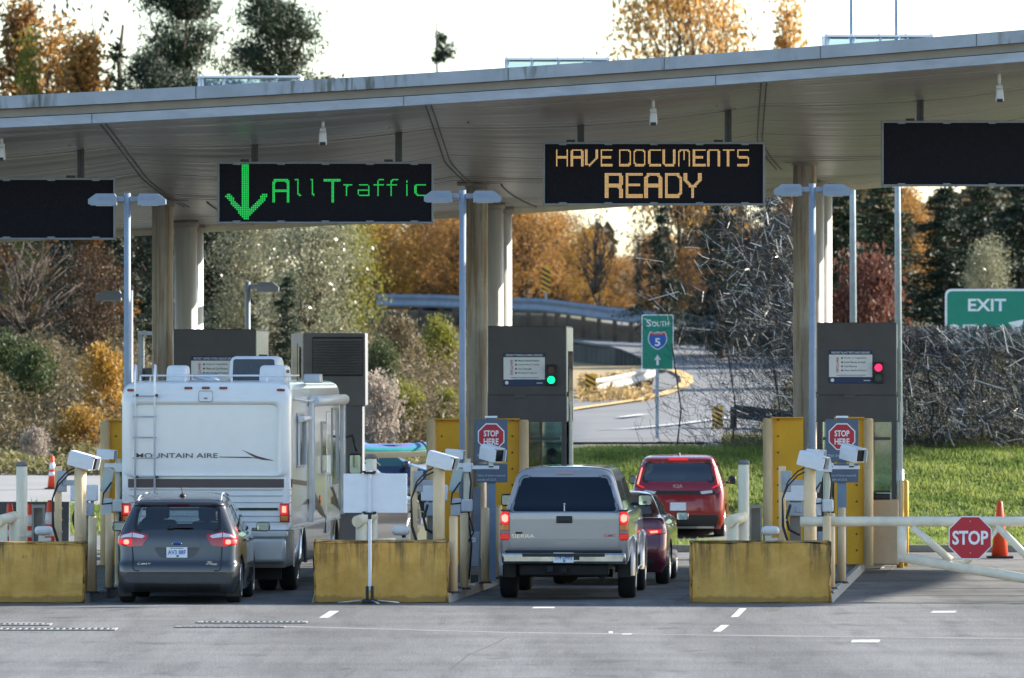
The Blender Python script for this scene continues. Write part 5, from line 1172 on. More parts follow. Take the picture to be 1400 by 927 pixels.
# ---------------------------------------------------------------- dark red saloon
loc, rz = place(832, 113.6, 0, .062)
sd = thing('sedan', 'dark maroon saloon half hidden ahead of the silver pickup', 'car', loc, rz)
mmar = paint('maroon_paint', (.10, .008, .022), .45, .22)
SDR = [(.20, .82, .12, 4.7, .12, .25, .04, .05), (.34, .885, .02, 4.83, .14, .3, .06, .05), (.55, .90, .0, 4.88, .16, .3, .08, .05), (.75, .90, .03, 4.85, .16, .3, .08, .05), (.90, .885, .05, 4.75, .16, .3, .08, .04), (.99, .86, .06, 4.4, .16, .3, .08, .03), (1.045, .82, .12, 3.7, .16, .3, .06, .02), (1.075, .77, .60, 3.5, .16, .25, .06, .01),
       (1.20, .715, .92, 3.1, .16, .2, .06, 0), (1.34, .63, 1.32, 2.7, .15, .2, .05, 0), (1.40, .57, 1.6, 2.45, .15, .2, .04, 0), (1.435, .42, 1.85, 2.25, .15, .15, .02, 0), (1.445, .2, 2.0, 2.15, .05, .05, 0, 0)]
S = build_car(sd, SDR, mmar, (1.02, 3.84), None, [(-.66, 1.09), (.66, 1.09), (.52, 1.35), (-.52, 1.35)], None, [[(1.15, 1.08), (1.95, 1.06), (1.95, 1.36), (1.62, 1.35)], [(2.02, 1.06), (3.2, 1.06), (2.6, 1.36), (2.02, 1.37)]], M('saloon_pane', (.20, .25, .30), .08, var=0, metal=.6, coat=1.), None, .335, .22, .23, .24)
for s in (-1, 1):
    hl = obj('tail_lamp', patch_rear(S, rounded([(s*.52, .87), (s*.86, .90), (s*.885, .80), (s*.60, .765)], .02), .01, 8, 10, .02), tailred, sd)
    obj('lens_lit', patch_rear(S, [(s*.60, .865), (s*.80, .865), (s*.80, .80), (s*.63, .795)], .014, 5, 8), taillit, hl); obj('lens_core', patch_rear(S, [(s*.63, .845), (s*.76, .85), (s*.76, .815), (s*.65, .81)], .017, 4, 6), tailcore, hl)
    mirror(sd, 1.03, 3.0, 1.02, .20, .15, mmar, s)
obj('bumper_insert', patch_rear(S, rounded([(-.72, .42), (.72, .42), (.66, .24), (-.66, .24)], .05), .005, 5, 12), black, sd)
plate(S, sd, 0, .70, .30, .15, ' ', .01) if False else None
obj('plate_panel', patch_rear(S, [(-.15, .66), (.15, .66), (.15, .80), (-.15, .80)], .01, 3, 5), platew, sd)
b = MB()
for s in (-1, 1):
    for y in (1.5, 2.5): b.box((s*(S.side(y, .9)+.012), y, .91), (.03, .22, .03), .01)
obj('door_handle', b, chrome, sd)
b = MB()
for s in (-1, 1): b.tube([(s*(S.side(y, 1.055)+.006), y, 1.055) for y in np.linspace(1.1, 3.2, 8)], .009, 6)
obj('window_trim', b, chrome, sd)
# ---------------------------------------------------------------- bright red boxy hatchback beyond the booths
loc, rz = place(927, 143.2, Tz(PX(927, 143.2), 143.2)+.012, .055)
kr = thing('boxy_hatchback', 'bright red boxy hatchback ahead, with tall lit tail lamps', 'car', loc, rz)
mred = paint('red_paint', (.26, .004, .016), .25, .22)
KRR = [(.20, .82, .10, 4.05, .12, .25, .03, .04), (.34, .88, .01, 4.15, .14, .3, .05, .04), (.55, .90, .0, 4.18, .16, .3, .06, .04), (.80, .90, .02, 4.12, .16, .3, .06, .04), (.95, .89, .05, 3.95, .16, .3, .06, .03), (1.04, .875, .08, 3.4, .16, .3, .06, .02), (1.12, .855, .12, 3.1, .15, .25, .06, .01),
       (1.30, .79, .17, 2.8, .14, .2, .06, 0), (1.50, .715, .24, 2.4, .13, .2, .06, 0), (1.56, .685, .22, 2.3, .13, .2, .06, 0), (1.61, .62, .35, 2.1, .16, .2, .06, 0), (1.635, .48, .7, 1.9, .16, .2, .04, 0), (1.645, .2, 1.0, 1.6, .1, .1, 0, 0)]
RW = [(-.69, 1.13), (.69, 1.13), (.62, 1.49), (-.62, 1.49)]
S = build_car(kr, KRR, mred, (.72, 3.29), (4.2, 10.3, .07), RW, [(-.62, 1.12), (.62, 1.12), (.52, 1.52), (-.52, 1.52)], [[(.55, 1.1), (1.5, 1.08), (1.5, 1.50), (.62, 1.46)], [(1.58, 1.08), (2.95, 1.08), (2.5, 1.50), (1.58, 1.51)]], glassdk, None, .33, .22, .22)
for s in (-1, 1):
    hl = obj('tail_lamp', patch_rear(S, [(s*.705, 1.42), (s*.745, 1.44), (s*.845, 1.10), (s*.84, 1.00), (s*.70, .98), (s*.70, 1.03), (s*.795, 1.06)], .006, 16, 4), black, kr)
    obj('lens_lit', patch_rear(S, [(s*.690, 1.40), (s*.725, 1.40), (s*.815, 1.06), (s*.765, 1.06)], .012, 12, 3), taillit, hl); obj('lens_core', patch_rear(S, [(s*.698, 1.385), (s*.716, 1.385), (s*.80, 1.07), (s*.775, 1.07)], .016, 12, 2), tailcore, hl)
    obj('lens_lit', patch_rear(S, [(s*.66, 1.01), (s*.79, 1.075), (s*.80, 1.04), (s*.68, .985)], .012, 4, 5), taillit, hl)
    mirror(kr, .99, 2.75, 1.12, .16, .17, black, s)
obj('dark_band', patch_rear(S, [(-.80, .90), (.80, .90), (.82, .80), (-.82, .80)] if False else [(-.84, .945), (.84, .945), (.80, .87), (-.80, .87)], .006, 4, 12), black, kr)
obj('reverse_lamp', patch_rear(S, [(.42, .94), (.66, .955), (.68, .89), (.46, .88)], .01, 3, 6), tailclear, kr); obj('reverse_lamp', patch_rear(S, [(-.42, .94), (-.66, .955), (-.68, .89), (-.46, .88)], .01, 3, 6), tailclear, kr)
obj('bumper_insert', patch_rear(S, rounded([(-.80, .47), (.80, .47), (.74, .20), (-.74, .20)], .05), .006, 6, 12), black, kr); obj('skid_trim', patch_rear(S, [(-.70, .255), (.70, .255), (.70, .215), (-.70, .215)], .012, 2, 12), steel, kr)
obj('high_brake_light', patch_rear(S, [(-.19, 1.545), (.19, 1.545), (.19, 1.575), (-.19, 1.575)], .008, 2, 6), taillit, kr)
plate(S, kr, .0, .64, .31, .155, 'BC', .012) if False else obj('plate_panel', patch_rear(S, [(-.155, .56), (.155, .56), (.155, .715), (-.155, .715)], .012, 2, 4), platew, kr)
text('badge', 'KIA', chrome, kr, (-.0, S.rear(0, 1.035)-.012, 1.035), .07, .19, .008)
b = MB(); b.ball((0, .75, 1.64), (.025, .09, .055)); obj('roof_fin', b, black, kr)
interior(kr, .45, .72, 1.9, .95, .75)
# ---------------------------------------------------------------- motorhome
loc, rz = place(281.5, 109.1, -.0537, .053)
rv = thing('motorhome', 'large white motorhome with a rear ladder, seen from behind in the left lane', 'motorhome', loc, rz); rv.scale = (1.0163,)*3
mrv = M('gelcoat_white', (.79, .77, .735), .28, var=.02, coat=.6); mtan = M('lower_taupe', (.36, .32, .27), .35, var=.05, metal=.2, coat=.5); mbrown = M('stripe_brown', (.075, .052, .052), .4, var=.05); mgold = M('lower_grey_beige', (.52, .50, .47), .35, metal=.2, var=.04, coat=.5)
def rz_(py): return PZ(py, 107.35)
RVR = [(1.0, 1.235, .0, 9.9, .09, .3, .01, .0), (1.06, 1.25, .0, 10.0, .10, .35, .015, .0), (2.0, 1.25, .0, 10.05, .11, .35, .015, .0), (2.85, 1.25, .01, 9.9, .12, .35, .015, .0), (3.02, 1.24, .03, 9.8, .14, .35, .015, 0), (3.12, 1.20, .08, 9.65, .18, .35, .015, 0), (3.17, 1.10, .18, 9.5, .2, .3, .01, 0), (3.19, .9, .35, 9.3, .2, .3, 0, 0)]
S = Shell(RVR); o = obj('body', S.mesh('body'), mrv, rv, sharp=40)
LOW = [(.44, 1.14, .10, 9.7, .10, .3, .01, 0), (.52, 1.19, .05, 9.85, .12, .35, .02, 0), (.80, 1.23, .03, 9.95, .12, .35, .02, 0), (.99, 1.238, .02, 9.95, .10, .35, .02, 0)]
SL = Shell(LOW); o = obj('lower_body', SL.mesh('lower_body', nu=14), mtan)
cuts = []
for y in (2.25, 8.6):
    for s in (-1, 1):
        b = MB(); b.cyl((s*1.6, y, .45), (s*.78, y, .45), .54, n=36); cuts.append(obj('cutter', b))
bool_diff(o, cuts); o.parent = rv
for p in o.data.polygons: p.use_smooth = True
o.data.set_sharp_from_angle(angle=R(40))
b = MB(); b.box((0, -.005, .70), (2.36, .16, .36), .05); obj('rear_bumper', b, mgold, rv)
b = MB(); b.box((0, -.012, .935), (2.42, .14, .105), .03); obj('rear_ledge', b, mgold, rv)
# recessed rear panel outlined by a soft raised frame
b = MB()
fr = rounded([(-1.08, 1.80), (1.08, 1.80), (1.08, 2.86), (-1.08, 2.86)], .10, 8); N = len(fr); cx_, cz_ = 0, 2.3; A = []
for w0, yo in ((-.035, .02), (-.012, -.045), (.055, -.05), (.13, .01)):
    A.append([b.v((x+(w0 if x > 0 else -w0), S.rear(min(1.1, abs(x)), z)+yo, z+(w0 if z > cz_ else -w0*.2))) for x, z in fr])
for P0, P1 in zip(A, A[1:]):
    for i in range(N): b.face([P0[i], P0[(i+1) % N], P1[(i+1) % N], P1[i]], True)
bmesh.ops.recalc_face_normals(b.bm, faces=b.bm.faces[:]); obj('rear_frame', b, mrv, rv)
obj('brown_stripe', patch_rear(S, [(-1.249, 1.62), (1.249, 1.62), (1.249, 1.745), (-1.249, 1.745)], .018, 2, 20), mbrown, rv)
for s in (-1, 1): obj('brown_stripe', patch_side(S, [(.12, 1.62), (2.85, 1.60), (2.85, 1.73), (.12, 1.745)], s, .006, 2, 8), mbrown, rv)
obj('black_band', patch_rear(S, [(-1.06, 1.285), (1.06, 1.285), (1.06, 1.322), (-1.06, 1.322)], .018, 2, 16), black, rv)
for z_s in (1.115, 1.20, 1.40, 1.497, 1.585): obj('panel_seam', patch_rear(S, [(-1.24, z_s-.005), (1.24, z_s-.005), (1.24, z_s+.005), (-1.24, z_s+.005)], .019, 1, 16), M('seam_grey', (.26, .27, .30), .5, var=0), rv)
text('lettering', 'MOUNTAIN AIRE', mbrown, rv, (PX(242, 107.3)-PX(281.5, 107.3), S.rear(.4, 2.1)-.012, rz_(622.8)), .070, 1.20, .004)
text('lettering', 'by', M('small_grey', (.3, .3, .33), .5, var=0), rv, (-.02, S.rear(.1, 2.05)-.012, rz_(628)), .02, .04) if False else None
def rx(px): return (px-281.5)/93.15
b = MB(); b.grid([[(rx(x), S.rear(abs(rx(x)), rz_(y))-.010, rz_(y)) for x, y in r] for r in ([(325, 612.5), (352, 623.5), (374, 629.5)], [(330, 614.5), (348, 625), (358, 628.5)])]); b.grid([[(rx(x), S.rear(abs(rx(x)), rz_(y))-.010, rz_(y)) for x, y in r] for r in ([(300, 624.3), (340, 624.5), (374, 629.5)], [(300, 625.3), (348, 626.3), (374, 630)])], False)
bmesh.ops.recalc_face_normals(b.bm, faces=b.bm.faces[:]); obj('arrow_graphic', b, mbrown, rv)
for s, a, c in ((1, 383, 396.5), (-1, 165.5, 178.5)):
    x0, x1 = rx(a), rx(c); z0, z1 = rz_(714), rz_(688); xm = (x0+x1)/2; ww_ = x1-x0
    b = MB(); yb = S.rear(abs(xm), 1.3)-.006; b.box((xm, yb-.005, (z0+z1)/2), (ww_, .06, z1-z0), .01); hl = obj('tail_lamp', b, tailred, rv)
    b = MB(); b.box((xm-s*.008, yb-.038, z0+(z1-z0)*.66), (ww_*.72, .012, (z1-z0)*.50), .004); obj('lens_lit', b, taillit, hl)
    b = MB(); b.box((xm-s*.008, yb-.046, z0+(z1-z0)*.68), (ww_*.42, .012, (z1-z0)*.34), .004); obj('lens_core', b, tailcore, hl)
    b = MB(); b.box((xm-s*.008, yb-.038, z0+(z1-z0)*.20), (ww_*.72, .012, (z1-z0)*.24), .004); obj('lens_amber', b, tailamber, hl)
for a, y_ in ((178.5, 533.5), (257, 530.5), (281, 530.3), (305, 530.5), (384, 533.2)):
    b = MB(); x = rx(a); z = rz_(y_); yb = S.rear(abs(x), z); b.box((x, yb-.008, z), (.115, .035, .036), .01); o = obj('marker_lamp', b, black, rv)
    b = MB()
    for d in (-.024, .024): b.box((x+d, yb-.028, z), (.036, .008, .022), .004)
    obj('lens', b, tailred, o)
b = MB(); x0, x1, z0, z1 = rx(272), rx(291), rz_(549), rz_(534.5); q = rounded([(x0, z0), (x1, z0), (x1, z1), (x0, z1)], .03); yb = S.rear(.1, 2.97)-.01; b.tube([(x, S.rear(abs(x), z)-.056, z) for x, z in q]+[(q[0][0], S.rear(abs(q[0][0]), q[0][1])-.056, q[0][1])], .005, 5); b.box(((x0+x1)/2, yb-.052, z0+.05), (.05, .02, .025), .005); obj('camera_hatch', b, M('hatch_outline', (.30, .31, .33), .5, var=0), rv)
# ladder
b = MB(); xa, xb = rx(185.3), rx(212); yo = -.10
for x in (xa, xb): b.tube([(x, yo, 1.05), (x, yo, 3.08), (x, yo, 3.30), (x, yo+.05, 3.42), (x, yo+.16, 3.40), (x, yo+.26, 3.2)], .0155, 8)
obj('ladder_rail', b, M('ladder_white', (.74, .75, .77), .3, metal=.3, var=.03), rv)
for py in (541.5, 569.5, 598, 626, 651.5, 679): b = MB(); b.cyl((xa-.03, yo-.005, rz_(py)), (xb+.03, yo-.005, rz_(py)), .011, n=8); obj('ladder_rung', b, M('rung_grey', (.45, .47, .5), .3, metal=.5, var=.03), rv)
b = MB()
for py in (540.5, 652.0):
    for x in (xa+.03, xb+.03): b.cyl((x, yo+.09, rz_(py)), (x, yo-.02, rz_(py)), .02, n=8)
obj('ladder_bracket', b, darkmetal, rv)
# roof rack, air conditioners, vents
b = MB(); zr = rz_(513.5); x0, x1 = rx(189), rx(394); b.tube([(x0, 1.9, zr), (x0, .3, zr), (x0+.05, .22, zr), (x1-.05, .22, zr), (x1, .3, zr), (x1, 1.9, zr)], .014, 8)
for px in (189, 203, 251, 315, 363, 393): b.cyl((rx(px), .24, 3.13), (rx(px), .24, zr), .012, n=8)
obj('roof_rack', b, M('ladder_white', (.74,)*3), rv)
def rbox(name, px0, px1, py0, y, dep, m=offwhite, bev=.05, tp=.92):
    b = MB(); k = (107.35+y)/107.35; x0, x1 = rx(px0)*1.0, rx(px1)*1.0; x0 *= k; x1 *= k; zt = PZ(py0, 107.35+y); b.box(((x0+x1)/2-.03*y, y, (3.15+zt)/2), (x1-x0, dep, zt-3.15), bev, taper=tp); return obj(name, b, m, rv), ((x0+x1)/2-.03*y, zt, (x1-x0))
rbox('roof_vent', 222, 251, 499.5, 1.2, .6, whitem); rbox('air_conditioner', 351, 390, 499.5, 1.0, .8, whitem)
q, (xc, zt, ww_) = rbox('air_conditioner', 300, 370, 487, 2.8, 1.0, whitem, .08, .94)
b = MB(); b.prism(rounded([(xc-ww_*.42, 3.16), (xc+ww_*.42, 3.16), (xc+ww_*.40, zt-.045), (xc-ww_*.40, zt-.045)], .04), 2.27, 2.275); obj('mesh_grille', b, M('grille_dark', (.05, .06, .075), .5, var=.5, vs=40, stretch=(1, 1, 3)), q)
rbox('roof_vent', 396, 420, 511, 3.5, .5, M('vent_silver', (.45, .46, .46), .4, metal=.4, var=.1), .02)
b = MB(); b.box((rx(391)-.02, .61, PZ(508, 108)), (.05, .02, .05), .02); obj('sensor', b, M('sensor_brown', (.25, .12, .06), .5, var=.1), rv)
b = MB(); b.cyl((1.0, 4.2, 3.17), (1.0, 4.2, 3.75), .006, n=6); b.box((.85, 4.2, 3.23), (.07, .07, .12), .01); obj('roof_aerial', b, black, rv)
b = MB(); b.ball((-.15, 1.7, 3.2), (.22, .22, .10)); b.tube([(-.3, 1.2, 3.26), (.05, 1.25, 3.16)], .03, 8); obj('dish', b, M('dish_grey', (.5, .55, .6), .3, metal=.3, var=.1), rv)
# right side: awning, windows, graphics
zA = 2.88
b = MB(); b.cyl((1.33, 3.2, zA), (1.33, 9.3, zA), .085, n=18); b.cyl((1.33, 3.18, zA), (1.33, 3.2, zA), .075, n=18); obj('awning_roll', b, whitem, rv)
for y in (3.1, 9.3): b = MB(); b.box((1.30, y, 1.95), (.07, .11, 1.80), .01); b.box((1.34, y, 2.0), (.03, .05, 1.6)); obj('awning_arm', b, M('arm_silver', (.55, .57, .6), .35, metal=.5, var=.05), rv)
b = MB(); b.tube([(1.27, .3, 2.92), (1.30, 2.6, 2.88), (1.33, 3.1, 2.9)], .018, 6); obj('gutter_rail', b, whitem, rv)
def rvwin(y0, y1, z0, z1, nm='side_window', m=None):
    b = MB(); b.box((1.252, (y0+y1)/2, (z0+z1)/2), (.03, y1-y0, z1-z0), .008); f = obj('window_frame' if nm == 'side_window' else nm, b, M('window_trim_grey', (.30, .31, .32), .4, metal=.3, var=.05), rv)
    b = MB(); b.box((1.268, (y0+y1)/2, (z0+z1)/2), (.008, y1-y0-.08, z1-z0-.08)); obj('pane', b, m or darkpane, f)
rvwin(.95, 2.25, rz_(641)-.0, rz_(565)); b = MB(); b.cyl((1.33, .9, 2.62), (1.33, 2.3, 2.62), .045, n=12); b.box((1.29, .98, 2.3), (.03, .04, .75)); b.box((1.29, 2.2, 2.3), (.03, .04, .75)); obj('window_awning', b, whitem, rv)
rvwin(5.6, 6.4, 1.75, 2.55, m=M('door_pane', (.25, .18, .04), .1, var=.1)); rvwin(7.7, 9.0, 1.55, 2.75)
b = MB(); b.box((1.254, 7.0, 1.75), (.02, .75, 1.9), .01); b.box((1.275, 7.25, 1.6), (.03, .1, .18), .01); obj('entry_door', b, mrv, rv)
for pts in ([(3.3, 1.60), (4.2, 1.52), (6.2, 1.12), (6.8, 1.02), (5.6, 1.12), (4.0, 1.42)], [(2.0, 1.33), (3.0, 1.40), (4.6, 1.36), (4.6, 1.30), (3.0, 1.32)], [(3.2, 1.28), (4.8, 1.30), (6.0, 1.06), (4.9, 1.2)], [(7.0, 1.62), (8.0, 1.5), (9.4, 1.15), (8.2, 1.35)], [(6.6, 1.30), (8.0, 1.36), (9.6, 1.1), (8.2, 1.22)]):
    b = MB(); vs = [b.v((1.258, y, z)) for y, z in pts]; b.face(vs); obj('side_graphic', b, mbrown, rv)
b = MB(); b.ball((1.26, 5.3, 1.35), (.02, .1, .07)); obj('side_marker', b, M('marker_orange', (.6, .15, .03), .4, var=0), rv)
b = MB(); b.box((1.245, .62, .72), (.012, .05, .55)); b.box((1.248, 1.6, .99), (.02, 2.6, .02)); b.box((1.248, 6.0, .995), (.02, 7.0, .02)); obj('skirt_trim', b, M('trim_pale', (.6, .6, .6), .35, metal=.3, var=.05), rv)
for y in (2.25, 8.6):                            # bright arch trims and wheels
    for s in (-1, 1):
        b = MB(); b.tube([(s*1.235, y+.545*math.cos(a), .45+.545*math.sin(a)) for a in np.linspace(.0, math.pi, 18)], .028, 8); obj('arch_trim', b, chrome, rv)
        wheel(rv, 1.04, y, .45, .26, s, .28, chrome, 8).location.z += .0528
        if y < 4: wheel(rv, .72, y, .45, .26, s, .28, darkmetal, 8).location.z += .0528
b = MB(); b.box((0, 5, .62), (1.1, 9.0, .16)); b.box((0, .55, .50), (1.9, .8, .12)); b.cyl((-.9, 2.25, .5), (.9, 2.25, .5), .08, n=10); b.box((-.45, 1.2, .42), (.7, .5, .2), .03); b.tube([(.5, .2, .42), (.5, 2.0, .45)], .05, 8); obj('chassis', b, underm, rv)
b = MB(); b.box((0, .75, .38), (2.1, .02, .26)); obj('mud_flap', b, black, rv)
for s in (-1, 1):
    b = MB(); b.tube([(s*1.2, 9.6, 2.25), (s*1.45, 9.45, 2.3), (s*1.52, 9.4, 2.05)], .022, 8); b.box((s*1.50, 9.4, 1.84), (.22, .13, .36), .05); o = obj('wing_mirror', b, darkmetal, rv)
    b = MB(); b.prism(rounded([(s*1.5-.085, 1.70), (s*1.5+.085, 1.70), (s*1.5+.085, 1.99), (s*1.5-.085, 1.99)], .03), 9.325, 9.33); obj('mirror_glass', b, MATS['mirror_glass'], o)
# ---------------------------------------------------------------- dark estate with kayak, and a blue hatchback beyond
loc = (PX(426, 134.5), 134.5, .0); rz = R(-15)
es = thing('estate_car', 'dark estate car carrying a kayak, mostly hidden behind the white board', 'car', loc, rz)
mwh = paint('black_paint_car', (.025, .026, .03), .2, .3)
ESR = [(.22, .80, .10, 4.5, .12, .25, .03, .04), (.36, .88, .0, 4.6, .14, .3, .05, .04), (.6, .90, .0, 4.62, .16, .3, .05, .04), (.9, .89, .05, 4.4, .16, .3, .05, .03), (1.0, .86, .08, 3.7, .16, .3, .05, .02), (1.08, .82, .12, 3.4, .15, .25, .05, .01), (1.42, .68, .40, 2.6, .14, .2, .05, 0), (1.55, .60, .62, 2.3, .14, .2, .05, 0), (1.60, .42, .9, 2.1, .15, .15, .03, 0), (1.61, .2, 1.1, 1.9, .05, .05, 0, 0)]
S = build_car(es, ESR, mwh, (.8, 3.5), None, [(-.66, 1.08), (.66, 1.08), (.56, 1.44), (-.56, 1.44)], [(-.6, 1.12), (.6, 1.12), (.5, 1.48), (-.5, 1.48)], [[(.6, 1.08), (1.6, 1.06), (1.6, 1.46), (.9, 1.44)], [(1.7, 1.06), (3.1, 1.06), (2.5, 1.46), (1.7, 1.47)]], darkpane, None, .34, .22, .23)
for s in (-1, 1):
    hl = obj('tail_lamp', patch_rear(S, rounded([(s*.70, 1.05), (s*.86, 1.03), (s*.88, .86), (s*.70, .86)], .02), .01, 6, 6, .02), tailred, es); obj('lens_lit', patch_rear(S, [(s*.74, 1.0), (s*.84, 1.0), (s*.85, .9), (s*.74, .9)], .014, 4, 4), taillit, hl)
    mirror(es, 1.0, 2.9, 1.1, .18, .16, mwh, s)
b = MB()
for s in (-1, 1): b.tube([(s*.58, .7, 1.59), (s*.57, 1.2, 1.66), (s*.57, 2.2, 1.66), (s*.58, 2.5, 1.57)], .02, 8)
for y in (1.0, 2.3): b.tube([(-.62, y, 1.70), (.62, y, 1.70)], .022, 8)
obj('roof_rack', b, black, es)
kz = PZ(611, 135.5)
ky = thing('kayak', 'teal and purple kayak lashed on the dark estate car roof', 'kayak', (PX(525, 135.3), 135.3, 1.66), R(-62))
b = MB(); rings = []; n = 14; NL = 28
for i in range(NL+1):
    t_ = i/NL; y = -2.3+4.6*t_; w_ = .31*math.sin(math.pi*min(1, max(0, t_)))**.8+.004; dz = .36*abs(2*t_-1)**2.4; hgt = .19*math.sin(math.pi*t_)**.35+.01
    rings.append([b.v((w_*math.cos(2*math.pi*k/n), y, .19+dz+hgt*.62*math.sin(2*math.pi*k/n)+(.02 if math.sin(2*math.pi*k/n) > 0 else 0))) for k in range(n)])
fs = []
for A_, B_ in zip(rings, rings[1:]):
    for k in range(n):
        b.mi = 0 if math.sin(2*math.pi*(k+.5)/n) < -.2 else (1 if math.sin(2*math.pi*(k+.5)/n) < .45 else 2); b.face([A_[k], A_[(k+1) % n], B_[(k+1) % n], B_[k]], True)
b.mi = 2; b.face(rings[0]); b.face(rings[-1][::-1]); bmesh.ops.recalc_face_normals(b.bm, faces=b.bm.faces[:])
obj('hull', b, [M('hull_cream', (.62, .60, .46), .4, var=.05), M('hull_teal', (.02, .30, .33), .4, var=.1), M('deck_purple', (.16, .12, .42), .5, var=.3, vs=6, col2=(.05, .28, .36))], ky)
b = MB(); b.tube([(.22*math.cos(a), .1+.42*math.sin(a), .292) for a in np.linspace(0, 2*math.pi, 18)], .025, 6, False); obj('cockpit_rim', b, black, ky)
for y in (-.9, .7): b = MB(); b.tube([(.42*math.cos(a), y, .14+.24*math.sin(a)) for a in np.linspace(-.3, math.pi+.3, 12)], .018, 5); obj('strap', b, black, ky)
loc = (PX(352, 147.5), 147.5, Tz(PX(540, 147.5), 147.5)+.012); rz = R(-80)
bh = thing('blue_hatchback', 'dark blue car turning right beyond the car with the kayak', 'car', loc, rz)
mbl = paint('navy_paint', (.012, .028, .075), .4, .25)
S = build_car(bh, [(a*.98, c*.97, d, e*.95, f, g_, h, i) for a, c, d, e, f, g_, h, i in ESR], mbl, (.8, 3.3), None, [(-.62, 1.08), (.62, 1.08), (.52, 1.40), (-.52, 1.40)], [(-.6, 1.1), (.6, 1.1), (.5, 1.44), (-.5, 1.44)], [[(.6, 1.06), (1.55, 1.04), (1.55, 1.44), (.9, 1.42)], [(1.65, 1.04), (3.0, 1.04), (2.4, 1.44), (1.65, 1.45)]], M('teal_pane', (.05, .12, .13), .08, metal=.2, var=0), None, .33, .22, .22)
for s in (-1, 1):
    obj('tail_lamp', patch_rear(S, rounded([(s*.68, 1.03), (s*.84, 1.01), (s*.86, .84), (s*.68, .84)], .02), .01, 6, 6, .02), tailred, bh); mirror(bh, .98, 2.8, 1.08, .18, .15, mbl, s)
# ================================================================ BEYOND THE BOOTHS: signs, rails
def road_sign_post(t, H, r=.045, x=0):
    b = MB(); b.box((x, .04, H/2), (r*1.6, r*1.2, H)); obj('post', b, galv, t)
# interstate direction sign
Y = 158.; X = PX(898.5, Y); zg = Tz(X, Y); x0, x1, z1, z0 = PX(877, Y)-X, PX(921, Y)-X, PZ(430, Y)-zg, PZ(505.5, Y)-zg; cx = (x0+x1)/2; W_, H_ = x1-x0, z1-z0
t = thing('direction_sign', 'green SOUTH 5 road sign with a white up arrow on a post', 'road sign', (X, Y, zg)); road_sign_post(t, z1-.05)
b = MB(); b.prism(rounded([(x0, z0), (x1, z0), (x1, z1), (x0, z1)], .05), -.004, .012); bo = obj('rim', b, signwhite, t)
b = MB(); b.prism(rounded([(x0+.022, z0+.022), (x1-.022, z0+.022), (x1-.022, z1-.022), (x0+.022, z1-.022)], .04), -.008, -.0045); bo = obj('panel', b, signgreen, t)
zt = z1-H_*.155
text('lettering', 'S', signwhite, bo, (cx-W_*.275, -.009, zt), .15, .105, .012); text('lettering', 'OUTH', signwhite, bo, (cx+W_*.09, -.009, zt-.018), .115, .36, .012)
def shield(s, dz=0):
    c = []; 
    top = [(-.5, .34), (-.42, .5), (-.2, .46), (0, .5), (.2, .46), (.42, .5), (.5, .34)]; rt = [(.55, .1), (.5, -.12), (.34, -.34), (.12, -.48), (0, -.54)]
    return [(cx+s*.36*x, z0+H_*.53+dz+s*.36*y) for x, y in top+rt+[(-x, y) for x, y in rt[-2::-1]]]
b = MB(); b.prism(shield(1.06), -.0125, -.0085); sh = obj('shield_rim', b, signwhite, bo)
b = MB(); b.prism(shield(.97), -.0155, -.013); obj('shield_field', b, signblue, sh)
b = MB(); s_ = shield(.97); b.prism([s_[0], s_[1], (s_[2][0], s_[1][1]-.02), (s_[4][0], s_[1][1]-.02), s_[5], s_[6], (s_[6][0]+.0, s_[6][1]-.012), (s_[0][0], s_[0][1]-.012)], -.018, -.016); obj('shield_band', b, signred, sh)
text('lettering', '5', signwhite, sh, (cx, -.019, z0+H_*.50), .17, .12, .02)
text('lettering', 'INTERSTATE', signwhite, sh, (cx, -.0205, z0+H_*.53+.36*.40), .024, .22, .004)
b = MB(); za = z0+H_*.085; b.prism([(cx-.025, za), (cx+.025, za), (cx+.025, za+.12), (cx+.075, za+.11), (cx, za+.23), (cx-.075, za+.11), (cx-.025, za+.12)], -.0125, -.009); obj('arrow', b, signwhite, bo)
# exit sign
Y = 168.; px0, px1 = 1292, 1424; X = PX((px0+px1)/2, Y); zg = Tz(X, Y); x0, x1, z1, z0 = PX(px0, Y)-X, PX(px1, Y)-X, PZ(395, Y)-zg, PZ(476, Y)-zg; cx = 0; W_, H_ = x1-x0, z1-z0
t = thing('exit_sign', 'green EXIT road sign rising above the wire thicket at the right edge', 'road sign', (X, Y, zg))
for sx in (-.7, .7):
    b = MB(); b.box((sx, .08, (z1-.1)/2), (.1, .1, z1-.1)); obj('post', b, galv, t)
b = MB(); b.prism(rounded([(x0, z0), (x1, z0), (x1, z1), (x0, z1)], .16), -.004, .03); obj('rim', b, signwhite, t)
b = MB(); b.prism(rounded([(x0+.05, z0+.05), (x1-.05, z0+.05), (x1-.05, z1-.05), (x0+.05, z1-.05)], .13), -.009, -.0045); bo = obj('panel', b, signgreen, t)
text('lettering', 'EXIT', signwhite, bo, (PX(1349.5, Y)-X, -.0105, PZ(417, Y)-zg), PZ(408.5, Y)-PZ(425.5, Y), PX(1376, Y)-PX(1324, Y), .022)
text('lettering', '276', signwhite, bo, (PX(1325, Y)-X, -.0105, PZ(456, Y)-zg), .44, .95, .03)
b = MB(); a0 = Vector((PX(1374, Y)-X, PZ(462, Y)-zg)); d = Vector((.62, .62)).normalized(); n = Vector((-d.y, d.x)); q = lambda u, v_: tuple(a0+d*u+n*v_)
b.prism([q(0, -.06), q(.3, -.06), q(.3, -.2), q(.6, 0), q(.3, .2), q(.3, .06), q(0, .06)], -.013, -.0095); obj('arrow', b, signwhite, bo)
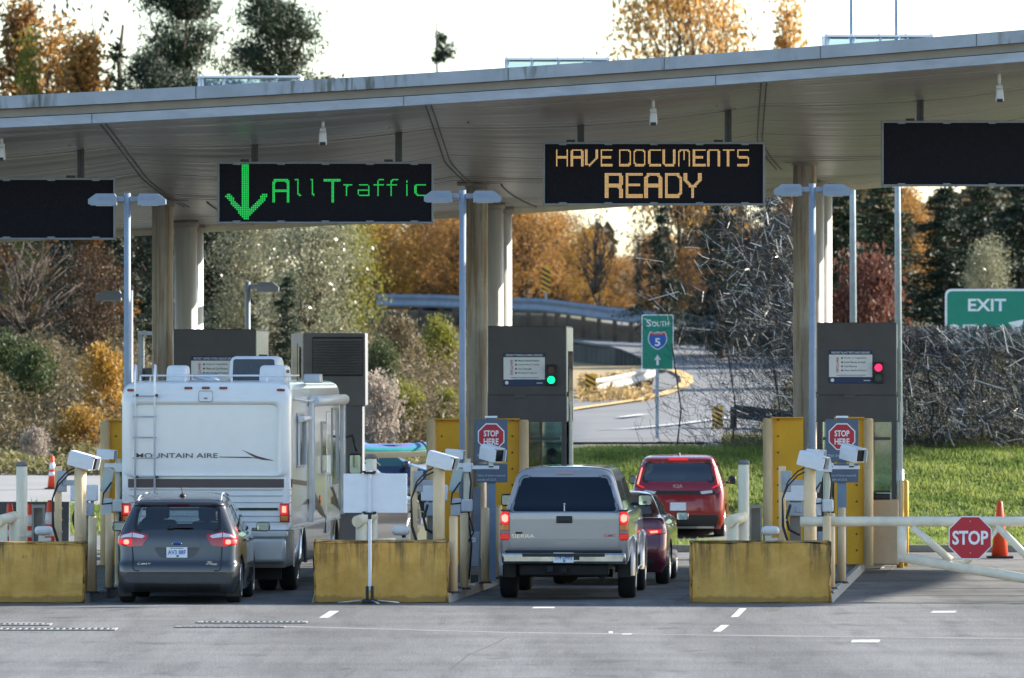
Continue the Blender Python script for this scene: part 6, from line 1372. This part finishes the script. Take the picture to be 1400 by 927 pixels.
# chevron object markers
def chevron(px, pt, pb, wpx, Y, label, base=None):
    X = PX(px, Y); zg = Tz(X, Y) if base is None else base; W_ = wpx/FPX*Y; z1, z0 = PZ(pt, Y)-zg, PZ(pb, Y)-zg
    t = thing('hazard_marker', label, 'hazard marker', (X, Y, zg), 0, 'amber and black striped markers on the ramp'); road_sign_post(t, max(.3, z1-.03), .05)
    b = MB(); b.box((0, 0, (z0+z1)/2), (W_, .012, z1-z0)); pn = obj('panel', b, signyellow, t)
    b = MB(); H_ = z1-z0; n_ = 5
    for i in range(n_):
        zc = z0+H_*(i+.25)/n_; s = H_/n_*.5; sl = W_*.55
        pts = [(-W_/2, zc-s/2+sl/2), (-W_/2, zc+s/2+sl/2), (W_/2, zc+s/2-sl/2), (W_/2, zc-s/2-sl/2)]
        pts = [(x, min(z1, max(z0, z))) for x, z in pts]; b.prism(pts, -.0095, -.0065)
    obj('stripe', b, black, pn)
chevron(746.5, 365, 399, 12, 268, 'striped marker among the orange trees beyond the upper rail')
chevron(807.5, 511, 545, 15, 197, 'striped marker at the near end of the pale guardrail')
chevron(981, 555, 586, 15, 165, 'striped marker seen through the left part of the wire thicket')
# guardrails
def guardrail(name, pts, label, hgt=.72, beam=.31, m=galv, step=2.0, postm=None, base_fn=None, cat='guardrail', grp=None, lift=0):
    A = [Vector(p) for p in pts]; b = MB(); sec = [(0, -.5), (.05, -.38), (.05, -.25), (0, -.08), (0, .08), (.05, .25), (.05, .38), (0, .5)]
    o0 = A[0].copy(); t = thing(name, label, cat, o0, 0, grp); L_ = [0]
    for p, q in zip(A, A[1:]): L_.append(L_[-1]+(q-p).length)
    n = max(6, int(L_[-1]/1.0)); rows = []; pos = []
    for i in range(n+1):
        s = L_[-1]*i/n; p = Vector([np.interp(s, L_, [a[k] for a in A]) for k in range(3)]); q = Vector([np.interp(min(L_[-1], s+.3), L_, [a[k] for a in A]) for k in range(3)]); r_ = Vector([np.interp(max(0, s-.3), L_, [a[k] for a in A]) for k in range(3)])
        d = q-r_; d.z = 0; d.normalize(); nn = Vector((d.y, -d.x, 0))
        if nn.y > 0: nn = -nn
        rows.append([p-o0+nn*o_+Vector((0, 0, hgt-beam/2+h_*beam)) for o_, h_ in sec]); pos.append((s, p-o0, nn))
    V1 = [[b.v(p) for p in r] for r in rows]
    for P0, P1 in zip(V1, V1[1:]):
        for j in range(len(sec)-1): b.face([P0[j], P1[j], P1[j+1], P0[j+1]], True)
    obj('rail_beam', b, m, t)
    nx_ = 0
    for s, p, nn in pos:
        if s >= nx_:
            nx_ += step; b = MB(); b.box((p.x-nn.x*.11, p.y-nn.y*.11, p.z+hgt/2-.25), (.15, .15, hgt+.4)); obj('post', b, postm or bark, t)
    return t
def railpts(lst): return [(PX(px, Y), Y, PZ(py, Y)-.72) for px, py, Y in lst]
guardrail('guardrail', railpts([(515, 402, 262), (600, 403, 260), (660, 406, 257), (740, 408, 254), (775, 412, 252), (850, 422, 249), (930, 428, 246), (1000, 431, 243), (1090, 434, 240), (1180, 437, 238)]), 'long blue grey guardrail crossing above the far road in front of orange trees', beam=.46, step=.9, m=M('rail_dull', (.16, .20, .27), .55, metal=.3, var=.15, vs=3))
b = MB(); rows = []
for px, py, Y in [(500, 403, 263), (560, 403, 261), (660, 406, 258), (740, 408, 255), (775, 412, 253), (850, 422, 250), (930, 428, 247), (1000, 431, 244), (1090, 434, 241), (1180, 437, 239)]:
    z = PZ(py, Y)-.62; rows.append([Vector((PX(px, Y), Y+q, zz)) for q, zz in ((-.1, z-1.1), (.25, z-.1), (.7, z+.08), (3.0, z), (8, Tz(PX(px, Y+8), Y+8)))])
b.grid(rows); bmesh.ops.recalc_face_normals(b.bm, faces=b.bm.faces[:]); struct(obj('road_embankment', b, M('embankment', (.05, .042, .03), .95, var=.3, vs=.8, col2=(.11, .085, .05), bump=.5, bs=4)))
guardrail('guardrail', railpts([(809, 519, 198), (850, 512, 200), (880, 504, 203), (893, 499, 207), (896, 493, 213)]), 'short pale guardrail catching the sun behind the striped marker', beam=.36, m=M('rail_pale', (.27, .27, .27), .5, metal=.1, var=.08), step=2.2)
guardrail('guardrail', railpts([(1003, 553, 166), (1030, 556, 166), (1060, 560, 165), (1090, 563, 164)]), 'short dark guardrail seen through the wire thicket by a striped marker', m=darkmetal, step=1.2)
# dark retaining fence below the upper road
b = MB(); P0 = [onT(px, py) for px, py in ((640, 486), (700, 490), (790, 498), (840, 503), (884, 503))]; zz = [PZ(py, p.y) for p, py in zip(P0, (458, 461, 468, 476, 494))]
o0 = P0[0].copy(); tf = thing('retaining_fence', 'dark ribbed fence below the upper road behind the middle booth', 'fence', o0)
rows = []
for i in range(61):
    u = i/60*4; p = Vector([np.interp(u, range(5), [q[k] for q in P0]) for k in range(3)]); z = np.interp(u, range(5), zz); rows.append([Vector((p.x, p.y-(.06 if i % 2 else 0), p.z-.2))-o0, Vector((p.x, p.y-(.06 if i % 2 else 0), z))-o0])
b.grid(rows, False); obj('ribbed_panel', b, M('fence_dark', (.075, .085, .085), .8, var=.25, vs=.8), tf)
b = MB(); b.tube([r[1] for r in rows[::6]], .06, 6); obj('fence_cap', b, darkmetal, tf)

# ================================================================ WIRE THICKET (metal rods, sun glint and shade put into their colours)
wire = M('wire_metal', (.50, .46, .41), .35, metal=.9, var=.35, vs=2.5); wireunlit = M('wire_unlit', (.028, .028, .03), .7, metal=.2, var=.3, vs=2)  # same metal; the dark non-metallic copy paints rods that catch no sun
Yw = 155.0
def wire_mass(n, seed, mats):
    rg = np.random.default_rng(seed); V = []; F = []; MI = []
    def dens(px, py):
        left = 885+(max(0, 445-py))*.04*rg.random()
        if px < 1085:
            k = min(1, max(0, (px-868)/205)); k = .025+.6*k**2.2
            if py > 600: k *= max(.15, 1-(py-600)/45)
            if py < 290: k *= .7
            if px < 905 and py > 560: k *= .5
            if px > 1060 and py < 445 : k *= .9
            return k
        return (1.0 if py > 446 else 0.0) if py < 600 else .75
    c = 0
    while c < n:
        px = rg.uniform(868, 1480); py = rg.uniform(255, 640)
        if py > 612 and px > 1085: continue
        if rg.random() > dens(px, py): continue
        Yq = Yw+rg.normal(0, .8); ang = rg.normal(R(-52), .55) if rg.random() < .72 else rg.uniform(0, math.pi)
        L_ = rg.uniform(.12, .36) if rg.random() < .85 else rg.uniform(.36, .7)
        d = np.array([math.cos(ang), rg.normal(0, .45), math.sin(ang)]); d /= np.linalg.norm(d)
        p = np.array([PX(px, Yq), Yq, PZ(py, Yq)]); top = PZ(446, Yq)+rg.normal(0, .03)
        a, b_ = p-d*L_/2, p+d*L_/2
        if px >= 1085 and max(a[2], b_[2]) > top: 
            sft = max(a[2], b_[2])-top; a[2] -= sft; b_[2] -= sft
        zgd = Tz(p[0], Yq)
        if min(a[2], b_[2]) < zgd: s_ = zgd-min(a[2], b_[2]); a[2] += s_; b_[2] += s_
        mi = 1 if rg.random() < .93 else 0
        if rg.random() < .036: mi = 2; L_ *= .75; ang = rg.normal(R(-54), .5)
        r = rg.uniform(.003, .0055) if mi == 1 else rg.uniform(.003, .006) if mi == 0 else rg.uniform(.0045, .009)
        bend = rg.normal(0, .05, 3)*(.4 if mi == 2 else 1); mid = (a+b_)/2+bend*L_
        u = np.cross(d, [0, 1, .3]); u /= np.linalg.norm(u); v_ = np.cross(d, u)
        base = len(V)
        for q in (a, mid, b_):
            for k in range(3): an = 2*math.pi*k/3; V.append(q+r*(u*math.cos(an)+v_*math.sin(an)))
        for s in (0, 3):
            for k in range(3): F.append((base+s+k, base+s+(k+1) % 3, base+s+3+(k+1) % 3, base+s+3+k)); MI.append(mi)
        c += 1
    me = bpy.data.meshes.new('wire_rods'); me.from_pydata([tuple(v) for v in V], [], F); me.polygons.foreach_set('material_index', MI); me.update(); return me
t = thing('wire_thicket', 'large tangle of short bright metal rods on the lawn crest, dense at the right', 'metal tangle', (0, 0, 0))
obj('rods', wire_mass(27000, 5, 2), [wire, wireunlit, M('wire_sun_glint', (.74, .70, .64), .5, metal=.2, var=.05)], t)  # the pale third colour paints sun glints on a few rods
b = MB()
for px in (925, 1000, 1060, 1130, 1200, 1270, 1340, 1410): X = PX(px, Yw); b.tube([(X, Yw, Tz(X, Yw)-.1), (X+.1, Yw+.1, PZ(560, Yw)), (X-.1, Yw, PZ(470, Yw))], .018, 5)
obj('support_stem', b, wireunlit, t)

# ================================================================ VEGETATION
def leafmesh(name, pts, size, rg, squash=.55, up=0.0):
    n = len(pts); u = rg.normal(size=(n, 3)); u[:, 2] *= (1-up); u /= np.linalg.norm(u, axis=1)[:, None]; w_ = rg.normal(size=(n, 3)); v_ = np.cross(u, w_); v_ /= np.linalg.norm(v_, axis=1)[:, None]
    s = (size*rg.uniform(.6, 1.35, n))[:, None]; P4 = np.stack([pts+u*s, pts+v_*s*squash, pts-u*s, pts-v_*s*squash], 1).reshape(-1, 3)
    me = bpy.data.meshes.new(name); me.vertices.add(4*n); me.vertices.foreach_set('co', P4.astype(np.float32).ravel()); me.loops.add(4*n); me.loops.foreach_set('vertex_index', np.arange(4*n, dtype=np.int32))
    me.polygons.add(n); me.polygons.foreach_set('loop_start', np.arange(0, 4*n, 4, dtype=np.int32)); me.update(calc_edges=True); return me
def rods(b, p, q, r0, r1, rg, n=4, wob=.06):
    p, q = Vector(p), Vector(q); L_ = (q-p).length; pts = [p+(q-p)*i/n+Vector(rg.normal(0, wob*L_*(0 if i in (0,) else 1), 3)) for i in range(n+1)]; b.tube(pts, [r0+(r1-r0)*i/n for i in range(n+1)], 5); return pts
def proto_broad(H, Rr, cb, K, n, lsize, seed, shape='round'):
    """trunk with limbs reaching into leaf clumps; unit is metres"""
    rg = np.random.default_rng(seed); b = MB(); top = Vector((rg.normal(0, .02*H), rg.normal(0, .02*H), H*.85)); tp = rods(b, (0, 0, 0), top, .018*H*.6, .006*H*.5, rg, 6, .015); pts = []
    for k in range(K):
        h = cb+(1-cb)*rg.random()**.9; a = rg.uniform(0, 2*math.pi)
        if shape == 'round': rad = Rr*math.sqrt(max(0, 1-((h-(cb+1)/2)/((1-cb)/2*1.02))**2))*rg.uniform(.35, 1.02)
        else: rad = Rr*(1-((h-cb)/(1-cb))**1.6*.85)*rg.uniform(.2, 1.0)
        c = Vector((math.cos(a)*rad, math.sin(a)*rad, h*H)); st = tp[min(5, max(1, int(h*.75*6)))]
        rods(b, st, c, .012*H*.5, .004*H*.4, rg, 3, .07); cs = Rr*rg.uniform(.16, .30)
        m_ = int(n/K*rg.uniform(.5, 1.5)); q = np.clip(rg.normal(size=(m_, 3)), -1.7, 1.7)*np.array([cs, cs, cs*.8])+np.array(c); pts.append(q)
    pts = np.concatenate(pts); return leafmesh('crown', pts, lsize, rg), b.mesh('trunk')
def proto_conifer(H, Rr, lv, n, lsize, seed, droop=.25, bare=.12, ragged=.3):
    rg = np.random.default_rng(seed); b = MB(); tp = rods(b, (0, 0, 0), (rg.normal(0, .01*H), 0, H), .016*H, .003*H, rg, 8, .004); pts = []
    for L_ in range(lv):
        f = bare+(1-bare)*(L_+rg.uniform(-.3, .3))/lv; f = min(.985, max(bare, f)); rad = Rr*(1-f)**.8*rg.uniform(1-ragged, 1+ragged*.6)+.06*Rr
        for k in range(rg.integers(4, 7)):
            a = rg.uniform(0, 2*math.pi); ln = rad*rg.uniform(.55, 1.1); p0 = Vector((0, 0, f*H)); p1 = Vector((math.cos(a)*ln, math.sin(a)*ln, f*H-ln*droop+rg.normal(0, .02*H)))
            rods(b, p0, p1, .004*H*.6, .0012*H, rg, 2, .03); m_ = max(4, int(n/(lv*5)*(.25+ln/Rr))); u = rg.uniform(.15, 1.05, m_)[:, None]
            q = np.array(p0)+(np.array(p1)-np.array(p0))*u+rg.normal(size=(m_, 3))*np.array([.10, .10, .055])*Rr*(.5+.7*(1-f)); pts.append(q)
    pts = np.concatenate(pts); return leafmesh('crown', pts, lsize, rg, .35), b.mesh('trunk')
def proto_pine(H, Rr, K, n, lsize, seed):
    rg = np.random.default_rng(seed); b = MB(); tp = rods(b, (0, 0, 0), (rg.normal(0, .03*H), 0, H*.97), .018*H, .004*H, rg, 8, .008); pts = []
    for k in range(K):
        f = .30+.70*(k+rg.random())/K; a = rg.uniform(0, 2*math.pi); ln = Rr*(1.05-f*.72)*rg.uniform(.35, 1.12); st = tp[min(8, int(f*8))]; c = Vector((math.cos(a)*ln, math.sin(a)*ln, f*H*.97+ln*.18))
        rods(b, st, c, .006*H, .0022*H, rg, 3, .05)
        for j in range(3):
            cc = np.array(st)*(1-(.55+.2*j))+np.array(c)*(.55+.2*j)+rg.normal(0, .06*Rr, 3); m_ = int(n/K/3*rg.uniform(.5, 1.5)); q = np.clip(rg.normal(size=(m_, 3)), -1.7, 1.7)*np.array([.10, .10, .045])*Rr+cc; pts.append(q)
    return leafmesh('crown', np.concatenate(pts), lsize, rg, .2), b.mesh('trunk')
g_dark = LEAF('needles_dark', [(.007, .016, .010), (.015, .030, .015), (.032, .052, .024)], .8, .10)
g_pine = LEAF('needles_olive', [(.010, .020, .010), (.020, .036, .015), (.045, .062, .024)], .7, .12)
g_orange = LEAF('leaves_orange', [(.05, .034, .018), (.28, .13, .035), (.48, .26, .07), (.12, .08, .035), (.36, .21, .06)], 2.2, .45)
g_rust = LEAF('leaves_rust', [(.032, .026, .016), (.15, .075, .03), (.36, .18, .05), (.085, .07, .032), (.26, .14, .05)], 2.2, .42)
g_shrub = LEAF('leaves_shrub_green', [(.025, .038, .014), (.06, .08, .028), (.115, .14, .05)], 1.4, .35)
g_gold2 = LEAF('leaves_amber', [(.16, .09, .03), (.42, .23, .07), (.56, .34, .11), (.26, .16, .06)], 1.3, .5)
g_brownleaf = LEAF('leaves_dark_brown', [(.014, .012, .009), (.03, .022, .013), (.12, .055, .02), (.022, .024, .013)], 1.6, .25)
g_gold = LEAF('leaves_gold', [(.05, .04, .018), (.30, .16, .03), (.40, .23, .04), (.12, .10, .03)], 2.0, .4)
g_pale = LEAF('leaves_pale', [(.06, .065, .03), (.16, .16, .08), (.33, .32, .21), (.11, .115, .045)], 2.4, .35, .3)
g_yg = LEAF('leaves_yellow_green', [(.09, .10, .02), (.20, .20, .035), (.30, .26, .05)], 1.2, .45)
g_red = LEAF('leaves_dull_red', [(.06, .022, .018), (.13, .05, .035), (.18, .09, .05)], 1.2, .4)
g_brown = LEAF('brush_brown', [(.035, .03, .018), (.10, .072, .042), (.17, .125, .065), (.055, .06, .024), (.14, .12, .05)], 1.3, .35)
g_twig = LEAF('twigs_grey', [(.035, .028, .03), (.06, .05, .05)], .8, .2)
g_white = LEAF('seed_heads_pale', [(.10, .075, .05), (.26, .20, .15), (.46, .40, .34), (.14, .12, .06)], 2.5, .35)
PR = {}
def proto(key):
    if key not in PR:
        PR[key] = {'fir1': lambda: proto_conifer(10, 2.2, 26, 14000, .10, 1), 'fir2': lambda: proto_conifer(10, 2.6, 22, 14000, .105, 2, .35, .1, .5), 'fir3': lambda: proto_conifer(10, 2.0, 18, 8000, .10, 3, .1, .15, .6), 'thin': lambda: proto_conifer(10, 1.0, 14, 800, .13, 4, .05, .2, .7),
                   'pine1': lambda: proto_pine(10, 3.0, 84, 30000, .095, 5), 'pine2': lambda: proto_pine(10, 3.0, 76, 27000, .095, 6),
                   'maple1': lambda: proto_broad(10, 3.2, .28, 80, 13000, .095, 7), 'maple2': lambda: proto_broad(10, 3.4, .22, 76, 12000, .095, 8), 'maple3': lambda: proto_broad(10, 3.0, .18, 60, 9000, .10, 9), 'poplar1': lambda: proto_broad(10, 1.15, .15, 60, 8000, .10, 10, 'col'), 'poplar2': lambda: proto_broad(10, 1.3, .2, 46, 6500, .10, 11, 'col'),
                   'alder': lambda: proto_broad(10, 3.6, .06, 90, 11000, .11, 12), 'bush1': lambda: proto_broad(10, 6.0, .02, 46, 5200, .34, 13), 'bush2': lambda: proto_broad(10, 5.0, .02, 36, 3600, .36, 14), 'twig': lambda: proto_broad(10, 3.0, .12, 110, 4500, .055, 16), 'bare': lambda: proto_broad(10, 1.6, .35, 44, 260, .12, 15)}[key]()
    return PR[key]
def tree(name, key, leaf, px, Y, ptop, label, cat, grp=None, wk=1., rot=None, base_dz=0):
    cr, tr = proto(key); X = PX(px, Y); zg = Tz(X, Y)+base_dz; H = PZ(ptop, Y)-zg; s = H/10.0
    t = bpy.data.objects.new(name, None); COL.objects.link(t); t.location = (X, Y, zg-.05); t.rotation_euler = (0, 0, rot if rot is not None else (px*.37) % 6.28); t.scale = (s*wk, s*wk, s); tag(t, label, cat, grp)
    for nm, me, m in (('crown', cr, leaf), ('trunk', tr, bark)):
        me2 = me if me.users == 0 else me.copy()
        me2.materials.clear(); me2.materials.append(m)
        o = bpy.data.objects.new(nm, me2); COL.objects.link(o); o.parent = t
    return t
# skyline trees above the canopy
tree('poplar_tree', 'poplar1', g_rust, 28, 232, 8, 'tall rusty poplar at the far left above the canopy', 'tree', 'poplars above the canopy')
tree('poplar_tree', 'poplar2', g_yg, 36, 225, 45, 'yellow green streaked poplar close to the left edge above the canopy', 'tree', 'poplars above the canopy', .55)
tree('poplar_tree', 'poplar2', g_orange, 70, 228, 28, 'orange poplar second from the left above the canopy', 'tree', 'poplars above the canopy', .9)
tree('poplar_tree', 'poplar1', g_orange, 112, 226, 55, 'shorter orange poplar right of the two tall ones above the canopy', 'tree', 'poplars above the canopy', 1.2)
tree('bare_tree', 'bare', g_twig, 108, 240, -22, 'thin bare tree whose twigs rise behind the shorter orange poplar', 'tree', None, .8)
tree('bare_tree', 'bare', g_twig, 52, 245, -30, 'thin bare tree rising behind the two tall poplars at the left', 'tree', None, .7)
tree('fir_tree', 'thin', g_dark, 160, 235, 30, 'thin small fir between orange poplars and dark pines on the skyline', 'tree', None, 1.5)
tree('pine_tree', 'pine1', g_pine, 246, 226, -60, 'large dark pine, left of two beside the left skylight', 'tree', 'dark pines above the canopy', .72)
tree('pine_tree', 'pine2', g_pine, 376, 232, -35, 'large dark pine, right of two beside the left skylight', 'tree', 'dark pines above the canopy', .92)
tree('pine_tree', 'pine2', g_dark, 207, 220, 50, 'small dark pine at the left foot of the large pines on the skyline', 'tree', 'dark pines above the canopy', .8)
tree('fir_tree', 'fir3', g_dark, 603, 305, 28, 'lone fir tip showing above the canopy near the middle', 'tree', None, .8)
tree('maple_tree', 'maple1', g_gold2, 930, 264, -55, 'big orange maple rising above the canopy right of the middle', 'tree', None, .60)
tree('maple_tree', 'poplar2', g_gold2, 1083, 265, -8, 'narrow orange tree on the skyline left of the right skylight', 'tree', None, .8)
# middle ground under the canopy
for px, Y, pt, key, m, wk, lab in ((88, 213, 275, 'fir2', g_dark, 1.2, 'dark fir under the right half of the left blank sign'), (152, 214, 262, 'fir1', g_dark, 1.5, 'broad dark fir between the blank sign and first lamp post'), (222, 216, 270, 'fir2', g_dark, 1.4, 'dark fir directly behind the first concrete column'),
                                   (292, 220, 258, 'fir1', g_dark, 1.3, 'dark fir just right of the first pair of columns'), (905, 238, 276, 'fir2', g_dark, 1.1, 'dark fir at the sky gap below the amber sign'), (985, 232, 262, 'fir1', g_dark, 1.6, 'dark fir behind the left part of the wire thicket'), (1050, 236, 250, 'fir2', g_dark, 1.6, 'dark fir behind the wires left of the right column'),
                                   (1150, 228, 235, 'fir1', g_pine, 1.9, 'dark olive fir between the right column and first tall pole'), (1205, 232, 228, 'fir2', g_pine, 1.9, 'dark olive fir between the two tall poles'), (1293, 226, 248, 'fir1', g_dark, 1.8, 'pointed dark fir above the EXIT sign'), (1345, 238, 238, 'fir2', g_pine, 1.8, 'loose dark fir between EXIT sign and right edge'), (1400, 228, 225, 'fir2', g_dark, 1.9, 'dark fir at the right edge of the frame')):
    tree('fir_tree', key, m, px, Y, pt, lab, 'tree', 'firs under the canopy edge', wk)
for px, Y, pt, key, m, wk, lab in ((522, 275, 300, 'maple2', g_gold, 1.1, 'golden brown tree left of the middle lamp post, first of the row'), (575, 280, 270, 'maple1', g_rust, 1.2, 'rusty tree just left of the middle lamp post'), (625, 276, 282, 'maple3', g_orange, 1.1, 'orange tree directly behind the middle lamp post'), (720, 277, 276, 'maple1', g_orange, 1.1, 'orange tree under the left end of the amber sign'),
                                   (765, 282, 296, 'maple2', g_rust, 1.1, 'rusty tree beside the far striped marker'), (800, 275, 318, 'maple3', g_gold, 1.0, 'low golden tree left of the sky gap'), (850, 270, 355, 'maple2', g_orange, 1.1, 'low orange tree under the sky gap'), (893, 268, 325, 'maple3', g_rust, 1.2, 'rust brown tree right of the sky gap'), (945, 262, 345, 'maple1', g_rust, 1.3, 'rust brown tree behind the sparse wires'), (680, 284, 290, 'maple3', g_rust, 1.1, 'rusty tree hidden behind the middle columns')):
    tree('autumn_tree', key, m, px, Y, pt, lab, 'tree', 'autumn trees along the far road', wk)
tree('bare_tree', 'bare', g_twig, 817, 262, 272, 'dark bare trunk forking at the sky gap below the amber sign', 'tree', None, 1.2)
tree('bare_tree', 'bare', g_twig, 872, 262, 280, 'thin bare trunk in the middle of the sky gap', 'tree', None, .5)
tree('alder_tree', 'alder', g_pale, 425, 205, 292, 'pale grey green tree under the green arrow sign', 'tree', 'pale trees under the green arrow sign', .95)
tree('alder_tree', 'maple2', g_pale, 345, 212, 305, 'pale grey green tree left behind the single headed lamp', 'tree', 'pale trees under the green arrow sign', 1.0)
tree('alder_tree', 'alder', g_yg, 470, 222, 288, 'yellow green tree top right behind the pale tree', 'tree', 'pale trees under the green arrow sign', .7)
tree('fir_tree', 'fir1', g_pine, 393, 192, 372, 'young green fir in front of the pale tree', 'tree', None, 1.25)
tree('fir_tree', 'fir2', g_pine, 345, 196, 425, 'low young fir left of the louvred booth', 'tree', None, 1.6)
tree('twiggy_tree', 'twig', g_twig, 35, 203, 318, 'grey purple leafless tree below the left blank sign', 'tree', None, 1.5)
tree('rust_tree', 'maple3', g_brownleaf, 122, 206, 345, 'rust brown tree behind the head of the single left lamp', 'tree', None, 1.0)
tree('orange_tree', 'maple2', g_orange, 1241, 236, 262, 'small bright orange tree right of the second tall pole', 'tree', None, .45)
tree('pale_tree', 'alder', g_pale, 1352, 222, 330, 'pale leafy bush above the right half of the EXIT sign', 'tree', None, .55)
tree('red_shrub', 'bush1', g_red, 1185, 205, 362, 'dull red shrub between the tall poles behind the right booth', 'shrub', None, .5)
# shrubs on the left bank
for px, Y, pt, key, m, wk, lab in ((8, 186, 462, 'bush1', g_shrub, .75, 'dark green shrub at the left edge of the bank'), (48, 183, 482, 'bush2', g_shrub, .8, 'mid green rounded shrub beside the dark green one on the bank'), (140, 178, 482, 'bush2', g_gold, .62, 'orange and gold shrub behind the left lamp post'), (112, 172, 560, 'bush1', g_gold, .8, 'low gold leaved shrub left of the motorhome'),
                                   (48, 170, 588, 'bush2', g_white, .9, 'low shrub with pale seed heads on the left bank'), (514, 172, 520, 'bush2', g_white, .7, 'pale pinkish bush at the right corner of the louvred booth'), (552, 176, 528, 'bush1', g_yg, .6, 'yellow green bush left of the middle lamp post'), (612, 176, 535, 'bush2', g_yg, .6, 'yellow green bush behind the middle lamp post'),
                                   (545, 196, 440, 'bush1', g_brown, .55, 'tan brown bush below the left end of the long guardrail'), (600, 200, 443, 'bush2', g_yg, .55, 'yellow green bush below the long guardrail'), (520, 185, 470, 'bush1', g_shrub, .5, 'dark green bush right of the louvred booth top')):
    tree('shrub', key, m, px, Y, pt, lab, 'shrub', 'shrubs on the left bank', wk)
# brush and wood that nobody could count
def scatter(name, boxes, leaf, lsize, seed, fn):
    rg = np.random.default_rng(seed); pts = []
    for (px0, px1, Y0, Y1, n, h0, h1) in boxes:
        for i in range(n):
            Y = rg.uniform(Y0, Y1); px = rg.uniform(px0, px1); X = PX(px, Y); zg = Tz(X, Y); c = fn(X, Y); hh = (h0+(h1-h0)*rg.random()**1.6)*c; pts.append((X, Y, zg+hh))
    o = obj(name, leafmesh(name, np.array(pts), lsize, rg, .35, .3), leaf); return struct(o, 'stuff')
def clump(X, Y): return .35+.9*(.5+.5*math.sin(X*2.1+Y*.7)*math.sin(X*.83-Y*.41+1.3))
scatter('brush', [(-60, 200, 171, 205, 34000, .0, 1.1), (200, 520, 174, 205, 6000, 0, 1.2), (500, 660, 172, 225, 34000, 0, 1.25)], g_brown, .07, 21, clump)
scatter('meadow_grass', [(-60, 200, 164, 172, 9000, .0, .38), (500, 640, 168, 173, 3000, 0, .3)], LEAF('meadow_blades', [(.10, .11, .03), (.19, .17, .07), (.24, .19, .10)], .7, .4), .09, 22, clump)
scatter('dry_tussocks', [(790, 890, 190, 212, 2500, 0, .35)], LEAF('tussock', [(.26, .17, .07), (.40, .27, .12), (.20, .18, .06)], .9, .4), .10, 23, clump)
def blades(name, region, n, seed, m, h):
    rg = np.random.default_rng(seed); V = np.empty((n, 3, 3)); x0, x1, y0, y1 = region
    X = rg.uniform(x0, x1, n); Y = y0+(y1-y0)*rg.random(n)
    for i in range(n):
        c = clump(X[i]*1.4, Y[i]*3.1)*(.6+.8*rg.random()); z = Tz(X[i], Y[i])+.015; hh = h*rg.uniform(.5, 1.4)*(.4+.7*c); a = rg.uniform(0, math.pi); dx, dy = math.cos(a)*.02, math.sin(a)*.02; lx_, ly_ = rg.normal(0, .04, 2)
        V[i] = ((X[i]-dx, Y[i]-dy, z), (X[i]+dx, Y[i]+dy, z), (X[i]+lx_, Y[i]+ly_, z+hh))
    me = bpy.data.meshes.new(name); me.vertices.add(3*n); me.vertices.foreach_set('co', V.astype(np.float32).ravel()); me.loops.add(3*n); me.loops.foreach_set('vertex_index', np.arange(3*n, dtype=np.int32)); me.polygons.add(n); me.polygons.foreach_set('loop_start', np.arange(0, 3*n, 3, dtype=np.int32)); me.update(calc_edges=True)
    return struct(obj(name, me, m), 'stuff')
lawnb = LEAF('lawn_blades', [(.045, .09, .016), (.14, .20, .04), (.27, .31, .08), (.10, .15, .03)], .9, .5)
blades('lawn_grass', (.4, 12.5, 147.6, 154.1), 60000, 31, lawnb, .085); blades('lawn_grass', (4.4, 12.5, 135.1, 147.6), 42000, 32, lawnb, .075); blades('strip_grass', (2.6, 4.35, 135.1, 139.4), 5000, 33, lawnb, .09)
blades('verge_grass', (-14, -5.2, 141.2, 151.5), 16000, 34, lawnb, .12); blades('crest_grass', (4.5, 14, 153.8, 157.5), 12000, 35, LEAF('crest_blades', [(.10, .12, .03), (.18, .18, .06), (.25, .21, .10)], 1.4, .4), .16)
b = MB(); rg = np.random.default_rng(3); pts = []
for px0, px1, n in ((-250, 340, 9000), (480, 835, 5200), (885, 1500, 13000)):
    for i in range(n):
        Y = rg.uniform(292, 325); px = rg.uniform(px0, px1); X = PX(px, Y); top = (262+16*math.sin(px*.031)+10*math.sin(px*.11+1)) if px > 1090 else (300+26*math.sin(px*.031)+14*math.sin(px*.11+1)) if px < 500 or px > 940 else (318+16*math.sin(px*.05)+10*math.sin(px*.13)); zt = PZ(top, Y); zg = Tz(X, Y); pts.append((X, Y, zg+(zt-zg)*rg.random()**.75))
struct(obj('far_wood', leafmesh('far_wood', np.array(pts), .42, rg, .6), LEAF('far_wood_leaves', [(.022, .028, .018), (.05, .05, .026), (.09, .062, .03), (.03, .04, .022)], .25, .3)), 'stuff')
